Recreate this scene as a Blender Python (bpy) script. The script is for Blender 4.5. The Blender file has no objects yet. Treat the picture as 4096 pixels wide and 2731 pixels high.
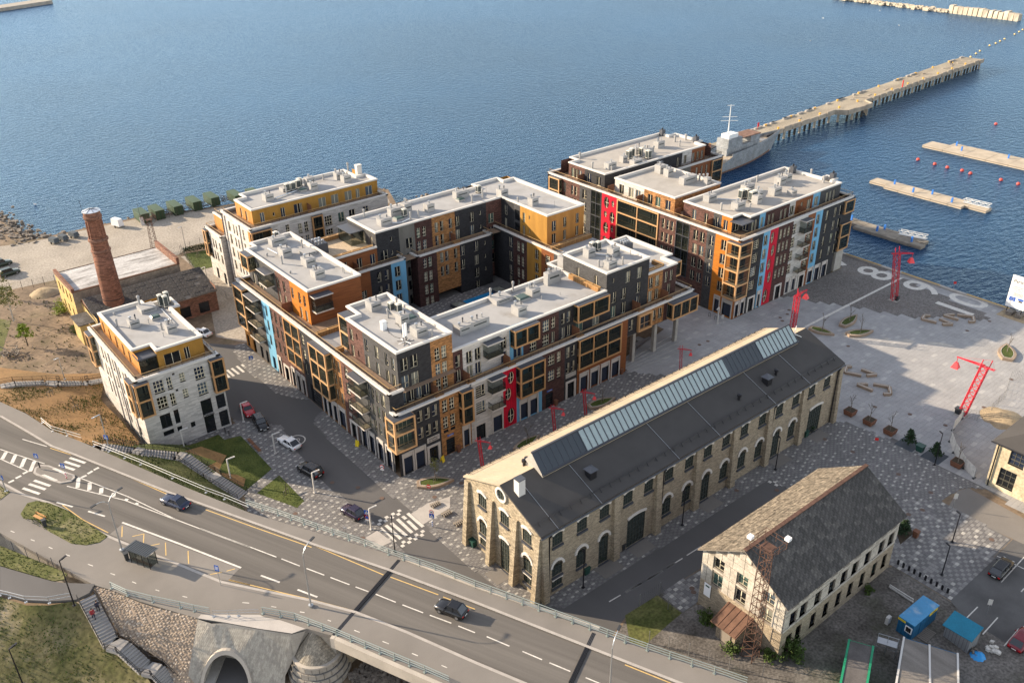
import bpy,math,random
from mathutils import Vector,Matrix
from mathutils.geometry import delaunay_2d_cdt
D=bpy.data
SC=bpy.context.scene
COL=SC.collection
rnd=random.Random(11)
R=math.radians
# ------------------------------------------------------------------ camera
cd=D.cameras.new('camera');cam=D.objects.new('camera',cd);COL.objects.link(cam)
cd.sensor_width=36.0;cd.lens=31.157227;cd.clip_start=1.0;cd.clip_end=20000.0
mw=Matrix([[0.7752317,0.312597,-0.548907],[-0.63153,0.3648059,-0.6841685],[-0.0136245,0.8770403,0.4802235]]).to_4x4();mw.translation=Vector((0,0,84.0));cam.matrix_world=mw
SC.camera=cam
# ------------------------------------------------------------------ sky and sun
SUN_AZ,SUN_EL=124.7,21.0          # direction towards the sun, degrees from +X towards +Y
w=D.worlds.new('World');SC.world=w;w.use_nodes=True
nt=w.node_tree;bg=nt.nodes['Background']
sky=nt.nodes.new('ShaderNodeTexSky');sky.sky_type='NISHITA';sky.sun_disc=False
sky.sun_elevation=R(SUN_EL);sky.sun_rotation=R(90.0 - SUN_AZ)
sky.air_density=1.0;sky.dust_density=0.3;sky.ozone_density=3.0
hs=nt.nodes.new('ShaderNodeHueSaturation');hs.inputs['Saturation'].default_value=0.62     # camera white balance set for the evening sun
wb=nt.nodes.new('ShaderNodeMix');wb.data_type='RGBA';wb.blend_type='MULTIPLY';wb.inputs[0].default_value=1.0;wb.inputs[7].default_value=(1.14,1.0,0.86,1)
nt.links.new(sky.outputs[0],hs.inputs['Color']);nt.links.new(hs.outputs[0],wb.inputs[6]);nt.links.new(wb.outputs[2],bg.inputs[0]);bg.inputs[1].default_value=0.15
sl=D.lights.new('sun','SUN');sl.energy=4.3;sl.angle=R(0.55);sl.color=(1.0,0.82,0.60)
so=D.objects.new('sun',sl);COL.objects.link(so)
sd=Vector((math.cos(R(SUN_EL))*math.cos(R(SUN_AZ)),math.cos(R(SUN_EL))*math.sin(R(SUN_AZ)),math.sin(R(SUN_EL))))
so.rotation_euler=(-sd).to_track_quat('-Z','Y').to_euler();so.location=(0,0,150)
SC.view_settings.view_transform='Standard';SC.view_settings.look='None'
SC.view_settings.exposure=1.32;SC.view_settings.gamma=1.0;SC.view_settings.use_curve_mapping=False
SC.cycles.max_bounces=6;SC.cycles.transparent_max_bounces=8
# ------------------------------------------------------------------ materials
MATS={}
def nn(t,typ,**kw):
    n=t.nodes.new(typ)
    for k,v in kw.items():
        if k.startswith('i_'): n.inputs[k[2:].replace('_',' ')].default_value=v
        else: setattr(n,k,v)
    return n
def mix(t,fac,a,b,mode='MIX'):
    n=t.nodes.new('ShaderNodeMix');n.data_type='RGBA';n.blend_type=mode
    for s,v in ((n.inputs[0],fac),(n.inputs[6],a),(n.inputs[7],b)):
        if hasattr(v,'is_output'): t.links.new(v,s)
        else: s.default_value=v if not isinstance(v,tuple) or len(v) == 4 else (*v,1)
    return n.outputs[2]
def ramp(t,src,a,b):
    n=t.nodes.new('ShaderNodeMapRange');n.inputs[1].default_value=a;n.inputs[2].default_value=b
    t.links.new(src,n.inputs[0]);return n.outputs[0]
def sc3(c,k): return tuple(min(1,x*k) for x in c)
def mat(name,col,rough=0.8,var=0.25,scale=0.6,fine=0.15,fscale=9.0,bump=0.0,kind=None,metal=0.0,spec=0.3,
        brick=(0.5,0.16),mortar=None,col2=None,stain=0.0,stainc=(0.1,0.09,0.08),wide=None,rotz=0.0):
    m=D.materials.new(name);m.use_nodes=True;t=m.node_tree;b=t.nodes['Principled BSDF']
    b.inputs['Roughness'].default_value=rough;b.inputs['Metallic'].default_value=metal
    b.inputs['Specular IOR Level'].default_value=spec
    tc=nn(t,'ShaderNodeTexCoord');L=t.links.new
    P=tc.outputs['Object']
    sx=nn(t,'ShaderNodeSeparateXYZ');L(P,sx.inputs[0])
    ad=nn(t,'ShaderNodeMath',operation='ADD');L(sx.outputs[0],ad.inputs[0]);L(sx.outputs[1],ad.inputs[1])
    cb=nn(t,'ShaderNodeCombineXYZ');L(ad.outputs[0],cb.inputs[0]);L(sx.outputs[2],cb.inputs[1])
    base=(*col,1.0);c=None;hgt=None
    if kind in ('brick','ibrick'):
        br=nn(t,'ShaderNodeTexBrick');br.inputs['Scale'].default_value=1.0
        L((cb if kind == 'brick' else tc).outputs['Vector' if kind == 'brick' else 'Object'],br.inputs['Vector'])
        br.inputs['Brick Width'].default_value=brick[0];br.inputs['Row Height'].default_value=brick[1]
        br.inputs['Mortar Size'].default_value=0.012;br.inputs['Bias'].default_value=0.0
        br.inputs['Color1'].default_value=(*sc3(col,1 - var),1);br.inputs['Color2'].default_value=(*(col2 or sc3(col,1 + var)),1)
        br.inputs['Mortar'].default_value=(*(mortar or sc3(col,0.6)),1);c=br.outputs['Color'];hgt=br.outputs['Fac']
    n1=nn(t,'ShaderNodeTexNoise');n1.inputs['Scale'].default_value=scale;n1.inputs['Detail'].default_value=5.0
    n1.inputs['Roughness'].default_value=0.6
    if wide:
        mp=nn(t,'ShaderNodeMapping');mp.inputs['Scale'].default_value=wide;m0=nn(t,'ShaderNodeMapping');m0.inputs['Rotation'].default_value=(0,0,rotz);L(P,m0.inputs[0]);L(m0.outputs[0],mp.inputs[0]);L(mp.outputs[0],n1.inputs['Vector'])
    else: L(P,n1.inputs['Vector'])
    n2=nn(t,'ShaderNodeTexNoise');n2.inputs['Scale'].default_value=fscale;n2.inputs['Detail'].default_value=3.0;L(P,n2.inputs['Vector'])
    if c is None:
        c=mix(t,ramp(t,n1.outputs[0],0.3,0.7),(*sc3(col,1 - var),1),(*(col2 or sc3(col,1 + var)),1))
    else:
        c=mix(t,1.0,c,mix(t,ramp(t,n1.outputs[0],0.3,0.7),(1 - var*.6,)*3 + (1,),(1,)*4),'MULTIPLY')
    if fine: c=mix(t,1.0,c,mix(t,ramp(t,n2.outputs[0],0.3,0.7),(1 - fine,)*3 + (1,),(1 + fine*.4,)*3 + (1,)),'MULTIPLY')
    if stain:
        n3=nn(t,'ShaderNodeTexNoise');n3.inputs['Scale'].default_value=scale*0.45;n3.inputs['Detail'].default_value=8.0
        n3.inputs['Roughness'].default_value=0.7;L(mp.outputs[0] if wide else P,n3.inputs['Vector'])
        c=mix(t,mix(t,ramp(t,n3.outputs[0],0.52,0.68),(0,)*4,(stain,)*3 + (1,)),c,(*stainc,1))
    if kind in ('plank','seam','corr','corrx'):
        wv=nn(t,'ShaderNodeTexWave');wv.wave_type='BANDS';wv.bands_direction='X'
        v={'plank': sx.outputs[2],'seam': ad.outputs[0],'corr': sx.outputs[0],'corrx': sx.outputs[1]}[kind]
        c3=nn(t,'ShaderNodeCombineXYZ');L(v,c3.inputs[0]);L(c3.outputs[0],wv.inputs['Vector'])
        wv.inputs['Scale'].default_value={'plank': 1.6,'seam': 0.62,'corr': 1.9,'corrx': 1.9}[kind]
        wv.wave_profile='SAW' if kind in ('plank',) else 'SIN'
        f=ramp(t,wv.outputs['Fac'],0.0,0.12) if kind in ('plank','seam') else wv.outputs['Fac']
        c=mix(t,f,mix(t,1.0,c,(0.55,)*3 + (1,),'MULTIPLY'),c) if kind != 'corr' and kind != 'corrx' else c
        hgt=f
    L(c,b.inputs['Base Color'])
    if bump:
        bp=nn(t,'ShaderNodeBump');bp.inputs['Strength'].default_value=min(1,bump);bp.inputs['Distance'].default_value=0.05
        L(hgt if hgt is not None else n2.outputs[0],bp.inputs['Height']);L(bp.outputs[0],b.inputs['Normal'])
    MATS[name]=m;return m
def flat(name,col,rough=0.5,metal=0.0,spec=0.5,emit=0.0):
    m=D.materials.new(name);m.use_nodes=True;b=m.node_tree.nodes['Principled BSDF']
    b.inputs['Base Color'].default_value=(*col,1);b.inputs['Roughness'].default_value=rough
    b.inputs['Metallic'].default_value=metal;b.inputs['Specular IOR Level'].default_value=spec
    if emit: b.inputs['Emission Color'].default_value=(*col,1);b.inputs['Emission Strength'].default_value=emit
    MATS[name]=m;return m
def glassmat(name,col,alpha,rough=0.03):
    m=D.materials.new(name);m.use_nodes=True;t=m.node_tree;b=t.nodes['Principled BSDF']
    b.inputs['Base Color'].default_value=(*col,1);b.inputs['Roughness'].default_value=rough;b.inputs['Specular IOR Level'].default_value=0.6
    tr=nn(t,'ShaderNodeBsdfTransparent');tr.inputs[0].default_value=(0.82,0.86,0.84,1)
    mx=nn(t,'ShaderNodeMixShader');mx.inputs[0].default_value=alpha
    t.links.new(tr.outputs[0],mx.inputs[1]);t.links.new(b.outputs[0],mx.inputs[2])
    t.links.new(mx.outputs[0],t.nodes['Material Output'].inputs[0]);MATS[name]=m;return m

mat('black_brick',(0.036,0.036,0.040),.75,.3,.5,kind='brick',brick=(.5,.16),mortar=(.022,.022,.025),bump=.4)
mat('charcoal_brick',(0.075,0.074,0.076),.8,.25,.5,kind='brick',mortar=(.035,.035,.038),bump=.4)
mat('brown_brick',(0.145,0.07,0.056),.85,.45,.6,kind='brick',mortar=(.055,.035,.03),bump=.4)
mat('maroon_brick',(0.085,0.040,0.035),.85,.35,.6,kind='brick',mortar=(.03,.02,.018),bump=.3)
mat('orange_brick',(0.40,0.19,0.07),.85,.45,.7,kind='brick',mortar=(.2,.12,.06),bump=.4)
mat('white_brick',(0.53,0.505,0.475),.85,.2,.5,kind='brick',brick=(1.1,.22),mortar=(.44,.42,.39),bump=.2,wide=(.3,.3,3))
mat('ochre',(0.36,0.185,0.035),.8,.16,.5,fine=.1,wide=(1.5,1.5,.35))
mat('ochre_lit',(0.44,0.20,0.05),.8,.16,.5,fine=.1,wide=(1.5,1.5,.35))  # brighter copy of the ochre, sunlight put into its colour
mat('orange_wood',(0.46,0.16,0.02),.6,.25,.8,kind='plank',wide=(.4,.4,6))
mat('red_wood',(0.22,0.075,0.025),.65,.3,.8,kind='plank',wide=(.4,.4,6))
mat('grey_render',(0.15,0.142,0.128),.85,.18,.5,wide=(1.5,1.5,.35))
mat('sky_blue',(0.15,0.37,0.55),.6,.14,.5,fine=.08,wide=(1.5,1.5,.3))
mat('red_sheet',(0.54,0.006,0.03),.55,.16,.6,fine=.08,kind='seam')
mat('concrete',(0.36,0.34,0.31),.9,.15,.7,fine=.12)
mat('pale_frame',(0.50,0.46,0.42),.8,.08,1.0,fine=.05)
mat('membrane',(0.345,0.34,0.335),.85,.10,.35,fine=.05,stain=.5,stainc=(.21,.19,.165))
mat('membrane_warm',(0.375,0.35,0.318),.85,.10,.35,fine=.05,stain=.4,stainc=(.23,.205,.17))
mat('vent_grey',(0.33,0.325,0.32),.8,.08,.8,fine=.06)
mat('coping',(0.60,0.575,0.54),.6,.05,.5,fine=.03)
mat('deck',(0.27,0.185,0.125),.8,.2,1.0,wide=(1,6,1))
mat('deck_pale',(0.50,0.39,0.27),.8,.25,1.2,wide=(5,.6,1))
mat('planter_wood',(0.34,0.18,0.07),.75,.25,2.0,kind='seam')
mat('brown_wood',(0.20,0.09,0.05),.75,.25,2.0,kind='plank')
flat('copper',(0.52,0.29,0.13),.5,.25);flat('copper_lit',(0.60,0.36,0.18),.5,.2)  # second copper is a paler copy with the sunlight mixed into its tone
flat('cream',(0.78,0.70,0.52),.5);flat('white',(0.8,0.8,0.8),.5);flat('dark_metal',(0.02,0.02,0.024),.45,.3)
flat('slate_metal',(0.075,0.08,0.095),.5,.3);flat('zinc',(0.5,0.52,0.54),.35,.8);flat('rail_gold',(0.45,0.29,0.13),.5)
flat('balust',(0.07,0.055,0.045),.5,.3);flat('green_hatch',(0.045,0.075,0.065),.4);flat('grille',(0.05,0.06,0.06),.4)
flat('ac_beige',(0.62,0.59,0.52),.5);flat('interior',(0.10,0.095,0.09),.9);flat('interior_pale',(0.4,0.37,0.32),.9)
flat('glass_dark',(0.012,0.014,0.017),.04,0,.7);flat('glass_green',(0.07,0.115,0.10),.06,0,.6)
flat('glass_curtain',(0.20,0.20,0.17),.12,0,.5);flat('glass_blue',(0.02,0.028,0.05),.04,0,.7)
glassmat('glass_clear',(0.02,0.025,0.025),.38)
flat('asphalt_black',(0.012,0.012,0.013),.9)
flat('frame_olive',(.10,.095,.075),.6);flat('glass_sky',(.085,.11,.135),.05,0,.7)
PANES=['glass_dark']*5 + ['glass_green','glass_curtain','glass_curtain','glass_blue','glass_blue','glass_sky']
# ------------------------------------------------------------------ mesh helpers
class MB:
    def __init__(s): s.v=[];s.f=[];s.m=[]
    def V(s,*p):
        i=len(s.v);s.v.extend(p);return i
    def F(s,idx,m=0): s.f.append(tuple(idx));s.m.append(m)
    def quad(s,a,b,c,d,m=0): i=s.V(a,b,c,d);s.F((i,i + 1,i + 2,i + 3),m);return s
    def poly(s,pts,m=0): i=s.V(*pts);s.F(range(i,i + len(pts)),m);return s
    def box(s,x0,x1,y0,y1,z0,z1,m=0):
        if x0 > x1: x0,x1=x1,x0
        if y0 > y1: y0,y1=y1,y0
        i=s.V((x0,y0,z0),(x1,y0,z0),(x1,y1,z0),(x0,y1,z0),(x0,y0,z1),(x1,y0,z1),(x1,y1,z1),(x0,y1,z1))
        for q in ((3,2,1,0),(4,5,6,7),(0,1,5,4),(1,2,6,5),(2,3,7,6),(3,0,4,7)): s.F([i + k for k in q],m)
        return s
    def hexa(s,b,t,m=0):      # bottom ring, top ring of equal length
        n=len(b);i=s.V(*b);j=s.V(*t)
        s.F([i + k for k in reversed(range(n))],m);s.F([j + k for k in range(n)],m)
        for k in range(n): s.F((i + k,i + (k + 1) % n,j + (k + 1) % n,j + k),m)
        return s
    def prism(s,poly,z0,z1,m=0,mt=None):
        n=len(poly)
        ar=sum(poly[k][0]*poly[(k + 1) % n][1] - poly[(k + 1) % n][0]*poly[k][1] for k in range(n))
        if ar < 0: poly=poly[::-1]
        i=s.V(*[(p[0],p[1],z0) for p in poly]);j=s.V(*[(p[0],p[1],z1) for p in poly])
        s.F([i + k for k in reversed(range(n))],m);s.F([j + k for k in range(n)],m if mt is None else mt)
        for k in range(n): s.F((i + k,i + (k + 1) % n,j + (k + 1) % n,j + k),m)
        return s
    def tube(s,p,q,r,n=6,m=0,r2=None,cap=True):
        p=Vector(p);q=Vector(q);d=q - p
        if d.length < 1e-6: return s
        d.normalize();u=d.orthogonal().normalized();w_=d.cross(u);r2=r if r2 is None else r2
        A=[p + (u*math.cos(2*math.pi*k/n) + w_*math.sin(2*math.pi*k/n))*r for k in range(n)]
        B=[q + (u*math.cos(2*math.pi*k/n) + w_*math.sin(2*math.pi*k/n))*r2 for k in range(n)]
        i=s.V(*map(tuple,A));j=s.V(*map(tuple,B))
        for k in range(n): s.F((i + k,i + (k + 1) % n,j + (k + 1) % n,j + k),m)
        if cap: s.F([i + k for k in reversed(range(n))],m);s.F([j + k for k in range(n)],m)
        return s
    def bar(s,p,q,w_,h,m=0):      # rectangular bar between two points, h measured up
        p=Vector(p);q=Vector(q);d=(q - p)
        if d.length < 1e-6: return s
        d.normalize();side=d.cross(Vector((0,0,1)))
        if side.length < 1e-3: side=Vector((1,0,0))
        side.normalize();up=side.cross(d);a=side*w_/2;b=up*h/2
        r1=[p - a - b,p + a - b,p + a + b,p - a + b];r2=[q - a - b,q + a - b,q + a + b,q - a + b]
        s.hexa([tuple(x) for x in r1],[tuple(x) for x in r2],m);return s
    def lathe(s,c,prof,n=16,m=0):
        rings=[]
        for r,z in prof:
            rings.append(s.V(*[(c[0] + r*math.cos(2*math.pi*k/n),c[1] + r*math.sin(2*math.pi*k/n),z) for k in range(n)]))
        for a,b in zip(rings,rings[1:]):
            for k in range(n): s.F((a + k,a + (k + 1) % n,b + (k + 1) % n,b + k),m)
        s.F([rings[0] + k for k in reversed(range(n))],m);s.F([rings[-1] + k for k in range(n)],m);return s
BASE={}
def mesh(name,mb,mats,off=(0,0,0),smooth=False):
    me=D.meshes.new(name);ox,oy,oz=off
    me.from_pydata([(x - ox,y - oy,z - oz) for x,y,z in mb.v],[],mb.f)
    for m in (mats if isinstance(mats,(list,tuple)) else [mats]): me.materials.append(MATS[m])
    if any(mb.m): me.polygons.foreach_set('material_index',mb.m)
    if smooth: me.polygons.foreach_set('use_smooth',[True]*len(me.polygons))
    me.update();return me
def link(name,me,parent=None,loc=(0,0,0),rz=0.0,**pr):
    o=D.objects.new(name,me);COL.objects.link(o);o.location=loc;o.rotation_euler=(0,0,rz)
    if parent: o.parent=parent;BASE[o.name]=BASE.get(parent.name,(0,0,0))
    for k,v in pr.items():
        if v: o[k]=v
    return o
def part(name,mb,mats,parent,smooth=False,**pr):
    return link(name,mesh(name,mb,mats,BASE.get(parent.name,(0,0,0)),smooth),parent,**pr)
def thing(name,label,category,loc=(0,0,0),rz=0.0,group=None,local=False):
    o=D.objects.new(name,None);COL.objects.link(o);o.location=loc;o.rotation_euler=(0,0,rz);o.empty_display_size=.3
    o['label']=label;o['category']=category
    if group: o['group']=group
    BASE[o.name]=(0,0,0) if local else tuple(loc);return o
def solo(name,mb,mats,label,category,group=None,smooth=False,loc=None):
    loc=loc or (0,0,0)
    return link(name,mesh(name,mb,mats,loc,smooth),None,loc,label=label,category=category,group=group)
def struct(name,mb,mats,parent=None,kind='structure',smooth=False):
    return link(name,mesh(name,mb,mats,smooth=smooth),parent,kind=kind if not parent else None)
def kids(o): return list(o.children)
def dup(root,loc,rz,label=None,parent=None):
    c=root.copy();COL.objects.link(c)
    if parent: c.parent=parent
    else: c.location=loc;c.rotation_euler=(0,0,rz)
    if label: c['label']=label
    for ch in kids(root): dup(ch,None,None,None,c)
    return c
def offset(poly,d):
    n=len(poly);ar=sum(poly[k][0]*poly[(k + 1) % n][1] - poly[(k + 1) % n][0]*poly[k][1] for k in range(n))
    if ar < 0: poly=poly[::-1]
    out=[]
    for k in range(n):
        p0=Vector(poly[k - 1][:2]);p1=Vector(poly[k][:2]);p2=Vector(poly[(k + 1) % n][:2])
        a=(p1 - p0).normalized();b=(p2 - p1).normalized();na=Vector((a.y,-a.x));nb=Vector((b.y,-b.x))
        m=na + nb;m=m/max(.2,m.dot(na)) if m.length > 1e-6 else na
        out.append((p1.x + m.x*d,p1.y + m.y*d))
    return out
# ------------------------------------------------------------------ facade system
ROT={'S': 0.0,'W': -math.pi/2,'N': math.pi,'E': math.pi/2}
def to3(side,plane,a,d,z):
    return {'S': (a,plane - d,z),'N': (a,plane + d,z),'W': (plane - d,a,z),'E': (plane + d,a,z)}[side]
def sbox(mb,side,plane,a0,a1,d0,d1,z0,z1,m=0):
    p=to3(side,plane,a0,d0,z0);q=to3(side,plane,a1,d1,z1);mb.box(p[0],q[0],p[1],q[1],z0,z1,m)
def wall(bld,side,plane,a0,a1,z0,z1,m,holes,rev=.24):
    mb=MB();hs=[(max(h[0],a0),min(h[1],a1),max(h[2],z0),min(h[3],z1),h[4]) for h in holes
                     if h[0] < a1 - .01 and h[1] > a0 + .01 and h[2] < z1 - .01 and h[3] > z0 + .01]
    A=sorted({a0,a1,*[h[0] for h in hs],*[h[1] for h in hs]});Z=sorted({z0,z1,*[h[2] for h in hs],*[h[3] for h in hs]})
    T=lambda a,d,z: to3(side,plane,a,d,z)
    for x0,x1 in zip(A,A[1:]):
        run=None
        for y0,y1 in zip(Z,Z[1:]):
            cx=(x0 + x1)/2;cy=(y0 + y1)/2
            full=not any(h[0] < cx < h[1] and h[2] < cy < h[3] for h in hs)
            if full: run=(run[0],y1) if run else (y0,y1)
            if run and (not full or y1 == Z[-1]):
                mb.quad(T(x0,0,run[0]),T(x1,0,run[0]),T(x1,0,run[1]),T(x0,0,run[1]));run=None
    for h in hs:
        p,q,r,s,kind=h
        if kind == 'o':
            n=24;cx=(p + q)/2;cz=(r + s)/2;ra=(q - p)/2;rb=(s - r)/2
            el=[];sq=[]
            for k in range(n):
                c_,s_=math.cos(2*math.pi*k/n),math.sin(2*math.pi*k/n);f=1/max(abs(c_),abs(s_))
                el.append((cx + ra*c_*.985,cz + rb*s_*.985));sq.append((cx + ra*c_*f,cz + rb*s_*f))
            for k in range(n):
                j=(k + 1) % n
                mb.quad(T(sq[k][0],0,sq[k][1]),T(sq[j][0],0,sq[j][1]),T(el[j][0],0,el[j][1]),T(el[k][0],0,el[k][1]))
                mb.quad(T(el[k][0],0,el[k][1]),T(el[j][0],0,el[j][1]),T(el[j][0],-rev,el[j][1]),T(el[k][0],-rev,el[k][1]))
            continue
        for (u0,v0,u1,v1) in ((p,r,q,r),(q,r,q,s),(q,s,p,s),(p,s,p,r)):
            mb.quad(T(u0,0,v0),T(u1,0,v1),T(u1,-rev,v1),T(u0,-rev,v0))
    return part('wall',mb,m,bld)
WM={}
def winmesh(st,w,h,pv):
    key=(st,round(w,2),round(h,2),pv)
    if key in WM: return WM[key]
    f=MB();p=MB();b=.07;hw=w/2;dk=st == 'q';st='g' if dk else st
    def bx(x0,x1,z0,z1,y0=-.05,y1=.03,m=0): f.box(x0,x1,y0,y1,z0,z1,m)
    def border(b=b,m=0): bx(-hw,-hw + b,0,h,m=m);bx(hw - b,hw,0,h,m=m);bx(-hw + b,hw - b,0,b,m=m);bx(-hw + b,hw - b,h - b,h,m=m)
    if st == 'S':
        for a in ((-hw - .22,-hw,-.05,h + .02),(hw,hw + .22,-.05,h + .02),(-hw - .22,hw + .22,h + .02,h + .22)): f.box(a[0],a[1],-.34,.0,a[2],a[3],2)
        f.box(-hw,hw,-.2,.02,h*.80,h + .02,2);border(.06,1);p.box(-hw + .06,hw - .06,.0,.02,.06,h*.8 - .002)
    elif st == 'D':
        for a in ((-hw - .4,-hw,0,h),(hw,hw + .4,0,h),(-hw - .4,hw + .4,h,h + .4)): f.box(a[0],a[1],-.34,.0,a[2],a[3],2)
        border(.08,1);bx(-.05,.05,.08,h - .08,m=1);bx(-hw + .08,hw - .08,h*.75,h*.75 + .06,m=1);p.box(-hw + .08,hw - .08,.0,.02,.08,h - .08)
    elif st == 'K':      # plain dark garage or service door
        border(.08,1);p.box(-hw + .08,hw - .08,.0,.03,.08,h - .08)
        for k in range(1,6): bx(-hw + .08,hw - .08,h*k/6,h*k/6 + .03,-.03,0,1)
    elif st == 'P': border(.04,1);p.box(-hw + .04,hw - .04,.0,.02,.04,h - .04)
    else:
        border()
        if st in ('n','d','f'):
            tz=h*.36
            if st == 'n': bx(hw*.35,hw*.35 + .08,b,h - b);bx(-hw + b,hw*.35,tz,tz + .06)
            elif st == 'd': bx(-.05,.05,b,h - b);bx(.05,hw - b,tz,tz + .06)
            else: bx(-.04,.04,b,h - b)
            if st != 'f':
                for z in (.04,1.0): f.box(-hw,hw,-.2,-.17,z,z + .035,1)
                k=int(w/.16)
                for i in range(k + 1): x=-hw + w*i/k;f.box(x - .01,x + .01,-.195,-.175,.07,1.0,1)
        elif st == 'g':
            k=2 if w < 1.5 else 3
            for i in range(1,k): x=-hw + w*i/k;bx(x - .03,x + .03,b,h - b)
            for z in (.32,.37,.68): bx(-hw + b,hw - b,h*z,h*z + .05,-.045)
            f.box(-hw,hw,-.24,.0,-.12,0,1)
        elif st == 'h':
            bx(hw*.35,hw*.35 + .07,b,h - b)
            for i in range(1,5): bx(-hw + b,hw*.35,h*i/5 - .03,h*i/5 + .03)
            bx(hw*.35 + .07,hw - b,h*.33,h*.33 + .06)
            f.box(-hw,hw,-.24,.0,-.14,0,1)
        p.box(-hw + b,hw - b,.0,.02,b,h - b)
    WM[key]=(mesh('window',f,['frame_olive' if dk else 'cream','dark_metal','pale_frame']),mesh('pane',p,pv));return WM[key]
NAMES={'S': 'shop_window','D': 'entrance_door','K': 'garage_door','f': 'terrace_door'}
def roundwin(bld,side,plane,a,z,w,h):
    key=('o',round(w,2),round(h,2))
    if key not in WM:
        f=MB();p=MB();n=24;A=[];B=[];C_=[]
        for k in range(n):
            c_,s_=math.cos(2*math.pi*k/n),math.sin(2*math.pi*k/n)
            A.append((w/2*c_,s_*h/2));B.append(((w/2 - .1)*c_,(h/2 - .1)*s_))
        for k in range(n):
            j=(k + 1) % n
            for (P_,Q_,y0,y1,m) in ((A,B,-.06,-.06,0),): f.quad((P_[k][0],y0,P_[k][1]),(P_[j][0],y0,P_[j][1]),(Q_[j][0],y1,Q_[j][1]),(Q_[k][0],y1,Q_[k][1]),m)
            f.quad((B[k][0],-.06,B[k][1]),(B[j][0],-.06,B[j][1]),(B[j][0],0,B[j][1]),(B[k][0],0,B[k][1]),0)
            r0,r1=A,[(x*1.07,y*1.05) for x,y in A]
            f.quad((r0[k][0],-.29,r0[k][1]),(r0[j][0],-.29,r0[j][1]),(r1[j][0],-.29,r1[j][1]),(r1[k][0],-.29,r1[k][1]),1)
        f.box(-.04,.04,-.05,0,-h/2 + .08,h/2 - .08);f.box(-w/2 + .08,w/2 - .08,-.045,0,-.12,-.05)
        p.poly([(x,.0,y) for x,y in B]);WM[key]=(mesh('round_window',f,['cream','dark_metal']),mesh('pane',p,'glass_dark'))
    fm,pm=WM[key];b0=BASE[bld.name];q=to3(side,plane,a,-.2,z)
    o=link('round_window',fm,bld,tuple(q[i] - b0[i] for i in range(3)),ROT[side]);link('pane',pm,o)
def facade(bld,side,plane,strips,wins=(),holes=(),rec=.2):
    hs=[(*h,'h') for h in holes];b0=BASE[bld.name]
    for st,w,h,As,Zs in wins:
        for a in As:
            for z in Zs: hs.append((a - w/2,a + w/2,z - h/2,z + h/2,'o' if st == 'o' else st))
    for (a0,a1,z0,z1,m) in strips: wall(bld,side,plane,a0,a1,z0,z1,m,hs)
    for st,w,h,As,Zs in wins:
        for a in As:
            for z in Zs:
                if st == 'o': roundwin(bld,side,plane,a,z,w,h);continue
                pv=rnd.choice(PANES) if st in 'ndghfq' else ('glass_blue' if st == 'S' else 'glass_dark')
                fm,pm=winmesh(st,w,h,pv);q=to3(side,plane,a,-rec,z - h/2)
                o=link(NAMES.get(st,'window'),fm,bld,tuple(q[i] - b0[i] for i in range(3)),ROT[side]);link('pane',pm,o)
def railing(bld,pts,z,h=1.05,gold=True,name='terrace_railing',dens=.14):
    mb=MB()
    for p,q in zip(pts,pts[1:]):
        p=Vector((*p[:2],z));q=Vector((*q[:2],z));L=(q - p).length
        if L < .05: continue
        up=Vector((0,0,h));mb.bar(p + up,q + up,.07,.05,0);lo=Vector((0,0,.1));mb.bar(p + lo,q + lo,.03,.03,1)
        n=max(1,int(L/1.6))
        for k in range(n + 1): x=p.lerp(q,k/n);mb.bar(x,x + up,.045,.045,1)
        n=max(1,int(L/dens))
        for k in range(n): x=p.lerp(q,(k + .5)/n);mb.bar(x + lo,x + up,.016,.016,1)
    return part(name,mb,['rail_gold' if gold else 'balust','balust'],bld)
def roof(bld,poly,z,m='membrane',over=.12,wid=.38,hgt=.32,drop=.28,deck=True):
    if deck: part('roof',MB().poly([(p[0],p[1],z - drop) for p in offset(poly,-.3)]),m,bld)
    a=offset(poly,over);b=offset(poly,-wid);mb=MB();n=len(a)
    for k in range(n):
        j=(k + 1) % n;A,B,C_,E=a[k],a[j],b[j],b[k]
        mb.quad((*A,z),(*B,z),(*B,z + hgt),(*A,z + hgt));mb.quad((*A,z + hgt),(*B,z + hgt),(*C_,z + hgt),(*E,z + hgt))
        mb.quad((*E,z + hgt),(*C_,z + hgt),(*C_,z - drop),(*E,z - drop));mb.quad((*A,z),(*B,z),(*C_,z),(*E,z))
    return part('roof_coping',mb,'coping',bld)
def strip_coping(bld,pts,z,side_in,hgt=.32,wid=.42,over=.14):
    """coping along an open polyline whose inside lies to the left of the walking direction"""
    mb=MB()
    for p,q in zip(pts,pts[1:]):
        p=Vector(p[:2]);q=Vector(q[:2]);d=(q - p).normalized();nrm=Vector((-d.y,d.x))
        o1=p - nrm*over - d*over;o2=q - nrm*over + d*over;i1=p + nrm*wid - d*over;i2=q + nrm*wid + d*over
        mb.prism([tuple(o1),tuple(o2),tuple(i2),tuple(i1)],z,z + hgt)
        z += .002
    return part('terrace_coping',mb,'coping',bld)
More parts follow.
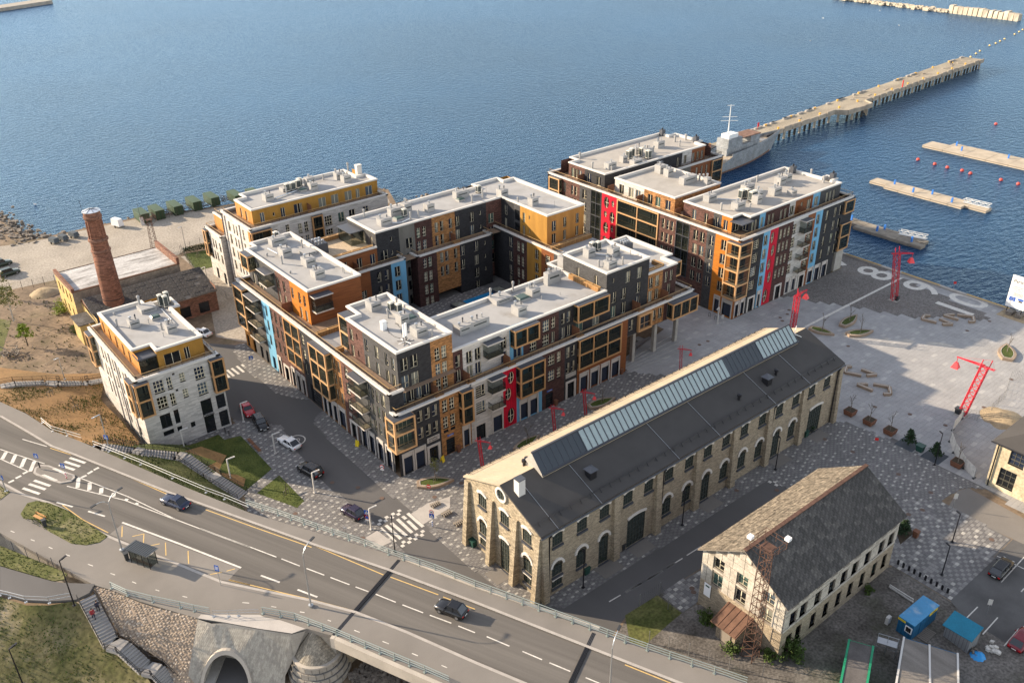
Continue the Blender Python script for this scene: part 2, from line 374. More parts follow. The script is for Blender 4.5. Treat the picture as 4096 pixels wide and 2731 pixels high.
def bay(bld,side,plane,a0,a1,z0,z1,dep,nc,nr,back='interior',frame='copper',rec=.9,fw=.28,top=True,wins=True,rail=True,name='bay_window',doors=True):
    """glazed bay or loggia: copper grid, floors, panes, rails, back wall with doors; returns the hole for the wall"""
    f=MB();W_=(a1 - a0)/nc;H_=(z1 - z0)/nr
    for i in range(nc + 1):
        a=a0 + W_*i;w2=fw if i in (0,nc) else fw*.8
        x0=a if i == 0 else (a - w2 if i == nc else a - w2/2)
        sbox(f,side,plane,x0,x0 + w2,dep - .22,dep,z0,z1)
    for j in range(nr + 1):
        z=z0 + H_*j;q0=z if j == 0 else (z - fw if j == nr else z - fw/2)
        for i in range(nc): sbox(f,side,plane,a0 + W_*i + fw*(1 if i == 0 else .4),a0 + W_*(i + 1) - fw*(1 if i == nc - 1 else .4),dep - .215,dep - .005,q0,q0 + fw)
        if dep > .4:
            for a in (a0,a1 - fw): sbox(f,side,plane,a,a + fw,0,dep - .22,q0,q0 + fw)
    o=part(name,f,frame,bld)
    for j in range(nr): s_=MB();z=z0 + H_*j;sbox(s_,side,plane,a0 + .05,a1 - .05,-rec,dep - .23,z + (.05 if j == 0 else -.12),z + .16,0);part('floor_slab',s_,'deck_pale',o)
    if top:
        s_=MB();sbox(s_,side,plane,a0 + .05,a1 - .05,0 if dep > .4 else -rec,dep - .05,z1 - .02,z1 + .06);part('bay_roof',s_,'slate_metal',o)
    s_=MB();sbox(s_,side,plane,a0,a1,-rec - .05,-rec,z0,z1);sbox(s_,side,plane,a0 - .05,a0,-rec,0,z0,z1);sbox(s_,side,plane,a1,a1 + .05,-rec,0,z0,z1)
    if doors:
        for j in range(nr):
            for i in range(nc):
                z=z0 + H_*j + .2;c=a0 + W_*(i + .5);ww=min(1.5,W_*.7)
                sbox(s_,side,plane,c - ww/2,c + ww/2,-rec,-rec + .04,z,z + H_ - .5,2)
                for e in (c - ww/2,c,c + ww/2): sbox(s_,side,plane,e - .05,e + .05,-rec + .04,-rec + .07,z,z + H_ - .5,1)
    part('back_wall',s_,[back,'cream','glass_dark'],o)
    r=MB();gl=MB();bars=[]
    for j in range(nr):
        z=z0 + H_*j + fw*.5
        for i in range(nc):
            p0=a0 + W_*i + fw*.5;p1=a0 + W_*(i + 1) - fw*.5
            if rail:
                sbox(r,side,plane,p0,p1,dep - .33,dep - .28,z + 1.05,z + 1.11,0);sbox(r,side,plane,p0,p1,dep - .32,dep - .29,z + .15,z + .18,1)
                k=int((p1 - p0)/.16)
                for q in range(1,k): x=p0 + (p1 - p0)*q/k;sbox(r,side,plane,x - .009,x + .009,dep - .315,dep - .295,z + .18,z + 1.05,1)
            g=MB();sbox(g,side,plane,p0,p1,dep - .13,dep - .11,z,z + H_ - fw);bars.append(g)
        if dep > .5:
            for a in (a0 + .1,a1 - .12):
                g=MB();sbox(g,side,plane,a,a + .02,.05,dep - .22,z,z + H_ - fw);bars.append(g)
    if rail: part('railing',r,['copper_lit','balust'],o)
    for g in bars: part('pane',g,'glass_clear',o)
    return (a0 + .02,a1 - .02,z0 + .02,z1 - .02)
def balcony(bld,side,plane,a0,a1,zs,dep=1.5,canopy=None,tint='glass_clear'):
    for z in zs:
        s_=MB();sbox(s_,side,plane,a0,a1,0,dep,z - .24,z - .03);b_=part('balcony',s_,'pale_frame',bld)
        s_=MB();sbox(s_,side,plane,a0 + .06,a1 - .06,0,dep - .06,z - .03,z);part('deck',s_,'deck_pale',b_)
        r=MB();g=MB()
        def fr(p,q): r.bar(p,q,.06,.06)
        c=[to3(side,plane,a0 + .06,.02,z),to3(side,plane,a0 + .06,dep - .06,z),to3(side,plane,a1 - .06,dep - .06,z),to3(side,plane,a1 - .06,.02,z)]
        mid=tuple((c[1][i] + c[2][i])/2 for i in range(3))
        for p in c[1:3] + [mid]: fr(p,(p[0],p[1],z + 1.1))
        for p,q in zip(c,c[1:]):
            fr((p[0],p[1],z + 1.1),(q[0],q[1],z + 1.1));fr((p[0],p[1],z + .08),(q[0],q[1],z + .08))
            g.quad((p[0],p[1],z + .1),(q[0],q[1],z + .1),(q[0],q[1],z + 1.08),(p[0],p[1],z + 1.08))
        part('railing',r,'dark_metal',b_);part('glass_panel',g,tint,b_)
    if canopy:
        s_=MB();sbox(s_,side,plane,a0 - .1,a1 + .1,0,dep + .1,canopy,canopy + .12,0);sbox(s_,side,plane,a0 - .12,a1 + .12,dep + .1,dep + .14,canopy - .06,canopy + .15,1)
        sbox(s_,side,plane,a0 - .12,a0 - .1,0,dep + .1,canopy - .06,canopy + .15,1)
        cn=part('canopy',s_,['slate_metal','pale_frame'],bld)
        g=MB();z=max(zs)
        for p,q in (((a0 + .06,dep - .1),(a1 - .06,dep - .1)),((a0 + .08,.0),(a0 + .08,dep - .1))):
            P_=to3(side,plane,*p,z);Q_=to3(side,plane,*q,z);g.quad((P_[0],P_[1],z),(Q_[0],Q_[1],z),(Q_[0],Q_[1],canopy),(P_[0],P_[1],canopy))
        part('glass_screen',g,'glass_clear',cn)
def ventbox(bld,x,y,z,w,d,h,pipes=2,m='vent_grey'):
    b_=part('vent_box',MB().box(x - w/2,x + w/2,y - d/2,y + d/2,z,z + h),m,bld)
    s_=MB()
    for k in range(3):      # air outlets with small hoods on the street side
        xx=x - w*.3 + k*w*.3;s_.box(xx - .14,xx + .14,y - d/2 - .08,y - d/2 - .002,z + h*.55,z + h*.55 + .1)
    s_.box(x - w*.34,x + w*.34,y - d/2 - .02,y - d/2 - .001,z + h*.52,z + h*.66)
    part('outlet_hood',s_,'grille',b_)
    for k in range(pipes):
        px=x + w*(-.28 + .5*k/max(1,pipes - 1) if pipes > 1 else 0);py=y + rnd.uniform(-.2,.2)*d;r=.17 if k == 0 else .09
        hh=rnd.uniform(.5,.9);m_=MB().lathe((px,py),[(r,z + h),(r,z + h + hh*.6),(r*1.5,z + h + hh*.6 + .02),(r*1.5,z + h + hh),(r*.9,z + h + hh + .05)],10)
        part('vent_pipe',m_,'zinc' if k != 1 else 'slate_metal',b_)
    return b_
def pipe(bld,x,y,z,h=1.2,r=.16,m='vent_grey'):
    return part('vent_pipe',MB().lathe((x,y),[(r,z),(r,z + h*.8),(r*1.45,z + h*.82),(r*1.45,z + h),(r*.5,z + h + .12)],10),m,bld)
def acunit(bld,x,y,z,h=1.7,w=.95,d=.8):
    o=part('air_conditioner',MB().box(x - w/2,x + w/2,y - d/2,y + d/2,z + .25,z + h),'ac_beige',bld)
    g=MB().box(x - w/2 - .02,x - w/2,y - d/2 + .06,y + d/2 - .06,z + .4,z + h - .15).box(x - w/2 + .08,x + w/2 - .08,y - d/2 - .02,y - d/2,z + .4,z + h - .15)
    part('grille',g,'grille',o)
    part('fan_ring',MB().lathe((x,y),[(d*.38,z + h),(d*.38,z + h + .1)],14),'ac_beige',o)
    part('stand',MB().box(x - w/2,x - w/2 + .1,y - d/2,y + d/2,z,z + .25).box(x + w/2 - .1,x + w/2,y - d/2,y + d/2,z,z + .25),'dark_metal',o)
def hatch(bld,x,y,z,w=1.6,d=1.4):
    o=part('roof_hatch',MB().box(x - w/2,x + w/2,y - d/2,y + d/2,z,z + .45),'vent_grey',bld)
    part('lid',MB().hexa([(x - w/2 - .06,y - d/2 - .06,z + .46),(x + w/2 + .06,y - d/2 - .06,z + .46),(x + w/2 + .06,y + d/2 + .06,z + .46),(x - w/2 - .06,y + d/2 + .06,z + .46)],
         [(x - w/2 + .2,y - d/2 + .2,z + .7),(x + w/2 - .2,y - d/2 + .2,z + .7),(x + w/2 - .2,y + d/2 - .2,z + .7),(x - w/2 + .2,y + d/2 - .2,z + .7)]),'green_hatch',o)
def duct(bld,pts,z,r=.14):
    mb=MB()
    for p,q in zip(pts,pts[1:]): mb.tube((*p[:2],z),(*q[:2],z),r,8)
    part('roof_duct',mb,'zinc',bld)
def planters(bld,p,q,z,h=.9,w=.7):
    p=Vector(p);q=Vector(q);L=(q - p).length;n=max(1,round(L/2.2));d=(q - p).normalized();nr=Vector((-d.y,d.x))*w/2
    for k in range(n):
        a=p + d*(L*k/n + .03);b=p + d*(L*(k + 1)/n - .03)
        pol=[tuple(a - nr),tuple(b - nr),tuple(b + nr),tuple(a + nr)]
        o=part('planter',MB().prism(pol,z,z + h - .06),'planter_wood',bld)
        mb=MB();i_=offset(pol,-.09);o_=offset(pol,.01)
        for j in range(4): mb.prism([o_[j],o_[(j + 1) % 4],i_[(j + 1) % 4],i_[j]],z + h - .06 + .001*j,z + h + .001*j)
        part('rim',mb,'rail_gold',o)
def screen(bld,side,plane,a,z,dep=1.9,h=2.0):
    s_=MB();sbox(s_,side,plane,a - .04,a + .04,.02,dep,z,z + h);part('privacy_screen',s_,'brown_wood',bld)
    s_=MB();sbox(s_,side,plane,a - .8,a + .8,dep - .1,dep + .5,z,z + .75);part('planter',s_,'planter_wood',bld)
# ================================================================== land, water, roads
mat('yard_gravel',(0.36,0.32,0.27),.95,.16,.12,fine=.35,fscale=2.2,bump=.3,stain=.35,stainc=(.26,.22,.16))
mat('soil',(0.17,0.125,0.085),.95,.35,.15,fine=.3,fscale=1.6,bump=.4,col2=(.30,.22,.15),stain=.4,stainc=(.1,.1,.04))
mat('hill_straw',(0.30,0.175,0.075),.95,.22,.25,fine=.25,fscale=3.0,bump=.4,wide=(.35,1.4,1),stain=.4,stainc=(.16,.12,.05))
mat('grass',(0.07,0.105,0.018),.9,.35,.35,fine=.4,fscale=5.0,bump=.6,col2=(.11,.13,.03))
mat('rough_grass',(0.095,0.12,0.026),.95,.35,.3,fine=.45,fscale=2.5,bump=.6,col2=(.17,.165,.06),stain=.75,stainc=(.33,.27,.18))
mat('bank_grass',(0.105,0.115,0.03),.95,.3,.22,fine=.45,fscale=2.2,bump=.6,col2=(.22,.185,.09),stain=.9,stainc=(.40,.32,.21))
mat('asphalt',(0.115,0.11,0.108),.9,.12,.2,fine=.12,fscale=14,wide=(.6,.16,1))
mat('road_asphalt',(0.120,0.110,0.100),.9,.26,.45,fine=.12,fscale=14,wide=(1.5,.03,1),rotz=R(-23.3),stain=.3,stainc=(.19,.175,.155))
mat('path_asphalt',(0.20,0.183,0.165),.9,.12,.15,fine=.1,fscale=12,stain=.3,stainc=(.17,.16,.15))
mat('park_asphalt',(0.10,0.097,0.095),.92,.3,.15,fine=.15,fscale=8,stain=.4,stainc=(.17,.165,.16))
mat('pale_slab',(0.42,0.39,0.36),.9,.1,.5,fine=.1)
mat('kerb_stone',(0.38,0.35,0.32),.9,.12,.8,fine=.12)
mat('joint',(0.15,0.143,0.136),.95)
for nm,c in (('paver_dark',(.162,.155,.153)),('paver_mid',(.212,.203,.196)),('paver_grey',(.25,.24,.23)),('paver_light',(.43,.41,.375)),('slab_a',(.325,.318,.315)),('slab_b',(.335,.328,.324)),('slab_c',(.355,.346,.338)),('slab_d',(.40,.388,.375))):
    mat(nm,c,.85,.12,.3,fine=.1,fscale=6)
mat('cobble_dark',(0.20,0.182,0.17),.9,.3,.25,kind='ibrick',brick=(.32,.24),mortar=(.13,.12,.112),col2=(.26,.24,.225),bump=.4,stain=.4,stainc=(.16,.12,.10))
mat('yard_dark',(0.13,0.115,0.10),.95,.4,.25,fine=.5,fscale=3.0,bump=.5,col2=(.23,.21,.19),stain=.5,stainc=(.06,.07,.03))
mat('rubble',(0.22,0.19,0.16),.95,.4,1.0,fine=.4,fscale=3.0,bump=.6)
mat('paint_white',(0.60,0.57,0.52),.8,.2,2.0,fine=.12);mat('paint_yellow',(0.62,0.42,0.16),.8,.15,2.0,fine=.15)
mat('retain',(0.34,0.31,0.27),.9,.2,.5,fine=.15);mat('bridge_conc',(0.42,0.38,0.33),.9,.12,.4,fine=.1)
# water
wm=D.materials.new('water');wm.use_nodes=True;t=wm.node_tree;b=t.nodes['Principled BSDF'];MATS['water']=wm
b.inputs['Roughness'].default_value=.12;b.inputs['IOR'].default_value=1.2;b.inputs['Specular IOR Level'].default_value=.07;b.inputs['Specular Tint'].default_value=(.4,.7,1,1)
tc=nn(t,'ShaderNodeTexCoord');n0=nn(t,'ShaderNodeTexNoise');n0.inputs['Scale'].default_value=.009;n0.inputs['Detail'].default_value=4;t.links.new(tc.outputs['Object'],n0.inputs['Vector'])
t.links.new(mix(t,ramp(t,n0.outputs[0],.35,.65),(.003,.024,.070,1),(.006,.040,.105,1)),b.inputs['Base Color'])
mp=nn(t,'ShaderNodeMapping');mp.inputs['Rotation'].default_value=(0,0,R(35));mp.inputs['Scale'].default_value=(.34,.8,1);t.links.new(tc.outputs['Object'],mp.inputs[0])
n1=nn(t,'ShaderNodeTexNoise');n1.inputs['Scale'].default_value=1.0;n1.inputs['Detail'].default_value=5;n1.inputs['Roughness'].default_value=.62;t.links.new(mp.outputs[0],n1.inputs['Vector'])
bp=nn(t,'ShaderNodeBump');bp.inputs['Strength'].default_value=.9;bp.inputs['Distance'].default_value=.75;t.links.new(n1.outputs[0],bp.inputs['Height']);t.links.new(bp.outputs[0],b.inputs['Normal'])
for l in list(t.links):
    if l.to_socket == t.nodes['Material Output'].inputs[0]: t.links.remove(l)
df=nn(t,'ShaderNodeBsdfDiffuse');gs=nn(t,'ShaderNodeBsdfGlossy');gs.inputs['Roughness'].default_value=.28;gs.inputs['Color'].default_value=(.62,.82,1,1)
fr=nn(t,'ShaderNodeFresnel');fr.inputs['IOR'].default_value=1.13;mxs=nn(t,'ShaderNodeMixShader')
for q in (df,gs,fr): t.links.new(bp.outputs[0],q.inputs['Normal'])
t.links.new(b.inputs['Base Color'].links[0].from_socket,df.inputs['Color']);t.links.new(fr.outputs[0],mxs.inputs[0]);t.links.new(df.outputs[0],mxs.inputs[1]);t.links.new(gs.outputs[0],mxs.inputs[2]);t.links.new(mxs.outputs[0],t.nodes['Material Output'].inputs[0])
struct('water',MB().poly([(-4000,-4000,-2),(6000,-4000,-2),(6000,9000,-2),(-4000,9000,-2)]),'water')
LAND=[(-160,-80),(183.2,-80),(183.2,157.5),(156,157.5),(153.5,175),(151,199),(146,200.5),(122,202.5),(126.6,214),(120,221),(104,227),(86.7,232.5),(75.6,235.5),(62.4,239.5),(51,240.3),(36,241),(35,258),(33,267),(18,285),(-160,330)]
struct('ground',MB().prism(LAND,-6,0),'soil')
def sheet(name,pts,z,m,parent=None):
    mb=MB().poly([(p[0],p[1],z) for p in pts]);return struct(name,mb,m,parent)
sheet('gravel_yard',[(-120,216),(20,212.5),(59,208),(62,206.5),(66,210),(72,210.2),(80,207),(112,204),(121,204),(125,214),(119,220),(104,226),(86.5,231.3),(75,234.3),(62,238.2),(51,239),(36,239.5),(20,245),(-120,262)],.004,'yard_gravel')
sheet('quay_walkway',[(62,192),(62,205),(110,203),(121,201),(121,154),(99,154),(99,166),(60,166),(56,153),(52,160),(58,178)],.004,'yard_gravel')
# quay wall rocks along the shore
rk=MB()
def rock(mb,x,y,z,s):
    p=[Vector((rnd.uniform(-1,1),rnd.uniform(-1,1),rnd.uniform(-.7,.7))).normalized()*s*rnd.uniform(.6,1) for _ in range(8)]
    q=[(-1,-1,-1),(1,-1,-1),(1,1,-1),(-1,1,-1),(-1,-1,1),(1,-1,1),(1,1,1),(-1,1,1)]
    v=[(x + q[k][0]*s*rnd.uniform(.4,.75),y + q[k][1]*s*rnd.uniform(.4,.75),z + q[k][2]*s*rnd.uniform(.3,.6)) for k in range(8)]
    mb.hexa(v[:4],v[4:])
for a,b_,n,wd in (((36,241),(34,265),500,3.5),((34,265),(22,282),300,5),((126,214),(104,228),120,1.2),((36,241),(62,239.6),60,.8),((122,202.5),(150,200),80,1.0)):
    for _ in range(n):
        f=rnd.random();x=a[0] + (b_[0] - a[0])*f + rnd.gauss(0,wd*.6);y=a[1] + (b_[1] - a[1])*f + rnd.gauss(0,wd*.6);rock(rk,x,y,rnd.uniform(-1.6,.2),rnd.uniform(.25,.75))
struct('shore_rocks',rk,'rubble',kind='stuff')
# ------------------------------------------------ street level surfaces
ST=[(44,161),(50,158),(53.6,154),(52.1,151.6),(51.0,143),(51.8,132),(53.4,128.5),(55.3,126.4),(55.3,121.6),(53.2,120.6),(51.9,118.6),(51.7,96.3),(52.1,88.9),(51.6,78.7),(52.0,70),(53.4,64.6),(56.5,60.6),(98.2,60.1),(98.2,54.6),(75.4,54.2),(61.5,54.6),(53,52),(48,56),(46.3,62),(46.6,80.6),(46.48,90.32,0)[:2],(45.95,98.04,0)[:2],(45.61,102.9,0)[:2],(45.66,107.65,0)[:2],(45.97,111.23,0)[:2],(47.6,122.3),(44,126.5),(42.2,129),(42,152)]
st_=sheet('street',ST,.008,'asphalt')
def inside(x,y,poly):
    c=False;n=len(poly)
    for i in range(n):
        x1,y1=poly[i][:2];x2,y2=poly[i - 1][:2]
        if (y1 > y) != (y2 > y) and x < (x2 - x1)*(y - y1)/(y2 - y1) + x1: c=not c
    return c
BLD=[(28,41.3,127.8,151.5),(55.5,69,97.1,152),(69,104.5,97.1,111),(104.5,122,106.6,120),(68,122,140,153),(109.8,122,115,140),(136.3,171,97.8,155),(55,119.4,63.7,78.6),(70.4,94.5,38.5,50.2),(65.3,98,166.6,181),(104,111,111,140)]
def pave(name,poly,w_,d_,mats,wts,z=.012,minus=(),near=0,joint=.035,hgt=.03,rot=False):
    xs=[p[0] for p in poly];ys=[p[1] for p in poly];mb=MB();cells=[]
    base=sheet(name,poly,z,'joint');r=0;y=min(ys)
    while y < max(ys):
        x=min(xs)
        while x < max(xs):
            cx,cy=x + w_/2,y + d_/2
            if inside(cx,cy,poly) and not any(a < cx < b and c < cy < d for a,b,c,d in BLD) and not any(inside(cx,cy,q) for q in minus): cells.append((x,y))
            x += w_
        y += d_;r += 1
    cells.sort(key=lambda c: c[0] ** 2 + c[1] ** 2)
    pick=[];ms={};tot=sum(wts);acc=[sum(wts[:k + 1])/tot for k in range(len(wts))]
    for (x,y) in cells:      # evenly mixed shades, as a paver lays them, with a few strays
        ix,iy=round((x - min(xs))/w_),round((y - min(ys))/d_);u=rnd.random()
        pick.append(rnd.choice((0,1,1,2)) if u < .16 else 3 if (ix*2 + iy*3) % 7 == 0 and u < .16 + 6*wts[3]/tot else (0 if (ix + iy) % 2 else (1 if wts[1] >= wts[2] else 2)))
    j=joint/2
    for k,((x,y),m) in enumerate(zip(cells,pick)):
        h=hgt + rnd.uniform(-.004,.004)
        if k < near:
            if m not in ms: q=MB();e=.012;q.hexa([(j,j,0),(w_ - j,j,0),(w_ - j,d_ - j,0),(j,d_ - j,0)],[(j + e,j + e,hgt),(w_ - j - e,j + e,hgt),(w_ - j - e,d_ - j - e,hgt),(j + e,d_ - j - e,hgt)]);ms[m]=mesh('paving_stone',q,mats[m])
            link('paving_stone',ms[m],base,(x,y,z + .001 + rnd.uniform(-.004,.004)))
        else:
            x0,x1,y0,y1=x + j,x + w_ - j,y + j,y + d_ - j;zb=z + .0005;zt=z + h
            i=mb.V((x0,y0,zb),(x1,y0,zb),(x1,y1,zb),(x0,y1,zb),(x0,y0,zt),(x1,y0,zt),(x1,y1,zt),(x0,y1,zt))
            for q in ((4,5,6,7),(0,1,5,4),(1,2,6,5),(2,3,7,6),(3,0,4,7)): mb.F([i + k_ for k_ in q],m)
    o=link('paving_stones',mesh('paving_stones',mb,mats),base);o['kind']='stuff';return base
PM=['paver_dark','paver_mid','paver_grey','paver_light']

LAWN2=[(41.11,109.63),(41.15,101.41),(39.59,100.69),(36.51,107.74)]
WP=[(28.82,131.82,0)[:2],(27.9,127.7),(42,127.7),(42.2,129),(44,126.5),(47.6,122.3),(45.97,111.23,0)[:2],(45.66,107.65,0)[:2],(45.61,102.9,0)[:2],(45.95,98.04,0)[:2],(46.48,90.32,0)[:2],(46.6,80.6),(46.3,68),(43.0,73.9),(31.4,96.8),(34.74,108.19,0)[:2],(35.62,109.55,0)[:2],(41.01,111.96,0)[:2],(41.08,123.53,0)[:2],(40.98,123.83,0)[:2],(38.51,124.44,0)[:2],(38.39,126.45,0)[:2],(33.55,126.77,0)[:2]]
pave('pavement',WP,.52,.32,PM,(.24,.38,.22,.16),minus=[LAWN2],near=300)
G1=[(104.5,96.9),(109.63,90.29,0)[:2],(112,79),(119.6,79),(119.6,63.4),(121.79,56.66,0)[:2],(121.06,56.31,0)[:2],(122.08,52.96,0)[:2],(121,45.24,0)[:2],(120.78,37.83,0)[:2],(119.84,31.89,0)[:2],(140,30),(183,30),(183,97),(176.77,62.59,0)[:2],(174.22,64.78,0)[:2],(170.73,69.75,0)[:2],(165.34,73.07,0)[:2],(161.7,80.88,0)[:2],(159.47,86.24,0)[:2],(156.03,90.97,0)[:2],(155.66,94.88,0)[:2],(152.5,97.6),(136,97.6),(136,135),(122.5,135),(122.5,97),(116,105)]
EP=[(53.6,154),(52.1,151.6),(51.0,143),(51.8,132),(53.4,128.5),(55.3,126.4),(55.3,153.5)]
pave('pavement',EP,.52,.32,PM,(.2,.4,.24,.16))
MP=[(55.3,121.6),(53.2,120.6),(51.9,118.6),(51.7,96.3),(52.1,88.9),(51.6,78.7),(52.0,70),(53.4,64.6),(56.5,60.6),(98.2,60.1),(98.2,54.6),(99,53),(103,50.5),(113.23,40.77,0)[:2],(117.24,40.47,0)[:2],(119.28,39.79,0)[:2],(120.78,37.83,0)[:2],(121,45.24,0)[:2],(122.08,52.96,0)[:2],(121.06,56.31,0)[:2],(121.79,56.66,0)[:2],(119.6,63.4),(119.6,79),(112,79),(109.63,90.29,0)[:2],(104.5,96.9),(55.3,96.9)]
pave('pavement',MP,.52,.32,PM,(.36,.38,.16,.10))
CH=[(75.6,54.0),(98.2,54.4),(99,53),(103,50.5),(113.23,40.77,0)[:2],(112.75,39.5,0)[:2],(112.63,30.33,0)[:2],(95.04,29.97,0)[:2],(95.26,38.26,0)[:2],(95,38.4),(95,50.5),(70.2,50.6),(69.86,50.3,0)[:2],(67.47,50.44,0)[:2],(67.83,54.55,0)[:2],(75.34,54.01,0)[:2]]
pave('pavement',CH,.66,.5,PM,(.36,.12,.42,.10))
CY=[(68.3,111),(109.7,111),(109.7,142.5),(107.3,142.5),(107.3,139.8),(98.6,139.8),(98.6,143.5),(93,143.5),(93,139.8),(88.1,139.8),(88.1,142.5),(85.5,142.5),(85.5,139.8),(68.3,139.8)]
pave('courtyard',CY,.52,.32,PM,(.3,.4,.15,.15),z=2.4)
pave('plaza',G1,1.5,.75,['slab_a','slab_b','slab_c','slab_d'],(.36,.36,.22,.06),joint=.02,hgt=.02)
ts0,ts1,te0,te1=Vector((104.9,96.5)),Vector((121.7,95.0)),Vector((105.2,99.5)),Vector((122.2,103.0))
for k in range(5):
    f=k/6;q0_,q1_=ts0.lerp(te0,f),ts1.lerp(te1,f);struct('terrace_step',MB().prism([tuple(q0_),tuple(q1_),tuple(te1),tuple(te0)],.03,.05 + .13*(k + 1)),'slab_b' if k % 2 else 'slab_a')
sheet('quay_cobbles',[(152.5,97.6),(155.66,94.88,0)[:2],(156.03,90.97,0)[:2],(159.47,86.24,0)[:2],(161.7,80.88,0)[:2],(165.34,73.07,0)[:2],(170.73,69.75,0)[:2],(174.22,64.78,0)[:2],(176.77,62.59,0)[:2],(182.6,62),(182.6,120),(176,120),(176,97.6)],.02,'cobble_dark')
struct('kerb',MB().box(182.6,183.35,30,157,-1.5,.35),'kerb_stone')
yr=MB()
for y0 in (63,78,92): yr.box(182.75,182.85,y0,y0 + 9,.35,.55,0)
struct('kerb_rail',yr,'paint_yellow')
ln=MB().prism([(144.02,86.21,0)[:2],(144.7,85.63,0)[:2],(181.41,85.52,0)[:2],(180.76,86.09,0)[:2]],.045,.05);struct('drain_strip',ln,'paint_white')
# numerals painted on the quay
def text(name,s,size,loc,rz,m,tilt=0.0,ext=.0,parent=None,off=0.0,align='CENTER',sx=1.0,**pr):
    c=D.curves.new(name,'FONT');c.body=s;c.size=size;c.align_x=align;c.align_y='CENTER';c.extrude=ext;c.offset=off;c.resolution_u=4
    o=D.objects.new(name,c);COL.objects.link(o);bpy.context.view_layer.update()
    me=D.meshes.new_from_object(o.evaluated_get(bpy.context.evaluated_depsgraph_get()));D.objects.remove(o);D.curves.remove(c)
    me.materials.clear();me.materials.append(MATS[m]);o=D.objects.new(name,me);COL.objects.link(o);o.location=loc;o.rotation_euler=(tilt,0,rz);o.scale=(sx,1,1)
    if parent: o.parent=parent
    for k,v in pr.items(): o[k]=v
    return o
for s,x,y,lb in (('7',178.8,101.3,'white seven on the quay half hidden by the harbour block pillar'),('8',178.8,90.6,'white eight painted on the quay beside the drain strip'),('9',179.6,79.8,'white nine painted on the quay cobbles behind the tall red crane lamp'),('10',178.0,70.2,'white two digit ten painted on the quay near the billboard')):
    text('painted_numeral',s,11.2,(x,y,.04),0,'paint_white',off=.1,sx=1.05,label=lb,category='pavement marking')
# parking lot, street piece and construction yard on the right
sheet('parking_lot',[(112.74,30.23,0)[:2],(95.04,29.97,0)[:2],(93.62,27.23,0)[:2],(93.54,21.72,0)[:2],(110,5),(135,10),(124,33),(112.88,28.78,0)[:2]],.013,'park_asphalt')
sheet('street',[(112.51,39.38,0)[:2],(117.11,40.4,0)[:2],(119.15,39.73,0)[:2],(118.35,31.22,0)[:2],(124,28),(112.88,28.78,0)[:2],(112.8,30.33,0)[:2],(112.29,37.93,0)[:2]],.011,'path_asphalt')
sheet('work_yard',[(53.5,51),(60.5,54),(67.83,54.55,0)[:2],(67.47,50.44,0)[:2],(69.79,50.24,0)[:2],(70,50),(95,38),(95.17,38.2,0)[:2],(94.95,29.92,0)[:2],(93.46,21.68,0)[:2],(108,5),(60,5),(58,38)],.006,'yard_dark')
sheet('yard_lawn',[(61.53,54.81,0)[:2],(67.21,54.56,0)[:2],(67.29,50.47,0)[:2],(64.85,50.33,0)[:2],(60.6,49.93,0)[:2],(57,49)],.011,'rough_grass')
sheet('gravel_patch',[(108.7,32),(105.04,38.06),(100.66,37.29)],.008,'yard_dark') if 0 else None
pm=MB()
def stripe(mb,p,q,w_,z,m=0):
    p=Vector(p[:2]);q=Vector(q[:2]);d=(q - p).normalized();n=Vector((-d.y,d.x))*w_/2
    mb.quad((*(p - n),z),(*(q - n),z),(*(q + n),z),(*(p + n),z),m)
def marks(name,segs,w_,z,m,parent=None):
    for p,q in segs: mb=MB();stripe(mb,p,q,w_,z);struct(name,mb,m,parent)
def pairs(l): return list(zip(l[::2],l[1::2]))
marks('parking_line',pairs([(110.28,27.62),(103.22,27.38),(104.36,24.98),(103.48,24.94),(96.66,27.25),(93.76,27.23),(96.81,24.8),(92.71,24.69),(96.97,22.29),(92.85,22.19),(107.73,30.05),(107.83,29.54),(107.95,27.89),(108,26.6)]),.14,.02,'paint_white')
marks('lane_dash',pairs([(64.46,57.59),(67.36,57.37),(68.23,57.33),(71.11,57.15),(72.01,57.17),(74.9,57.05),(75.77,57.06),(78.61,56.98),(64.47,57.54),(67.33,57.38),(68.26,57.32),(71.11,57.19),(72.01,57.17),(73.49,57.14),(61.63,57.74),(63.59,57.63)]),.16,.016,'paint_white',st_)
marks('crossing_bar',pairs([(46.65,88.92),(46.71,85.03),(47.58,88.92),(47.65,85.05),(48.44,88.84),(48.61,85.1),(49.58,88.99),(49.58,85.14),(50.52,87.72),(50.49,85.22),(50.51,89.03),(50.54,88.19),(51.44,89.12),(51.5,85.15)]),.5,.016,'paint_white',st_)
marks('crossing_bar',pairs([(51.27,146.08),(51.26,143.08),(50.27,146.1),(50.35,143.04),(49.19,145.93),(49.34,143),(48.29,145.88),(48.31,142.91),(47.46,144.97),(47.46,142.96)]),.45,.016,'paint_white',st_)
ck=[]
for (a,b_) in (((46.67,90.01,0),(51.3,90.1,0)),((46.75,83.95,0),(51.58,84.14,0)),((97.98,60.02,0),(98.29,57.61,0))):
    a=Vector(a[:2]);b_=Vector(b_[:2]);d=(b_ - a).normalized();n_=Vector((-d.y,d.x));L_=(b_ - a).length
    for k in range(int(L_/.55)):
        c=a + d*(.55*k + .3) + n_*(.28 if k % 2 else -.28);ck.append((tuple(c - d*.26),tuple(c + d*.26)))
marks('check_mark',ck,.52,.016,'paint_white',st_)
rg=MB()
def ring(mb,c,r0,r1,z,n=28,sx=1):
    for k in range(n):
        a0,a1=2*math.pi*k/n,2*math.pi*(k + 1)/n
        mb.quad(*[(c[0] + r*math.cos(a),c[1] + r*math.sin(a),z) for r,a in ((r0,a0),(r1,a0),(r1,a1),(r0,a1))])
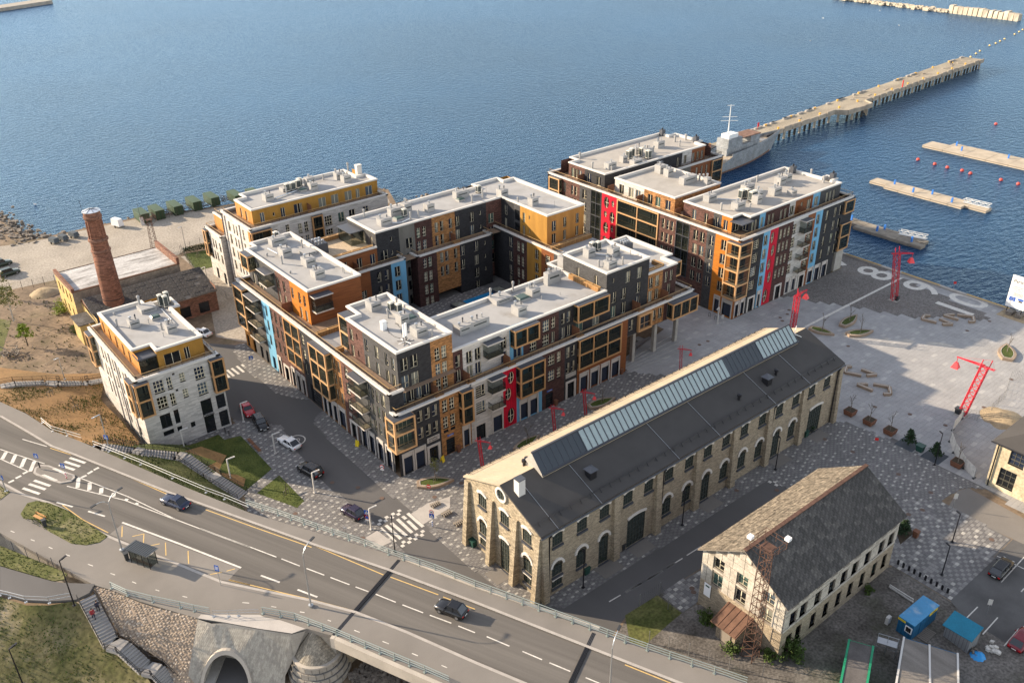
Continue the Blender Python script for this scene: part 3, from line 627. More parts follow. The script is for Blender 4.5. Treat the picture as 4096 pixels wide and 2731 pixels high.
ring(rg,(47.6,116.53,0),1.3,1.5,.016);struct('speed_mark',rg,'paint_white',st_);text('speed_mark','30',1.3,(*(47.56,116.56,0)[:2],.018),R(-25),'paint_white',parent=st_)
sheet('pale_crossing',[(43.88,88.46),(46.02,88.66),(46.35,85.33),(44.24,85.46)],.05,'pale_slab');sheet('pale_crossing',[(51.72,88.66),(54.96,89.08),(58.41,88.22),(56.9,86.11),(51.77,85.55)],.05,'pale_slab')
def circ(x,y,r,n=14): return [(x + r*math.cos(2*math.pi*k/n),y + r*math.sin(2*math.pi*k/n)) for k in range(n)]
flat('rust_iron',(.13,.085,.065),.8)
MH=[(38.77,99.63),(43.58,88.62),(48.93,99.03),(50.38,94.48),(46.54,102.66),(56.56,89.62),(61.62,89.74),(92.21,61.59),(96.86,57.77),(113.74,60.77),(144.17,75.85),(144.29,91.63),(143.43,90.46),(146.72,91.6),(148.57,92.52),(167.51,64.17),(154.83,55.72),(128.64,60.79),(131.04,55.74),(132.39,50.23),(142.62,48.76),(139.84,47.51),(155.4,50.01),(174.85,63.26),(109.09,41.44),(106.63,42.21),(113.77,42.7),(114.25,48.16),(114.09,55.91),(110.4,32.05),(125.22,94.69),(122.86,94.81),(128.13,90.47),(71.54,52.49),(71.17,51.89)]
for p in MH: struct('manhole_cover',MB().prism(circ(p[0],p[1],.36),.05,.058),'rust_iron')
# lawns
def lawn(name,pts,z=.05,m='grass',n=0,h=.12):
    o=struct(name,MB().prism(pts,.0,z),m)
    return o
lawn('lawn',LAWN2)
lawn('lawn',[(63.25,205.95),(69.71,204.49),(66.94,193.87),(61.59,194.09)])
# ------------------------------------------------ terrain north of the road
def terrain(name,outline,inner,m,kind='structure',hole=None):
    pts=[Vector(p[:2]) for p in outline + inner];zz=[p[2] for p in outline + inner];n=len(outline)
    vs,es,fs,ov,oe,of=delaunay_2d_cdt(pts,[(n + k,n + k + 1) for k in range(len(inner) - 1)] if hole else [],[list(range(n))],1,1e-4)
    mb=MB()
    for k,v in enumerate(vs):
        src=ov[k][0] if ov[k] else min(range(len(pts)),key=lambda i: (pts[i] - v).length)
        mb.V((v.x,v.y,zz[src]))
    for f in fs:
        c=sum((vs[i] for i in f),Vector((0,0)))/len(f)
        if not (hole and inside(c.x,c.y,hole)): mb.F(f)
    return struct(name,mb,m,kind=kind,smooth=True)
HO=[(11.64,149.66,6.2),(14.18,143.12,6.2),(15.83,135.08,6.2),(18.6,128.99,6.2),(19.73,126.68,6.2),(21.18,126.78,5.9),(24.5,125.5,4.6),(26.6,127.5,2.6),(26.66,138.81,1.7),(26.34,149.19,0.8),(28.68,155.07,0.6),(25.77,154.39,1.6),(20.55,154.85,3),(14.78,156.36,4.6),(12.6,155.09,5.4),(0,165,6.0),(-12,186,6.2),(-8,186,6.2),(4,161,6.2)]
terrain('grass_bank',HO,[(19.07,142.92,4),(16.45,149.61,4.9),(24.01,146.46,2.4),(23.16,137.08,3)],'hill_straw')
BO=[(12.6,155.09,5.4),(14.78,156.36,4.6),(20.55,154.85,3),(25.77,154.39,1.6),(28.68,155.07,0.6),(29.45,159.79,0.3),(22.54,162.29,1.6),(14.86,168.01,3.4),(-8,200,3),(-14,192,6.1),(-12,186,6.2),(0,165,6.0)]
terrain('dirt_slope',BO,[],'hill_straw')
S3=[(19.59,126.2,6.2),(21.98,119.73,6.2),(24.42,112.9,6.2),(26.8,106.52,6.2),(29.34,100.53,6.2),(31.4,97,5.8),(32.5,100,2.0),(33.49,108.57,0.2),(31.61,113.09,1.6),(29.27,118.72,3.3),(24.62,122.04,4.9),(20.51,124.46,6.1)]
terrain('grass_bank',S3,[],'rough_grass')
L3=[(21.16,126.58,6.1),(24.5,125.5,4.6),(27.87,127.74,2.3),(33.01,124.81,1.2),(38.35,126.3,0.1),(38.48,124.36,0.06),(40.95,123.74,0.06),(41.05,123.44,0.06),(40.98,111.88,0.06),(35.6,109.47,0.06),(35.26,109.41,0.05),(33.07,114.04,1.6),(30.65,120.02,3.3),(29.98,121.26,3.35),(25.49,123.3,4.95)]
terrain('lawn',L3,[(36.2,116.94,1),(35.51,118.03,0.5)],'grass')
terrain('straw_patch',[(30.89,121.31,2.9),(33.99,122.29,1.9),(36.55,118.59,1),(35.34,117.58,0.62),(36.56,111.78,0.34),(35.42,110.1,0.2),(33.47,114.15,1.55)],[],'hill_straw')
# ------------------------------------------------ elevated road
RZ=6.3
PN=[(-8,186),(4,161)] + [(11.63,149.47),(14.08,142.58),(15.85,135.07),(18.53,128.67)] + [(19.56,126.04),(23.24,116.16),(26.86,106.63),(31.16,96.21)] + [(41.24,77.16),(46.11,65.37),(59.93,35.6)] + [(76,-2)]
CN=[(-20,186),(2,155.5)] + [(10.55,144.48),(12.82,136.61),(14.6,130.24),(16.4,126.28),(24.11,107.81),(34.55,85.09),(39.62,74.59),(44.56,63.33),(54.09,40.47)] + [(70,3)]
CS=[(-32,180),(-8,158)] + [(6.6,126.24),(8.63,120.38),(10.74,116.52),(12.16,113.13),(12.98,108.82),(14.77,104.25),(15.85,101.79),(19.62,93.72),(22.96,86.29),(26.36,81.44),(29.82,76.61),(33.13,71.28),(36.08,64.81),(39.4,56.49)] + [(60,8)]
PS=[(-60,150),(-12,125)] + [(3.94,113.92),(10.54,95.9),(11.97,93.54),(14.09,89.24),(16.08,85.91),(18.19,82.44),(20.48,79.66),(23.08,76.29),(25.72,73.14),(27.37,72.63),(29.37,69.34),(32.47,61.98),(34.8,56.56)] + [(55,10)]
rd=struct('road',MB().prism(CN + CS[::-1],RZ - .5,RZ),'road_asphalt')
struct('footpath',MB().prism(PN + CN[::-1],RZ - .5,RZ + .12),'path_asphalt')
struct('cycle_path',MB().prism(CS + PS[::-1],RZ - .5,RZ + .12),'path_asphalt')
def ribbon(name,line,w_,z0,z1,m,parent=None,side=1):
    mb=MB()
    for p,q in zip(line,line[1:]):
        p=Vector(p[:2]);q=Vector(q[:2]);d=(q - p).normalized();n=Vector((-d.y,d.x))*w_*side
        mb.prism([tuple(p),tuple(q),tuple(q + n),tuple(p + n)],z0,z1)
    return struct(name,mb,m,parent)
struct('parapet_paving',MB().poly([(p[0],p[1],RZ + .126) for p in [(18.8,82.61),(19.71,81.84),(24.1,78.12),(24.35,77.46),(25.62,75.72),(27.23,72.75),(25.7,73.07),(23.07,76.23),(20.47,79.6),(18.28,82.29)]]),'pale_slab')
ribbon('kerb',CN,.35,RZ - .1,RZ + .15,'kerb_stone');ribbon('kerb',CS,.35,RZ - .1,RZ + .15,'kerb_stone',side=-1)
J1=[(41.7,75.4),(28.9,69.6)];J2=[(52.2,51.0),(45.5,47.6)]
def clipline(L,t0,t1):      # keep the polyline part whose distance along the road axis lies in (t0, t1)
    ax=Vector((.395,-.919));out=[]
    for p,q in zip(L,L[1:]):
        a=Vector(p[:2]);b_=Vector(q[:2]);ta,tb=a.dot(ax),b_.dot(ax)
        if tb <= t0 or ta >= t1: continue
        A_=a if ta >= t0 else a.lerp(b_,(t0 - ta)/(tb - ta));B_=b_ if tb <= t1 else a.lerp(b_,(t1 - ta)/(tb - ta))
        if not out: out.append(tuple(A_))
        out.append(tuple(B_))
    return out
ax=Vector((.395,-.919));tj1=Vector((35.3,72.5)).dot(ax);tj2=Vector((49,49.3)).dot(ax)
PNl,PSl=clipline(PN,-900,tj1),clipline(PS,-900,tj1);PNm,PSm=clipline(PN,tj1,tj2),clipline(PS,tj1,tj2);PNr,PSr=clipline(PN,tj2,900),clipline(PS,tj2,900)
struct('embankment',MB().prism([(p[0] - .25,p[1] - .1) for p in PNl] + [(p[0] + .25,p[1] + .1) for p in PSl[::-1]],0,RZ - .52),'retain')
struct('embankment',MB().prism([(p[0] - .25,p[1] - .1) for p in PNr] + [(p[0] + .25,p[1] + .1) for p in PSr[::-1]],0,RZ - .52),'retain')
bd=struct('bridge_deck',MB().prism(PNm + PSm[::-1],RZ - 1.15,RZ - .52),'bridge_conc')
ribbon('bridge_edge',PNm,.5,RZ - 1.3,RZ + .22,'bridge_conc',side=1);ribbon('bridge_edge',PSm,.5,RZ - 1.3,RZ + .22,'bridge_conc',side=-1)
flat('girder_ochre',(.42,.31,.14),.5)
gd=MB()
for f in (.06,.35,.65,.94):
    a=Vector(PSm[0]).lerp(Vector(PNm[0]),f);b_=Vector(PSm[-1]).lerp(Vector(PNm[-1]),f);gd.bar((*a,RZ - 1.6),(*b_,RZ - 1.6),.5,.9)
struct('bridge_girder',gd,'girder_ochre')
for J in (J1,J2):
    a,b_=Vector(J[0]),Vector(J[1]);d=(b_ - a).normalized();n_=Vector((-d.y,d.x));mb=MB()
    for k in (-.16,.0,.16): p,q=a + n_*k,b_ + n_*k;mb.bar((*p,RZ + .128),(*q,RZ + .128),.09,.03)
    mb.bar((*a,RZ + .012),(*b_,RZ + .012),.45,.01,1);mb.bar((*a,RZ + .06),(*b_,RZ + .06),.5,.1,1);struct('expansion_joint',mb,['dark_metal','asphalt_black'],rd)
# markings on the elevated road
M1=RZ + .006
marks('edge_line',pairs([(14.43,130.2),(16.4,126.28),(17.99,122.92),(21.14,115.16),(21.14,115.16),(24.04,107.61),(26.84,100.92),(30.49,92.96),(30.49,92.96),(34.38,84.76),(31.74,92.1),(35.47,83.1),(35.47,83.1),(38.83,74.51),(39.29,73.64),(42.1,67.4),(42.35,66.72),(44.08,62.69),(51.76,45.64),(53.84,40.55)]),.13,M1,'paint_yellow',rd)
marks('edge_line',pairs([(12,114.67),(13.22,109.66),(13.22,109.66),(15.04,104.68),(23.71,86.03),(25.36,83.54),(23.77,86.03),(27.69,79.96),(27.69,79.96),(29.87,76.7),(29.87,76.7),(32.9,71.78)]),.13,M1,'paint_yellow',rd)
marks('centre_line',pairs([(23.05,101.23),(26.37,93.93),(26.37,93.93),(28.27,89.9),(24.74,97.66),(27.54,91.62),(27.54,91.62),(30.07,86)]),.15,M1,'paint_white',rd)
marks('lane_dash',pairs([(30.42,85.31),(31.6,82.61),(32.04,81.69),(33.18,79.19),(33.57,78.36),(34.74,75.75),(35.13,74.94),(35.91,73.24),(36.37,72.32),(37.51,69.64),(37.9,68.79),(39.07,66.15),(39.46,65.34),(40.67,62.72),(41.04,61.86),(41.91,59.82)] + [(42.59,58.5),(43.69,55.77),(44.34,54.26),(45.25,51.98),(45.6,51.14),(46.56,48.8),(47.27,47.14),(48.32,44.56)]),.15,M1,'paint_white',rd)
marks('lane_dash',pairs([(14.34,110.99),(15.77,108.41),(11.55,115.84),(12.99,113.37),(27.09,84.23),(28.36,81.61),(29.47,79.07),(30.73,76.42)]),.24,M1,'paint_white',rd)
marks('bus_line',pairs([(17.16,105.6),(21.43,96.59),(21.43,96.59),(25.78,87.08)]),.26,M1,'paint_white',rd)
marks('hatch_line',pairs([(8.47,134.86),(12.69,126.5),(7.89,132.2),(10.31,126.14),(15.55,119.88),(19.63,110.62),(19.63,110.62),(23.05,101.23),(13.7,118.74),(19.01,110.12),(19.01,110.12),(22.95,101.37),(11.76,135.53),(14.15,131)]),.14,M1,'paint_white',rd)
marks('hatch_bar',pairs([(8.11,131.82),(9.01,133.46),(8.97,129.83),(9.94,131.75),(9.81,127.87),(10.82,129.9),(10.54,125.84),(11.73,128.22),(14.75,117.35),(15.57,119.69),(15.86,115.66),(16.47,117.5),(16.92,113.88),(17.38,115.13),(18.01,111.99),(18.35,112.83),(19.05,110.02),(19.36,110.27),(19.91,108.25),(20.18,108.35)]),.55,M1 + .002,'paint_white',rd)
marks('crossing_bar',pairs([(15.99,125.64),(17.4,122.78),(15.12,125.17),(16.5,122.4),(14.27,124.81),(15.66,122.04),(10.43,123.24),(11.87,120.34),(9.65,122.79),(11.13,119.91),(8.73,122.33),(10.22,119.37),(7.44,125.03),(8.21,125.16),(8.5,125.49),(9.28,125.62),(9.58,125.95),(10.26,126.08),(15.82,119.48),(16.62,119.56),(16.85,119.82),(17.62,120.04),(17.81,120.16),(18.58,120.35)]),.42,M1,'paint_white',rd)
marks('path_dash',pairs([(5.13,113.33),(5.45,112.63),(6.75,109.76),(7.07,109.13),(8.18,106.66),(8.46,106.01),(9.48,103.74),(9.81,103.11),(11.13,100.07),(11.52,99.3),(12.8,96.54),(13.14,95.88),(14.4,93.3),(14.67,92.7),(16.12,90.09),(16.4,89.58),(18.24,86.9),(18.61,86.36),(23.36,81.28),(23.96,80.66),(25.75,78.46),(26.15,77.96),(27.95,75.51),(28.32,75.04),(29.84,72.25),(30.06,71.85),(31.43,68.91),(31.75,68.23),(33.06,65.42),(33.41,64.65),(34.66,61.84),(34.97,61.13),(36.22,58.36),(36.51,57.71)]),.11,RZ + .126,'paint_white')
struct('bus_bay',MB().poly([(p[0],p[1],RZ + .004) for p in [(17.04,105.25),(25.57,87.1),(23.62,85.99),(22.8,86.93),(19.22,94.58),(15.12,104.24)]]),'path_asphalt',rd)
marks('bus_bay_mark',pairs([(16.16,102.66),(16.89,104.78),(17.25,101.88),(18.61,101.39),(18.61,101.39),(17.93,99.62),(18.09,98.65),(19.51,98.15),(20.18,97.86),(19.34,95.41),(21.84,94.4),(20.99,92.04),(22.35,88.44),(23.63,87.87),(24.14,87.7),(25.11,87.4)]),.12,RZ + .009,'paint_yellow',rd)
isl=[(10.8,125.01),(11.27,126.19),(12.21,126.39),(13.06,125.49),(14.62,122.06),(15.28,120.64),(15.19,119.93),(14.48,119.33),(13.12,119.91),(12.51,121),(11.04,124.12)]
il=struct('traffic_island',MB().prism(isl,RZ,RZ + .14),'kerb_stone');struct('island_surface',MB().prism(offset(isl,-.3),RZ + .1,RZ + .146),'path_asphalt',il)
for q in ([(13.15,124.27),(13.63,124.04),(14.54,121.69),(14.16,121.68)],[(11.56,123.7),(11.97,123.52),(13.1,120.86),(12.64,120.84)]): struct('tactile_strip',MB().poly([(p[0],p[1],RZ + .15) for p in q]),'paint_white',il)
lawn_z=RZ + .12
struct('verge',MB().prism([(7.03,116.19),(8.33,118.05),(9.48,117.77),(10.77,115.98),(12.06,113.18),(13,109.8),(14.73,103.82),(13.51,103.3),(12,103.87),(10.64,105.43),(8.97,110.1),(8.4,113.38),(7.09,114.93)],RZ,RZ + .17),'rough_grass')
struct('verge',MB().prism([(3.34,111.01),(5.6,106.38),(7.62,102.3),(8.58,99.95),(8.03,99.15),(6.94,99.69),(2.48,107.02)],RZ,RZ + .17),'rough_grass');struct('verge',MB().prism([(6.32,124.77),(7.08,122.31),(5.57,121.32)],RZ,RZ + .17),'rough_grass')
struct('service_path',MB().prism([(2.44,106.86),(6.72,99.87),(7.71,98.67),(10.73,95.89),(9.73,94.76),(8.15,94.65),(5.48,96.53),(3.45,98.46),(1.35,101.79)],RZ - .3,RZ + .125),'asphalt')
# ------------------------------------------------ south bank, stairs slope, tunnel front
mat('cobble_slope',(0.30,0.235,0.18),.9,.3,.4,fine=.3,fscale=4,bump=.5)
mat('block_slope',(0.30,0.265,0.215),.9,.3,.8,fine=.3,fscale=6,kind='ibrick',brick=(.33,.2),bump=.4)
GB=[(1.19,101.32,6.2),(3.32,97.72,6.2),(5.29,96.07,6.2),(7.95,94.74,6.2),(8.5,94.16,5.6),(8.83,87.97,3.4),(11.36,82.65,1.8),(11.45,81.43,1.4),(10.49,81.82,0.2),(4,84,0),(-14,92,0),(-30,108,4)]
terrain('grass_bank',GB,[(4.47,93.29,3.4),(1.13,93.75,3.6)],'bank_grass')
CO=[(10.49,95.77,6.25),(11.94,93.45,6.3),(14.03,89.07,6.3),(16.02,85.74,6.3),(18.31,82.41,6.3),(16.54,80.88,3.6),(15.13,79.53,1.6),(15.47,78.96,0.6),(14.8,78.4,.1),(13.67,80.34,0.9),(13.69,82.47,2),(12.76,84.24,2.9),(10.79,88.61,3.6),(10.55,93.12,5.6)]
terrain('cobble_bank',CO,[],'cobble_slope')
# individual cobbles set in the bank
cbm=[]
for k in range(5):
    q=MB();n=7;ring_=[(.175*math.cos(2*math.pi*i/n)*rnd.uniform(.75,1.1),.15*math.sin(2*math.pi*i/n)*rnd.uniform(.75,1.1)) for i in range(n)]
    q.hexa([(x,y,-.06) for x,y in ring_],[(x*.7,y*.7,.06) for x,y in ring_]);cbm.append(q)
for nm,c in (('cobble_a',(.40,.33,.26)),('cobble_b',(.32,.265,.215)),('cobble_c',(.50,.43,.36))): mat(nm,c,.9,.2,2)
def height_on(tri,x,y):
    for a,b_,c in tri:
        d=(b_[1] - c[1])*(a[0] - c[0]) + (c[0] - b_[0])*(a[1] - c[1])
        if abs(d) < 1e-9: continue
        l1=((b_[1] - c[1])*(x - c[0]) + (c[0] - b_[0])*(y - c[1]))/d;l2=((c[1] - a[1])*(x - c[0]) + (a[0] - c[0])*(y - c[1]))/d
        if l1 >= -.001 and l2 >= -.001 and l1 + l2 <= 1.001: return l1*a[2] + l2*b_[2] + (1 - l1 - l2)*c[2]
    return None
def tris(o):
    me=o.data;out=[]
    for p in me.polygons:
        v=[tuple(me.vertices[i].co) for i in p.vertices]
        for k in range(1,len(v) - 1): out.append((v[0],v[k],v[k + 1]))
    return out
bank=D.objects['cobble_bank'];tb=tris(bank);mb=MB();ind=0;y=76.0;MSH={}
while y < 97:
    x=8.0
    while x < 26:
        xx=x + rnd.uniform(-.09,.09);yy=y + rnd.uniform(-.09,.09);z=height_on(tb,xx,yy)
        if z is not None:
            k=rnd.randrange(5);m=rnd.choices((0,1,2),(.5,.3,.2))[0]
            if ind < 150 and z < 4:
                if (k,m) not in MSH: MSH[(k,m)]=mesh('cobble',cbm[k],'cobble_' + 'abc'[m])
                link('cobble',MSH[(k,m)],bank,(xx,yy,z + .03),rnd.uniform(0,6));ind += 1
            else:
                i0=len(mb.v);mb.v += [(xx + p[0],yy + p[1],z + .03 + p[2]) for p in cbm[k].v];mb.f += [tuple(i0 + i for i in f) for f in cbm[k].f];mb.m += [m]*len(cbm[k].f)
        x += .34
    y += .29
o=link('cobbles',mesh('cobbles',mb,['cobble_a','cobble_b','cobble_c']),bank);o['kind']='stuff'
TF=[(18.25,82.25,6.3),(19.23,80.58,6.3),(20.46,79.62,6.3),(23.06,76.24,6.3),(25.68,73.06,6.3),(27.1,72.53,6.3),(25.73,72.81,3.6),(23.89,72.67,1.2),(23.5,72.3,.2),(18,76,.2),(14.8,78.4,.1),(15.47,78.96,0.6),(15.13,79.53,1.6),(16.54,80.88,3.6)]
# elliptical tunnel mouth cut flush with the slope
A0,A1=Vector((16.0,78.3)),Vector((20.4,74.5));ad_=(A1 - A0).normalized();an=Vector((-ad_.y,ad_.x));an=an if an.y > 0 else -an;mc=(A0 + A1)/2;rr_=2.75;AN=20
def arch(r,dep,k): a=math.pi*k/AN;z=.1 + r*1.36*math.sin(a);return Vector((*(mc + ad_*r*math.cos(a) + an*(dep + z*.5)),z))
HOLE=[tuple(arch(rr_,0,k)) for k in range(AN + 1)]
tf=terrain('paved_slope',TF,HOLE,'retain',hole=HOLE)
tb=tris(tf);mb=MB();r=0;y=70.0
for nm,c in (('block_a',(.36,.335,.29)),('block_b',(.31,.285,.25)),('block_c',(.40,.37,.32))): mat(nm,c,.9,.15,2)
while y < 84:
    x=14 + .17*(r % 2)
    while x < 30:
        zs=[height_on(tb,x + dx,y + dy) for dx,dy in ((.015,.015),(.32,.015),(.32,.19),(.015,.19))]
        if None not in zs:
            b4=[(x + dx,y + dy,z - .02) for (dx,dy),z in zip(((.015,.015),(.32,.015),(.32,.19),(.015,.19)),zs)];i=mb.V(*b4,*[(p[0],p[1],p[2] + .045) for p in b4]);m=rnd.randrange(3)
            for q in ((4,5,6,7),(0,1,5,4),(1,2,6,5),(2,3,7,6),(3,0,4,7)): mb.F([i + k for k in q],m)
        x += .335
    y += .2;r += 1
o=link('paving_blocks',mesh('paving_blocks',mb,['block_a','block_b','block_c']),tf);o['kind']='stuff'
# ================================================================== apartment buildings
F3=[6.3,9.35,12.25];F2=[6.3,9.35];F4=[6.1,9.1,12.1,15.1]
# ---------------------------------------------------------------- west wing of the courtyard block
cw=thing('apartment_building','long street wing with black corner tower, copper bays, blue strip and orange wood tower','apartment building',(55.4,97,0))
B=cw
h=[]
h.append(bay(B,'W',55.4,147.6,152.0,5.3,14.0,1.2,1,3,'ochre_lit','copper_lit'))
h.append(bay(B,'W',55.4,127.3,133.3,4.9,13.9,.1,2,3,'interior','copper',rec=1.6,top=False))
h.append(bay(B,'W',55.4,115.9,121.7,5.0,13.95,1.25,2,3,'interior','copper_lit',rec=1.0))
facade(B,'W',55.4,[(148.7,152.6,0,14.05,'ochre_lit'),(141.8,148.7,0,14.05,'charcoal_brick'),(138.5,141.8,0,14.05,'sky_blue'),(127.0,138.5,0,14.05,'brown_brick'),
    (121.7,127.0,0,14.05,'black_brick'),(113.0,121.7,0,14.05,'orange_brick'),(109.2,113.0,0,14.05,'brown_brick'),(98.4,109.2,0,14.05,'charcoal_brick')],
    [('n',.8,2.1,[149.1,140.1,138.0 + .1,136.3,134.4],F3),('n',.8,2.1,[126.2],[6.2]),('g',1.1,2.0,[126.2],[9.3,12.2]),('n',.8,2.1,[115.3,113.8],F3),('g',1.2,2.0,[111.3],F3),('n',.75,2.1,[104.7,103.35,102.0],F3),
     ('d',1.2,2.2,[100.3],F3),('K',3.7,3.7,[123.7],[1.86]),('K',1.2,2.7,[151.6,148.6,145.4,143.0,140.1],[1.4]),('S',1.1,3.7,[137.4,131.9,130.0,128.1],[2.0]),('D',1.5,2.9,[134.6,110.7],[1.5]),
     ('S',1.2,3.9,[120.3,118.6,116.8],[2.1]),('S',2.0,3.9,[114.4],[2.1]),('S',1.5,3.9,[107.3,105.0,102.4,99.9],[2.1])],h)
balcony(B,'W',55.4,142.6,146.6,[5.2,8.2,11.2],1.3,13.6)
balcony(B,'W',55.4,104.9,108.6,[5.2,8.2,11.2],1.3,13.7)
sg=MB();sbox(sg,'W',55.4,109.6,111.8,.02,.08,4.1,4.7);part('entrance_sign',sg,'concrete',B)
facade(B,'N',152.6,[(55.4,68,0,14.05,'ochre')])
facade(B,'S',98.4,[(55.4,57.9,11.05,14.05,'black_brick')])
facade(B,'E',68.0,[(115.2,127.4,0,14.05,'red_wood'),(127.4,139.9,0,14.05,'red_wood')])
strip_coping(B,[(68,152.6),(55.4,152.6),(55.4,98.4),(57.9,98.4)],14.05,1)
railing(B,[(55.75,152.3),(55.75,98.7),(57.8,98.7)],14.37,.75)
part('terrace_deck',MB().poly([(55.6,98.5,13.5),(68,98.5,13.5),(68,115.3,13.5),(55.6,115.3,13.5)]).poly([(55.6,122.8,13.5),(68,122.8,13.5),(68,152.5,13.5),(55.6,152.5,13.5)]),'deck',B)
part('roof',MB().poly([(55.6,115.3,13.51),(68,115.3,13.51),(68,122.8,13.51),(55.6,122.8,13.51)]),'membrane',B)
planters(B,(56.6,122.9),(67.6,122.9),13.5);planters(B,(56.3,115.9),(57.7,115.9),13.5)
# south face of the west wing
h=[bay(B,'S',97.0,66.95,69.2,4.9,11.0,1.0,1,2,'interior')]
facade(B,'S',97.0,[(55.4,63.3,0,11.05,'black_brick'),(63.3,69.2,0,11.05,'orange_brick')],
    [('n',.95,2.1,[59.6,61.0,62.35],F2),('g',.95,2.1,[64.25,65.6],F2),('S',1.7,3.7,[56.95,59.2],[2.0]),('D',1.7,2.9,[61.7],[1.5]),('K',1.7,3.0,[65.0],[1.52]),('S',1.1,3.9,[68.1],[2.05]),('P',.95,.6,[64.25,65.6],[4.6])],h,rec=.2)
cb_=MB();x0,x1,y0,y1=54.3,58.1,95.8,97.0       # copper corner bay wrapping the street corner
for z in (5.3,8.3,11.0 - .3):
    cb_.box(x0,x1,y0,y0 + .25,z,z + .3);cb_.box(x0,x0 + .25,y0 + .251,98.3,z + .001,z + .299);cb_.box(x1 - .25,x1,y0 + .251,97,z + .001,z + .299)
for x,y in ((x0,y0),(x1 - .28,y0),(x0,98.05)): cb_.box(x - .003,x + .281,y - .003,y + .281,5.3,11.0)
c_=part('bay_window',cb_,'copper_lit',B)
part('floor_slab',MB().prism([(x0 + .2,y0 + .2),(x1 - .2,y0 + .2),(x1 - .2,96.99),(55.38,96.99),(55.38,98.1),(x0 + .2,98.1)],5.31,5.5).prism([(x0 + .2,y0 + .2),(x1 - .2,y0 + .2),(x1 - .2,96.99),(55.38,96.99),(55.38,98.1),(x0 + .2,98.1)],8.25,8.5),'deck_pale',c_)
part('bay_roof',MB().prism([(x0 + .1,y0 + .1),(x1 - .1,y0 + .1),(x1 - .1,96.99),(55.38,96.99),(55.38,98.2),(x0 + .1,98.2)],10.9,11.03),'slate_metal',c_)
for z in (5.6,8.6):
    g=MB().quad((x0 + .28,y0 + .1,z),(x1 - .28,y0 + .1,z),(x1 - .28,y0 + .1,z + 2.1),(x0 + .28,y0 + .1,z + 2.1));part('pane',g,'glass_clear',c_)
    g=MB().quad((x0 + .1,y0 + .28,z),(x0 + .1,98.05,z),(x0 + .1,98.05,z + 2.1),(x0 + .1,y0 + .28,z + 2.1));part('pane',g,'glass_clear',c_)
r_=MB()
for z in (6.6,9.6): r_.box(x0 + .3,x1 - .3,y0 + .15,y0 + .2,z,z + .07);r_.box(x0 + .15,x0 + .2,y0 + .3,98,z,z + .07)
part('railing',r_,'copper_lit',c_)
d_=MB()
for z in (5.5,8.5):
    for k in range(3): d_.box(55.7 + k*.75,56.35 + k*.75,96.93,96.98,z + .1,z + 2.2,0);d_.box(55.62 + k*.75,55.68 + k*.75,96.9,96.97,z + .1,z + 2.2,1)
part('terrace_door',d_,['glass_green','cream'],c_)
strip_coping(B,[(55.4,98.4),(55.4,97),(69.2,97)],11.05,1);railing(B,[(55.7,98.3),(55.7,97.3),(69.2,97.3)],11.37,.75)
part('terrace_deck',MB().poly([(55.5,97.2,10.7),(69.2,97.2,10.7),(69.2,99.6,10.7),(55.5,99.6,10.7)]),'deck',B)
screen(B,'S',99.5,63.6,10.7)
# corner tower
T1=[(57.9,99.5),(67.95,99.5),(67.95,118.0),(60.2,118.0),(60.2,114.2),(57.9,114.2)]
h=[bay(B,'W',60.2,114.3,117.4,13.6,19.6,2.1,1,2,'interior_pale','copper_lit',rec=.3)]
facade(B,'W',57.9,[(109.3,114.2,13.5,19.8,'brown_brick'),(99.5,109.3,13.5,19.8,'charcoal_brick')],
    [('d',1.1,2.1,[113.0,105.35],[17.6]),('P',.35,1.1,[111.2],[14.9,17.9]),('n',.9,2.1,[108.4,102.5,100.75],[17.6]),('f',1.1,2.2,[113.0,108.4,105.35,102.5,100.75],[14.65])])
facade(B,'W',60.2,[(114.2,118.0,13.5,19.8,'brown_brick')],[],h);facade(B,'N',118.0,[(60.2,67.95,13.5,19.8,'brown_brick')]);facade(B,'N',114.2,[(57.9,60.2,13.5,19.8,'brown_brick')])
facade(B,'S',99.5,[(57.9,63.9,11.05,19.8,'black_brick'),(55.4,57.9,10.7,13.5,'black_brick'),(63.9,67.95,10.7,19.8,'orange_brick')],
    [('d',1.35,2.2,[59.1,60.85],[14.55,17.55]),('g',.95,2.1,[65.1,66.35],[14.4,17.2]),('f',.95,2.2,[57.0,58.6,60.0,61.4,62.8],[11.85]),('g',.95,2.2,[65.05,66.3],[11.8])])
facade(B,'E',67.95,[(99.5,118,10.7,19.8,'orange_brick')])
roof(B,T1,19.8)
# orange wood tower further up the street
T2=[(58.0,127.4),(68.3,127.4),(68.3,154.0),(59.8,154.0),(59.8,151.8),(58.0,151.8)]
h=[bay(B,'W',58.0,148.4,151.7,16.7,19.75,1.4,1,1,'interior','copper_lit',rec=.3)]
facade(B,'W',58.0,[(139.9,151.8,13.5,19.8,'charcoal_brick'),(134.2,139.9,13.5,19.8,'brown_brick'),(127.4,134.2,13.5,19.8,'orange_wood')],
    [('n',.9,2.1,[147.9,146.6,139.2,136.7,133.5,130.85,129.0],[17.5]),('f',.95,2.2,[149.9,147.9,146.6,139.2,136.8,130.9,128.9],[14.65])],h)
balcony(B,'W',58.0,140.6,144.0,[16.4],1.6,18.9);screen(B,'W',58.0,134.6,13.5)
facade(B,'S',127.4,[(58.0,68.3,13.5,19.8,'red_wood')]);facade(B,'N',154.0,[(59.8,68.3,0,19.8,'charcoal_brick')]);facade(B,'E',68.3,[(127.4,154,12,19.8,'red_wood')]);facade(B,'N',151.8,[(58,59.8,13.5,19.8,'charcoal_brick')]);facade(B,'W',59.8,[(151.8,154,13.5,19.8,'charcoal_brick')])
balcony(B,'S',127.4,58.4,61.8,[16.3],1.6,19.0)
roof(B,T2,19.8)
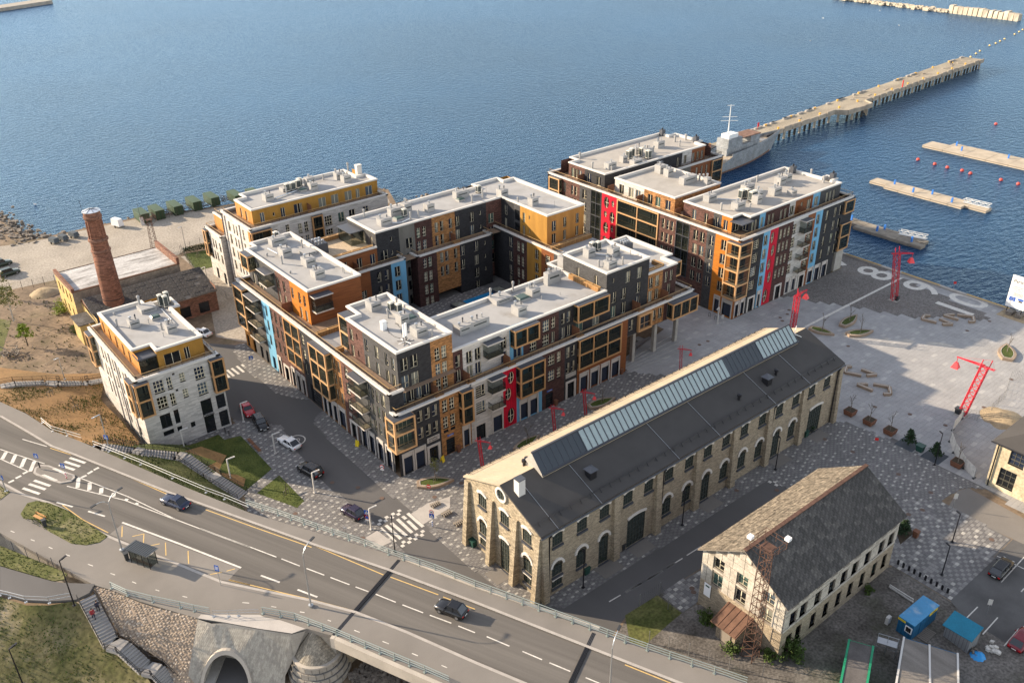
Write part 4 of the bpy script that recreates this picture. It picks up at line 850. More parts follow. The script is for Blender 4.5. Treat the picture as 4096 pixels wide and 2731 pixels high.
for x,y,w_,d_,hh,pp in ((64.2,151.2,3.0,1.8,1.4,3),(62.7,145.0,1.8,2.2,1.6,2),(64.0,138.3,1.9,2.2,1.5,2),(62.7,132.4,1.9,1.9,1.5,3),(66.3,143.0,2.4,2.6,.7,0)): ventbox(B,x,y,19.52,w_,d_,hh,pp)
acunit(B,64.9,153.2,19.52);duct(B,[(61.5,149.8),(61.8,146.3),(63.2,144.2)],19.75);pipe(B,60.5,141.8,19.52,1.5);pipe(B,66.9,146.4,19.52,1.5);pipe(B,60.0,147.0,19.52,.5);pipe(B,59.7,137.0,19.52,.4)
pipe(B,67.0,131.2,19.52,1.0,.07);pipe(B,67.0,130.7,19.52,1.0,.07)
for x,y,w_,d_,hh,pp in ((63.6,115.2,1.9,2.0,1.5,2),(64.4,107.8,1.5,1.7,1.7,2),(64.3,103.0,2.0,2.0,1.4,2),(65.9,110.6,2.4,3.2,.5,0)): ventbox(B,x,y,19.52,w_,d_,hh,pp)
acunit(B,65.3,112.4,19.52);acunit(B,65.9,111.2,19.52);hatch(B,66.0,108.0,19.52);pipe(B,66.8,113.2,19.52,1.7);pipe(B,63.6,110.8,19.52,1.6);pipe(B,65.2,100.8,19.52,1.3)
part('equipment_cabinet',MB().box(60.6,61.4,107.6,108.3,19.52,21.0),'white',B)
am=MB()
for dx,dy in ((0,0),(.5,.15)): am.box(61.0 + dx,61.3 + dx,102.2 + dy,102.4 + dy,20.4,22.6,0);am.tube((61.15 + dx,102.5 + dy,19.52),(61.15 + dx,102.5 + dy,22.7),.06,6,1)
for k in range(8): a=k*.8;am.bar((61.2,102.2,19.62 + .02*k),(61.2 + 1.3*math.cos(a),102.0 + 1.3*math.sin(a),19.62 + .05*k),.08,.08,k % 2)
part('antenna_mast',am,['white','dark_metal'],B)
for k in range(5):
    cbl=MB();p=(60.8 + rnd.random()*3,103 + rnd.random()*2)
    for j in range(14): q=(p[0] + rnd.uniform(-.3,.5),p[1] + rnd.uniform(-.3,1.0));cbl.tube((*p,19.56),(*q,19.56),.03,5,cap=False);p=q
    part('roof_cable',cbl,'dark_metal',B)
# ---------------------------------------------------------------- south wing
cs=thing('apartment_building','long grey roofed wing beside the stone hall with a red facade strip with oval windows','apartment building',(69.2,97,0))
B=cs;h=[]
h.append(bay(B,'S',97.0,78.6,84.0,5.1,11.0,1.2,2,2,'sky_blue'))
h.append(bay(B,'S',97.0,92.3,102.7,5.05,11.03,.5,3,2,'interior',rec=1.4))
facade(B,'S',97.0,[(69.2,75.8,0,11.05,'white_brick'),(75.8,78.6,0,11.05,'red_sheet'),(78.6,84.2,0,11.05,'sky_blue'),(84.2,89.3,0,11.05,'maroon_brick'),(89.3,92.3,0,11.05,'black_brick'),(92.3,104.6,0,11.05,'red_wood'),(104.6,109.0,7.4,11.05,'black_brick'),(109.0,114.0,7.4,11.05,'orange_brick'),(114.0,122.3,7.4,11.05,'maroon_brick')],
    [('h',1.9,2.0,[71.2],F2),('o',1.3,2.3,[77.5],[9.3]),('o',1.3,2.3,[76.9],[6.35]),('o',1.5,3.0,[77.4],[1.95]),('g',1.5,2.0,[86.3],F2),('g',.9,2.0,[88.0],F2),('n',.85,2.1,[90.1,91.3],F2),('n',1.1,2.2,[105.5],[9.35]),('d',1.1,2.2,[111.5,113.1],[9.35]),
     ('S',1.9,3.7,[74.5],[2.0]),('S',1.6,3.8,[80.2,82.3],[2.05]),('D',1.9,3.0,[71.0],[1.52]),('K',1.7,2.9,[85.9],[1.47]),('D',1.6,3.2,[90.8],[1.62]),('S',1.8,3.7,[94.0,96.6,99.2,101.8],[2.0])],h)
balcony(B,'S',97.0,72.6,75.4,[5.5,8.6],1.3,11.0)
sb_=MB()
for a,z0,z1 in ((90.8,4.3,5.2),): sbox(sb_,'S',97,a - 1.2,a + 1.2,.02,.06,z0,z1)
part('sign_panel',sb_,'concrete',B)
fr=MB()      # square copper frame on the gallery front
for q in ((107.0,110.6,7.5,7.9),(107.0,110.6,10.5,10.9)): sbox(fr,'S',97,q[0],q[1],.0,.5,q[2],q[3])
for q in ((107.0,107.35),(110.25,110.6)): sbox(fr,'S',97,q[0],q[1],.0,.499,7.9,10.5)
f_=part('bay_window',fr,'copper',B);g=MB();sbox(g,'S',97,107.35,110.25,.1,.14,7.9,10.5);part('pane',g,'glass_dark',f_)
g=MB();sbox(g,'S',97,107.35,110.25,.3,.35,8.9,8.97);sbox(g,'S',97,108.7,108.78,.141,.2,7.9,10.5);part('railing',g,'copper_lit',f_)
bay(B,'S',97.0,115.0,122.1,7.6,10.9,1.5,3,1,'interior',rec=-.06)
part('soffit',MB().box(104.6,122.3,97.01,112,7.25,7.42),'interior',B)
facade(B,'E',104.6,[(97,112,0,7.3,'red_wood')]);facade(B,'E',122.3,[(97,112,7.4,11.05,'maroon_brick')])
facade(B,'S',106.5,[(104.6,122.3,0,7.3,'maroon_brick')],[('S',2.2,3.4,[108,112,116],[1.9])])
for x,y in ((107.8,98.5),(113.6,98.5),(119.9,98.7)):
    part('column',MB().box(x - .35,x + .35,y - .35,y + .35,0,7.26),'concrete',B)
strip_coping(B,[(69.2,97),(122.3,97),(122.3,108)],11.05,1);railing(B,[(69.2,97.3),(122.0,97.3),(122.0,108)],11.37,.75)
part('terrace_deck',MB().poly([(69.2,97.2,10.7),(122.2,97.2,10.7),(122.2,112,10.7),(69.2,112,10.7)]),'deck',B)
h=[bay(B,'S',99.5,79.5,84.9,13.3,16.5,1.2,2,1,'sky_blue'),bay(B,'S',99.5,93.5,101.1,13.2,16.5,1.2,2,1,'interior')]
facade(B,'S',99.5,[(67.95,69.8,10.7,16.5,'maroon_brick'),(69.8,79.3,10.7,16.5,'white_brick'),(79.3,82.2,10.7,16.5,'sky_blue'),(82.2,90.1,10.7,16.5,'maroon_brick'),(90.1,101.3,10.7,16.5,'black_brick')],
    [('n',.95,2.2,[68.85],[14.5]),('f',.95,2.2,[68.85],[11.85]),('d',1.2,2.2,[71.1,72.8,78.1],[14.4]),('f',1.2,2.2,[71.1,72.8,78.1],[11.8]),('g',1.5,2.1,[87.25],[14.5]),('g',.9,2.1,[88.9],[14.6]),('g',1.5,2.1,[87.2,84.4],[11.8]),('f',.9,2.1,[88.8,91.1,92.4],[11.8]),('n',.85,2.1,[91.15,92.4],[14.5]),('f',1.8,2.3,[81.0,95,99],[11.85])],h)
balcony(B,'S',99.5,73.8,77.0,[13.5],1.4,16.0)
for a in (69.7,77.9,93.2): screen(B,'S',99.5,a,10.7)
roof(B,[(67.95,99.5),(101.3,99.5),(101.3,111.0),(67.95,111.0)],16.5)
facade(B,'N',111.0,[(67.95,112,0,16.5,'charcoal_brick')])
# dark tower and east end
facade(B,'S',99.5,[(101.3,112.1,10.7,19.8,'black_brick')],[('d',1.2,2.2,[103.3,105.75,109.5],[14.7]),('d',1.2,2.2,[106.7,109.6],[17.7]),('s',.4,.9,[103.05],[18.1]),('f',1.2,2.3,[103.3,105.85,109.5],[11.85])])
facade(B,'W',101.3,[(99.5,110.8,16.2,19.8,'charcoal_brick')],[('f',.9,2.1,[102.2,106.8],[17.6])]);facade(B,'E',112.1,[(99.5,110.8,16,19.8,'black_brick')]);facade(B,'N',110.8,[(101.3,112.1,13,19.8,'black_brick')])
roof(B,[(101.3,99.5),(112.1,99.5),(112.1,110.8),(101.3,110.8)],19.8)
facade(B,'S',99.5,[(112.1,116.0,10.7,16.5,'orange_brick'),(116.0,119.8,10.7,16.5,'maroon_brick')],[('d',1.1,2.2,[112.9,114.6],[14.6]),('f',1.1,2.2,[112.9,114.6,117.9],[11.9]),('d',.9,2.2,[117.0,118.4],[14.6])])
facade(B,'E',119.8,[(99.5,103.0,10.7,16.5,'maroon_brick')]);facade(B,'E',122.3,[(103.0,115.2,10.7,16.5,'maroon_brick')]);facade(B,'S',103.0,[(119.8,122.3,10.7,16.5,'maroon_brick')])
bay(B,'E',119.8,100.2,102.8,13.3,16.4,2.2,1,1,'interior',rec=-.06)
roof(B,[(112.1,99.5),(119.8,99.5),(119.8,103.0),(122.3,103.0),(122.3,115.2),(101.3,115.2),(101.3,110.9),(112.1,110.9)],16.5)
facade(B,'W',101.3,[(110.8,115.2,0,16.5,'charcoal_brick')]);facade(B,'N',115.2,[(101.3,122.3,0,16.5,'charcoal_brick')])
screen(B,'S',99.5,108.2,10.7);screen(B,'S',99.5,115.7,10.7)
planters(B,(100.7,100.6),(100.7,108.4),16.22);planters(B,(112.6,100.4),(116.6,100.4),16.22,.8);planters(B,(116.9,100.4),(116.9,103.0),16.22,.8)
part('roof',MB().box(112.3,115.2,103.4,106.4,16.22,18.0),'slate_metal',B)
for x,y,w_,d_,hh,pp in ((73.3,104.3,2.2,2.0,1.5,2),(76.3,104.0,3.8,1.4,1.6,3),(84.6,103.4,1.9,1.9,1.6,2),(85.2,109.4,3.4,2.6,.9,1),(91.0,107.3,1.9,1.8,1.5,3),(97.0,109.0,3.2,1.2,2.3,5)): ventbox(B,x,y,16.22,w_,d_,hh,pp)
hatch(B,88.4,107.3,16.22,2.3,1.9);pipe(B,83.8,110.2,16.3,2.4);pipe(B,88.9,110.3,16.3,2.1);pipe(B,91.0,105.0,16.22,.6,.05);pipe(B,76.0,101.5,16.22,.6,.05);pipe(B,94.6,104.2,16.22,.5,.05)
for x,y,w_,d_,hh,pp in ((104.4,101.9,2.1,1.5,1.4,3),(108.5,105.2,1.8,1.6,1.7,2),(104.9,107.8,1.8,1.5,1.7,2),(103.5,113.0,2.0,1.6,2.2,5)): ventbox(B,x,y,19.52 if y < 110 else 16.22,w_,d_,hh,pp)
acunit(B,107.2,109.4,19.52);acunit(B,108.2,108.9,19.52);pipe(B,103.0,103.3,19.52,1.2);pipe(B,106.9,101.2,19.52,1.5);pipe(B,109.2,104.0,19.52,.8);pipe(B,110.9,103.2,19.52,1.0,.06);duct(B,[(106,107.4),(107.2,105.8),(108.0,105.6)],19.8)
part('flue_housing',MB().box(116.2,118.6,109.8,112.2,16.22,17.9),'slate_metal',B)
for k in range(6): pipe(B,116.7 + .6*(k % 3),110.4 + .8*(k // 3),17.9,.5,.18,'zinc')
# ---------------------------------------------------------------- north wing round the courtyard
cn=thing('apartment_building','courtyard wing by the water with an ochre yellow end block and long grey roof','apartment building',(80.7,139.9,0))
B=cn
facade(B,'S',139.9,[(68.3,77.2,0,13.95,'red_wood'),(77.2,82.0,0,13.95,'black_brick'),(82.0,85.4,0,13.95,'sky_blue')],
    [('h',1.7,2.0,[75.3],[9.1,6.1]),('s',.5,.8,[78.9],[12.2]),('n',.95,2.1,[79.2,80.9],[11.9,8.9,6.0]),('d',1.3,2.2,[83.4],[11.9,8.9,5.9,3.0])])
facade(B,'E',85.4,[(139.9,142.6,0,13.95,'sky_blue')]);strip_coping(B,[(68.3,139.9),(85.4,139.9),(85.4,142.6)],13.95,1);railing(B,[(70,140.2),(85.1,140.2),(85.1,142.5)],14.27,.75)
part('terrace_deck',MB().poly([(68,140,13.5),(112,140,13.5),(112,142.7,13.5),(68,142.7,13.5)]),'deck',B);screen(B,'S',142.6,75.2,13.5)
facade(B,'S',142.6,[(69,80.7,13.5,16.9,'red_wood'),(80.7,86.0,13.5,19.8,'black_brick'),(86.0,89.7,0,19.8,'grey_render'),(89.7,93.9,13.5,19.8,'maroon_brick'),(93.9,99.7,13.5,19.8,'orange_brick'),(99.7,107.9,13.5,19.8,'black_brick'),(107.9,112.0,0,19.8,'brown_brick')],
    [('f',1.2,2.2,[73.3,76.6,79.6],[14.7]),('d',1.7,2.2,[82.3],[14.75]),('s',.45,.9,[84.15],[14.9,17.8]),('d',1.6,2.2,[88.3],[3.3,6.5,9.6,12.7,15.8]),('g',.85,2.1,[90.6,92.0],[14.5,17.4]),('n',.85,2.2,[95.0,96.35,98.55],[17.4,14.5]),('d',1.1,2.2,[100.3,104.05],[14.5,17.4]),('s',.45,.9,[106.3],[14.7,17.8]),('d',1.5,2.2,[109.2],[15.9,12.8,9.7,6.6])])
facade(B,'S',139.9,[(88.2,92.9,0,13.5,'maroon_brick'),(92.9,98.7,4.2,13.5,'orange_brick'),(98.7,107.2,0,13.5,'black_brick')],
    [('g',.85,2.1,[90.0,91.25],[3.1,5.9,8.8,11.8]),('n',.85,2.2,[94.15,95.4,97.65],[8.8,11.85]),('d',1.1,2.2,[99.4,103.0],[11.9,8.85]),('d',1.2,2.2,[103.0],[5.9,2.9]),('s',.45,.9,[105.3],[12.1,9.1,6.2])])
facade(B,'S',143.6,[(92.9,98.7,0,4.3,'white_brick')],[('K',1.0,2.5,[95.2],[1.3])]);facade(B,'W',88.2,[(139.9,142.6,0,13.5,'maroon_brick')]);facade(B,'E',107.2,[(139.9,142.6,0,13.5,'black_brick')])
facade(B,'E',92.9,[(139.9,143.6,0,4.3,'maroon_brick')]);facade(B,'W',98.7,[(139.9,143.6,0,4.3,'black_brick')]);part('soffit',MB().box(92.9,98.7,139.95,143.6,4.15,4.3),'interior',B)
strip_coping(B,[(88.2,142.5),(88.2,139.9),(107.2,139.9),(107.2,142.5)],13.5,1);railing(B,[(88.5,142.5),(88.5,140.2),(106.9,140.2),(106.9,142.5)],13.82,.75);screen(B,'S',142.6,98.4,13.5)
# raised timber roof terrace
part('terrace_deck',MB().poly([(69,142.7,16.5),(80.7,142.7,16.5),(80.7,153.4,16.5),(69,153.4,16.5)]),'deck_pale',B);strip_coping(B,[(69,142.6),(80.6,142.6)],16.9,1)
planters(B,(71,143.3),(80.2,143.3),16.6,.8);planters(B,(71,153.0),(80.2,153.0),16.6,.8);part('flue_housing',MB().box(70.2,72.8,147.5,151.3,16.5,18.6),'slate_metal',B)
for k in range(6): pipe(B,70.8 + .7*(k % 3),148.4 + 1.4*(k // 3),18.6,.5,.2,'zinc')
facade(B,'W',80.7,[(142.6,153.4,16.2,19.8,'charcoal_brick')],[('f',1.8,2.3,[147.5],[17.7]),('f',.9,2.1,[144.4],[17.6])])
part('canopy',MB().box(77.6,80.68,147.2,152.6,19.1,19.25),'slate_metal',B);part('glass_screen',MB().box(77.8,77.84,147.4,152.4,16.5,19.1).box(77.8,80.6,147.3,147.34,16.5,19.1),'glass_clear',B)
facade(B,'N',153.4,[(68,122.4,0,16.5,'charcoal_brick'),(80.7,112,16.5,19.8,'charcoal_brick'),(112,122.4,16.5,19.8,'ochre')])
T3=[(80.7,142.6),(112.1,142.6),(112.1,137.4),(112.0,127.6),(122.3,127.6),(122.3,151.0),(119.4,151.0),(119.4,153.4),(112.3,153.4),(112.3,151.6),(107.7,151.6),(107.7,153.4),(80.7,153.4)]
roof(B,T3,19.8)
facade(B,'W',112.0,[(138.2,142.6,13.5,19.8,'black_brick'),(136.2,138.2,13.5,19.8,'charcoal_brick'),(127.6,136.2,13.5,19.8,'ochre')],[('n',.9,2.2,[141.0],[17.5]),('f',.9,2.2,[141.0],[14.6]),('P',1.7,2.3,[137.2],[17.4,14.6]),('n',.8,2.1,[135.0],[17.5]),('f',.9,2.2,[135.0],[14.6]),('s',.4,.9,[133.2],[15.0,18.0])])
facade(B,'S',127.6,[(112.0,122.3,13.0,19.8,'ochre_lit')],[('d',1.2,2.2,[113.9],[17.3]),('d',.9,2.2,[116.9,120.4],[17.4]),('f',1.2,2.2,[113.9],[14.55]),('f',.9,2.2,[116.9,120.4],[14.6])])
facade(B,'E',122.3,[(115.2,153.4,0,13.5,'brown_brick'),(127.6,153.4,13.5,19.8,'ochre')])
facade(B,'W',109.8,[(135.9,142.6,0,13.9,'black_brick'),(131.4,135.9,0,13.9,'maroon_brick'),(126.8,131.4,0,13.9,'ochre'),(123.0,126.8,0,13.9,'red_wood'),(115.2,123.0,0,13.9,'charcoal_brick')],
    [('d',1.1,2.2,[136.4 + .4],[12.0,8.8,5.7,3.2]),('g',.85,2.2,[134.2,132.8],[11.9,8.8,5.9]),('g',.85,2.0,[134.2],[3.2]),('d',1.2,2.2,[128.3],[11.9,8.9,6.2]),('h',1.6,2.0,[124.8],[11.8,8.9,6]),('n',1.0,2.2,[121.1],[11.9,8.9])])
strip_coping(B,[(109.8,142.5),(109.8,115.2)],13.9,1);railing(B,[(110.1,142.5),(110.1,115.4)],14.22,.75)
part('terrace_deck',MB().poly([(110,121.2,13.4),(122.3,121.2,13.4),(122.3,142.6,13.4),(110,142.6,13.4)]),'deck',B);part('roof',MB().poly([(110,115.2,13.41),(122.3,115.2,13.41),(122.3,124.8,13.41),(110,124.8,13.41)]),'membrane',B)
planters(B,(111,125.1),(122,125.1),13.41,.9);railing(B,[(122.0,127.5),(122.0,115.4)],13.7,1.0,False)
for x,y,w_,d_,hh,pp in ((85.2,146.5,2.6,1.8,1.4,2),(92.4,149.5,1.8,1.6,2.0,1),(89.8,149.6,3.0,1.5,1.6,2),(96.3,146.9,1.8,1.6,1.7,1),(106.2,149.2,3.4,1.5,1.6,2),(113.3,143.8,1.9,1.8,1.7,2),(114.8,135.3,1.7,1.6,1.7,2)): ventbox(B,x,y,19.52,w_,d_,hh,pp)
hatch(B,88.6,146.6,19.52,1.8,1.5);hatch(B,104.8,147.5,19.52,1.6,1.3);acunit(B,90.6,147.5,19.52);acunit(B,110.8,149.0,19.52);pipe(B,90.6,145.2,19.52,1.6);pipe(B,92.4,145.0,19.52,1.6);pipe(B,84.0,152.3,19.52,1.8);pipe(B,106.0,145.0,19.52,1.7);pipe(B,109.2,145.4,19.52,2.2);pipe(B,112.9,138.0,19.52,1.4);pipe(B,118.4,139.4,19.52,.5,.2)
duct(B,[(86.4,145.4),(88,144.6),(90.5,145.3)],19.75);duct(B,[(108.6,147.6),(110,146.9),(111,148)],19.8);pipe(B,117.5,131.6,19.52,1.2,.05);pipe(B,91.0,151.6,19.52,1.0,.05);pipe(B,112.5,148.5,19.52,1.0,.05)
# ---------------------------------------------------------------- harbour side block
cr=thing('apartment_building','three roofed harbour block with an orange glazed corner and red strips of oval windows','apartment building',(136.2,97.7,0))
B=cr;h=[]
h.append(bay(B,'W',136.2,131.8,136.3,4.9,17.0,.06,2,4,'interior','charc',rec=1.4,fw=.14,top=False) if 'charc' in MATS else bay(B,'W',136.2,136.6,140.0,4.9,17.0,.06,2,4,'interior','slate_metal',rec=1.4,fw=.14,top=False))
h.append(bay(B,'W',136.2,119.1,131.5,4.9,16.9,.2,2,4,'interior','copper_lit',rec=1.6,top=False))
h.append(bay(B,'W',136.2,110.5,114.2,4.9,16.9,.06,2,4,'interior','slate_metal',rec=1.4,fw=.14,top=False))
h.append(bay(B,'W',136.2,150.0,153.7,7.9,16.9,.9,1,3,'interior','copper_lit'))
facade(B,'W',136.2,[(143.8,153.8,0,17.05,'brown_brick'),(136.4,143.8,0,17.05,'charcoal_brick'),(131.7,136.4,0,17.05,'red_sheet'),(118.8,131.7,0,17.05,'brown_brick'),(106.0,118.8,0,17.05,'brown_brick'),(103.8,106.0,0,17.05,'charcoal_brick'),(97.7,103.8,0,17.05,'orange_wood')],
    [('n',.9,2.2,[148.9,146.3,145.1],F4),('d',1.5,2.2,[142.2],F4),('o',1.6,2.6,[134.9],[15.1,9.1]),('o',1.0,1.5,[132.9],[15.3,9.3]),('o',1.0,1.5,[135.1],[12.3,6.3]),('o',1.6,2.6,[133.0],[12.0,6.0]),('n',.8,2.1,[117.8,116.5,115.3],[9.1,12.1,15.1]),('d',1.25,2.2,[108.9,107.15,104.8],F4),('d',1.3,2.2,[101.65],F4),('S',1.2,3.6,[101.8],[1.95]),('S',2.2,3.6,[99.2],[1.95])],h)
cb_=MB();x0,x1,y0,y1=135.1,139.0,96.7,100.2      # glazed copper corner, four floors
for j in range(5):
    z=4.7 + 3.02*j - (.3 if j == 4 else 0)
    cb_.box(x0,x1,y0,y0 + .25,z,z + .3);cb_.box(x0,x0 + .25,y0 + .251,y1,z + .001,z + .299);cb_.box(x1 - .25,x1,y0 + .251,97.7,z + .001,z + .299)
for x,y in ((x0,y0),(x1 - .28,y0),(x0,y1 - .28)): cb_.box(x - .003,x + .281,y - .003,y + .281,4.7,16.78)
c_=part('bay_window',cb_,'copper_lit',B)
L_=[(x0 + .2,y0 + .2),(x1 - .2,y0 + .2),(x1 - .2,97.69),(136.19,97.69),(136.19,y1 - .2),(x0 + .2,y1 - .2)]
m_=MB()
for j in range(4): m_.prism(L_,4.72 + 3.02*j,4.95 + 3.02*j)
part('floor_slab',m_,'deck_pale',c_);part('bay_roof',MB().prism(offset(L_,.1),16.7,16.81),'slate_metal',c_);rr=MB();d_=MB()
for j in range(4):
    z=5.0 + 3.02*j
    part('pane',MB().quad((x0 + .28,y0 + .1,z),(x1 - .28,y0 + .1,z),(x1 - .28,y0 + .1,z + 2.5),(x0 + .28,y0 + .1,z + 2.5)),'glass_clear',c_)
    part('pane',MB().quad((x0 + .1,y0 + .28,z),(x0 + .1,y1 - .28,z),(x0 + .1,y1 - .28,z + 2.5),(x0 + .1,y0 + .28,z + 2.5)),'glass_clear',c_)
    rr.box(x0 + .3,x1 - .3,y0 + .15,y0 + .2,z + .95,z + 1.02);rr.box(x0 + .15,x0 + .2,y0 + .3,y1 - .3,z + .95,z + 1.02)
    d_.box(136.14,136.18,98.0,99.6,z,z + 2.3,0);d_.box(136.12,136.17,98.75,98.85,z,z + 2.3,1);d_.box(136.6,138.4,97.63,97.68,z,z + 2.3,0)
part('railing',rr,'copper_lit',c_);part('terrace_door',d_,['glass_dark','cream'],c_)
h=[bay(B,'S',97.7,171.9,175.8,5.2,11.6,.5,1,2,'interior'),bay(B,'S',97.7,172.1,175.8,13.9,16.9,.5,1,1,'interior')]
facade(B,'S',97.7,[(136.2,140.1,0,17.05,'red_wood'),(140.1,143.7,0,17.05,'black_brick'),(143.7,145.9,0,17.05,'sky_blue'),(145.9,148.6,0,17.05,'red_sheet'),(148.6,153.7,0,17.05,'maroon_brick'),(153.7,158.8,0,17.05,'white_brick'),(158.8,161.6,0,17.05,'red_wood'),(161.6,164.2,0,17.05,'sky_blue'),(164.2,171.4,0,17.05,'black_brick'),(171.4,175.9,4.8,17.05,'black_brick')],
    [('h',1.7,2.1,[141.6,160.0],F4),('d',1.2,2.2,[144.6,162.65],F4),('o',1.2,2.5,[146.8],[15.1,9.1]),('o',1.2,2.5,[147.5],[12.1,6.1]),('o',1.5,3.0,[146.9],[1.9]),('g',.8,2.1,[149.7,151.05,152.35],F4),('g',1.2,2.1,[154.3],F4),('n',.9,2.2,[166.0],F4),('d',1.0,2.2,[169.1,171.1],F4),
     ('S',1.1,3.4,[138.3 - .9,139.2],[1.9]),('D',1.6,3.0,[142.0,151.1,159.5],[1.55]),('S',.9,3.6,[144.6],[1.95]),('S',1.2,3.4,[154.5,156.8],[1.9]),('S',1.7,3.6,[162.7,165.3,168.1],[1.95])],h)
balcony(B,'S',97.7,156.0,158.7,[4.9,7.9,10.9,13.9],1.4,16.5)
part('pillar',MB().box(172.6,175.4,97.8,99.2,0,4.8),'concrete',B);facade(B,'E',171.4,[(97.7,118,0,4.8,'concrete')]);facade(B,'E',175.9,[(97.7,118,4.8,17.05,'black_brick')]);part('soffit',MB().box(171.4,175.9,97.75,118,4.7,4.82),'concrete',B)
facade(B,'N',118,[(154,175.9,0,17.05,'charcoal_brick')]);facade(B,'N',155.0,[(136.2,178,0,17.05,'brown_brick')]);facade(B,'E',178,[(136,155,0,17.05,'brown_brick')]);facade(B,'E',157,[(118,136,0,17.05,'charcoal_brick')])
h=[bay(B,'S',136.0,173.6,177.6,10.9,16.9,.5,1,2,'interior')]
facade(B,'S',136.0,[(157,166.0,0,17.05,'grey_render'),(166.0,178,0,17.05,'red_wood')],[('n',.8,2.2,[164.5,168.3,170.2,172.0],F4)],h)
strip_coping(B,[(136.2,155),(136.2,97.7),(175.9,97.7),(175.9,118),(157,118),(157,136),(178,136),(178,155),(136.2,155)],17.05,1)
railing(B,[(136.5,154.7),(136.5,98.0),(175.6,98.0),(175.6,117.7)],17.37,.75);railing(B,[(160,136.3),(177.7,136.3),(177.7,154.7)],17.37,.8,False)
part('terrace_deck',MB().poly([(136.3,97.8,16.4),(175.8,97.8,16.4),(175.8,117.9,16.4),(136.3,117.9,16.4)]).poly([(136.3,117.9,16.4),(156.9,117.9,16.4),(156.9,136,16.4),(136.3,136,16.4)]).poly([(136.3,136,16.4),(177.9,136,16.4),(177.9,154.9,16.4),(136.3,154.9,16.4)]),'deck',B)
Z1=19.75
roof(B,[(139.4,102.6),(142.4,102.6),(142.4,100.4),(174.2,100.4),(174.2,102.7),(176.3,102.7),(176.3,105.4),(174.2,105.4),(174.2,115.3),(139.4,115.3)],Z1,'membrane_warm')
roof(B,[(139.4,117.8),(154.4,117.8),(154.4,135.7),(139.4,135.7)],Z1 + .01,'membrane_warm')
roof(B,[(139.5,139.0),(174.5,139.0),(174.5,142.0),(176.8,142.0),(176.8,151.0),(174.3,151.0),(174.3,154.0),(142.4,154.0),(142.4,151.2),(139.5,151.2)],Z1 + .02,'membrane_warm')
part('roof',MB().box(143.5,157,135.2,139.5,16.4,18.0).box(144,157,115,118.4,16.4,18.0),'membrane',B)
facade(B,'W',139.5,[(145.7,151.2,16.4,Z1,'brown_brick'),(139.0,145.7,16.4,Z1,'black_brick'),(126.7,135.7,16.4,Z1,'white_brick'),(117.8,126.7,16.4,Z1,'orange_brick'),(107.3,115.3,16.4,Z1,'brown_brick'),(105.2,107.3,16.4,Z1,'charcoal_brick'),(102.6,105.2,16.4,Z1,'orange_wood')],
    [('f',1.1,2.2,[149.8,148.5,147.3,112.4,109.2,106.3,104.2],[17.75]),('f',1.5,2.2,[144.2,141.0,133.6,130.6,128.5,124.9,122.6,119.7],[17.75])])
facade(B,'S',139.0,[(139.5,166,16.4,Z1,'black_brick'),(166,169.5,16.4,Z1,'white_brick'),(169.5,174.5,16.4,Z1,'red_wood')],[('f',1.0,2.2,[144.5,164.5,167.2,170.2,171.9,173.5],[17.7])])
facade(B,'S',117.8,[(139.5,154.4,16.4,Z1,'orange_brick')]);facade(B,'N',135.7,[(139.5,154.4,16.4,Z1,'white_brick')]);facade(B,'E',154.4,[(117.8,135.7,16.4,Z1,'orange_brick')]);facade(B,'N',115.3,[(139.5,174.2,16.4,Z1,'brown_brick')])
facade(B,'E',174.2,[(100.4,115.3,16.4,Z1,'charcoal_brick')]);facade(B,'E',176.8,[(139,151,16.4,Z1,'brown_brick')]);facade(B,'N',154.0,[(139.5,174.5,16.4,Z1,'brown_brick')]);facade(B,'W',142.5,[(100.4,102.6,16.4,Z1,'charcoal_brick'),(151.2,154,16.4,Z1,'brown_brick')],[('f',1.4,2.2,[101.5],[17.7])]);facade(B,'S',102.6,[(139.5,142.5,16.4,Z1,'charcoal_brick')],[('f',1.8,2.2,[141],[17.7])])
facade(B,'S',100.4,[(142.5,145.5,16.4,Z1,'black_brick'),(145.5,147.4,16.4,Z1,'sky_blue'),(147.4,155.6,16.4,Z1,'maroon_brick'),(155.6,157.6,16.4,Z1,'white_brick'),(157.6,163.9,16.4,Z1,'red_wood'),(163.9,166.5,16.4,Z1,'sky_blue'),(166.5,174.2,16.4,Z1,'charcoal_brick')],[('f',.8,2.2,[143.4,144.4,146.4,148.8,150.1,152.9,154.3,160,169.3,170.6,171.9],[17.75]),('f',1.5,2.2,[156.6,162.6,165.3],[17.75])])
part('canopy',MB().box(138.6,142.4,99.4,102.5,19.2,19.4),'slate_metal',B)
for sd_,pl_,a in (('W',139.5,146.0),('W',139.5,136.0),('W',139.5,127.0),('W',139.5,116.0),('W',139.5,107.5),('S',100.4,158.8)): screen(B,sd_,pl_,a,16.4)
zz=Z1 - .27
for q in ('E 420 350','E 560 290','E 690 365','E 820 210','E 870 270','E 1015 200'): pass
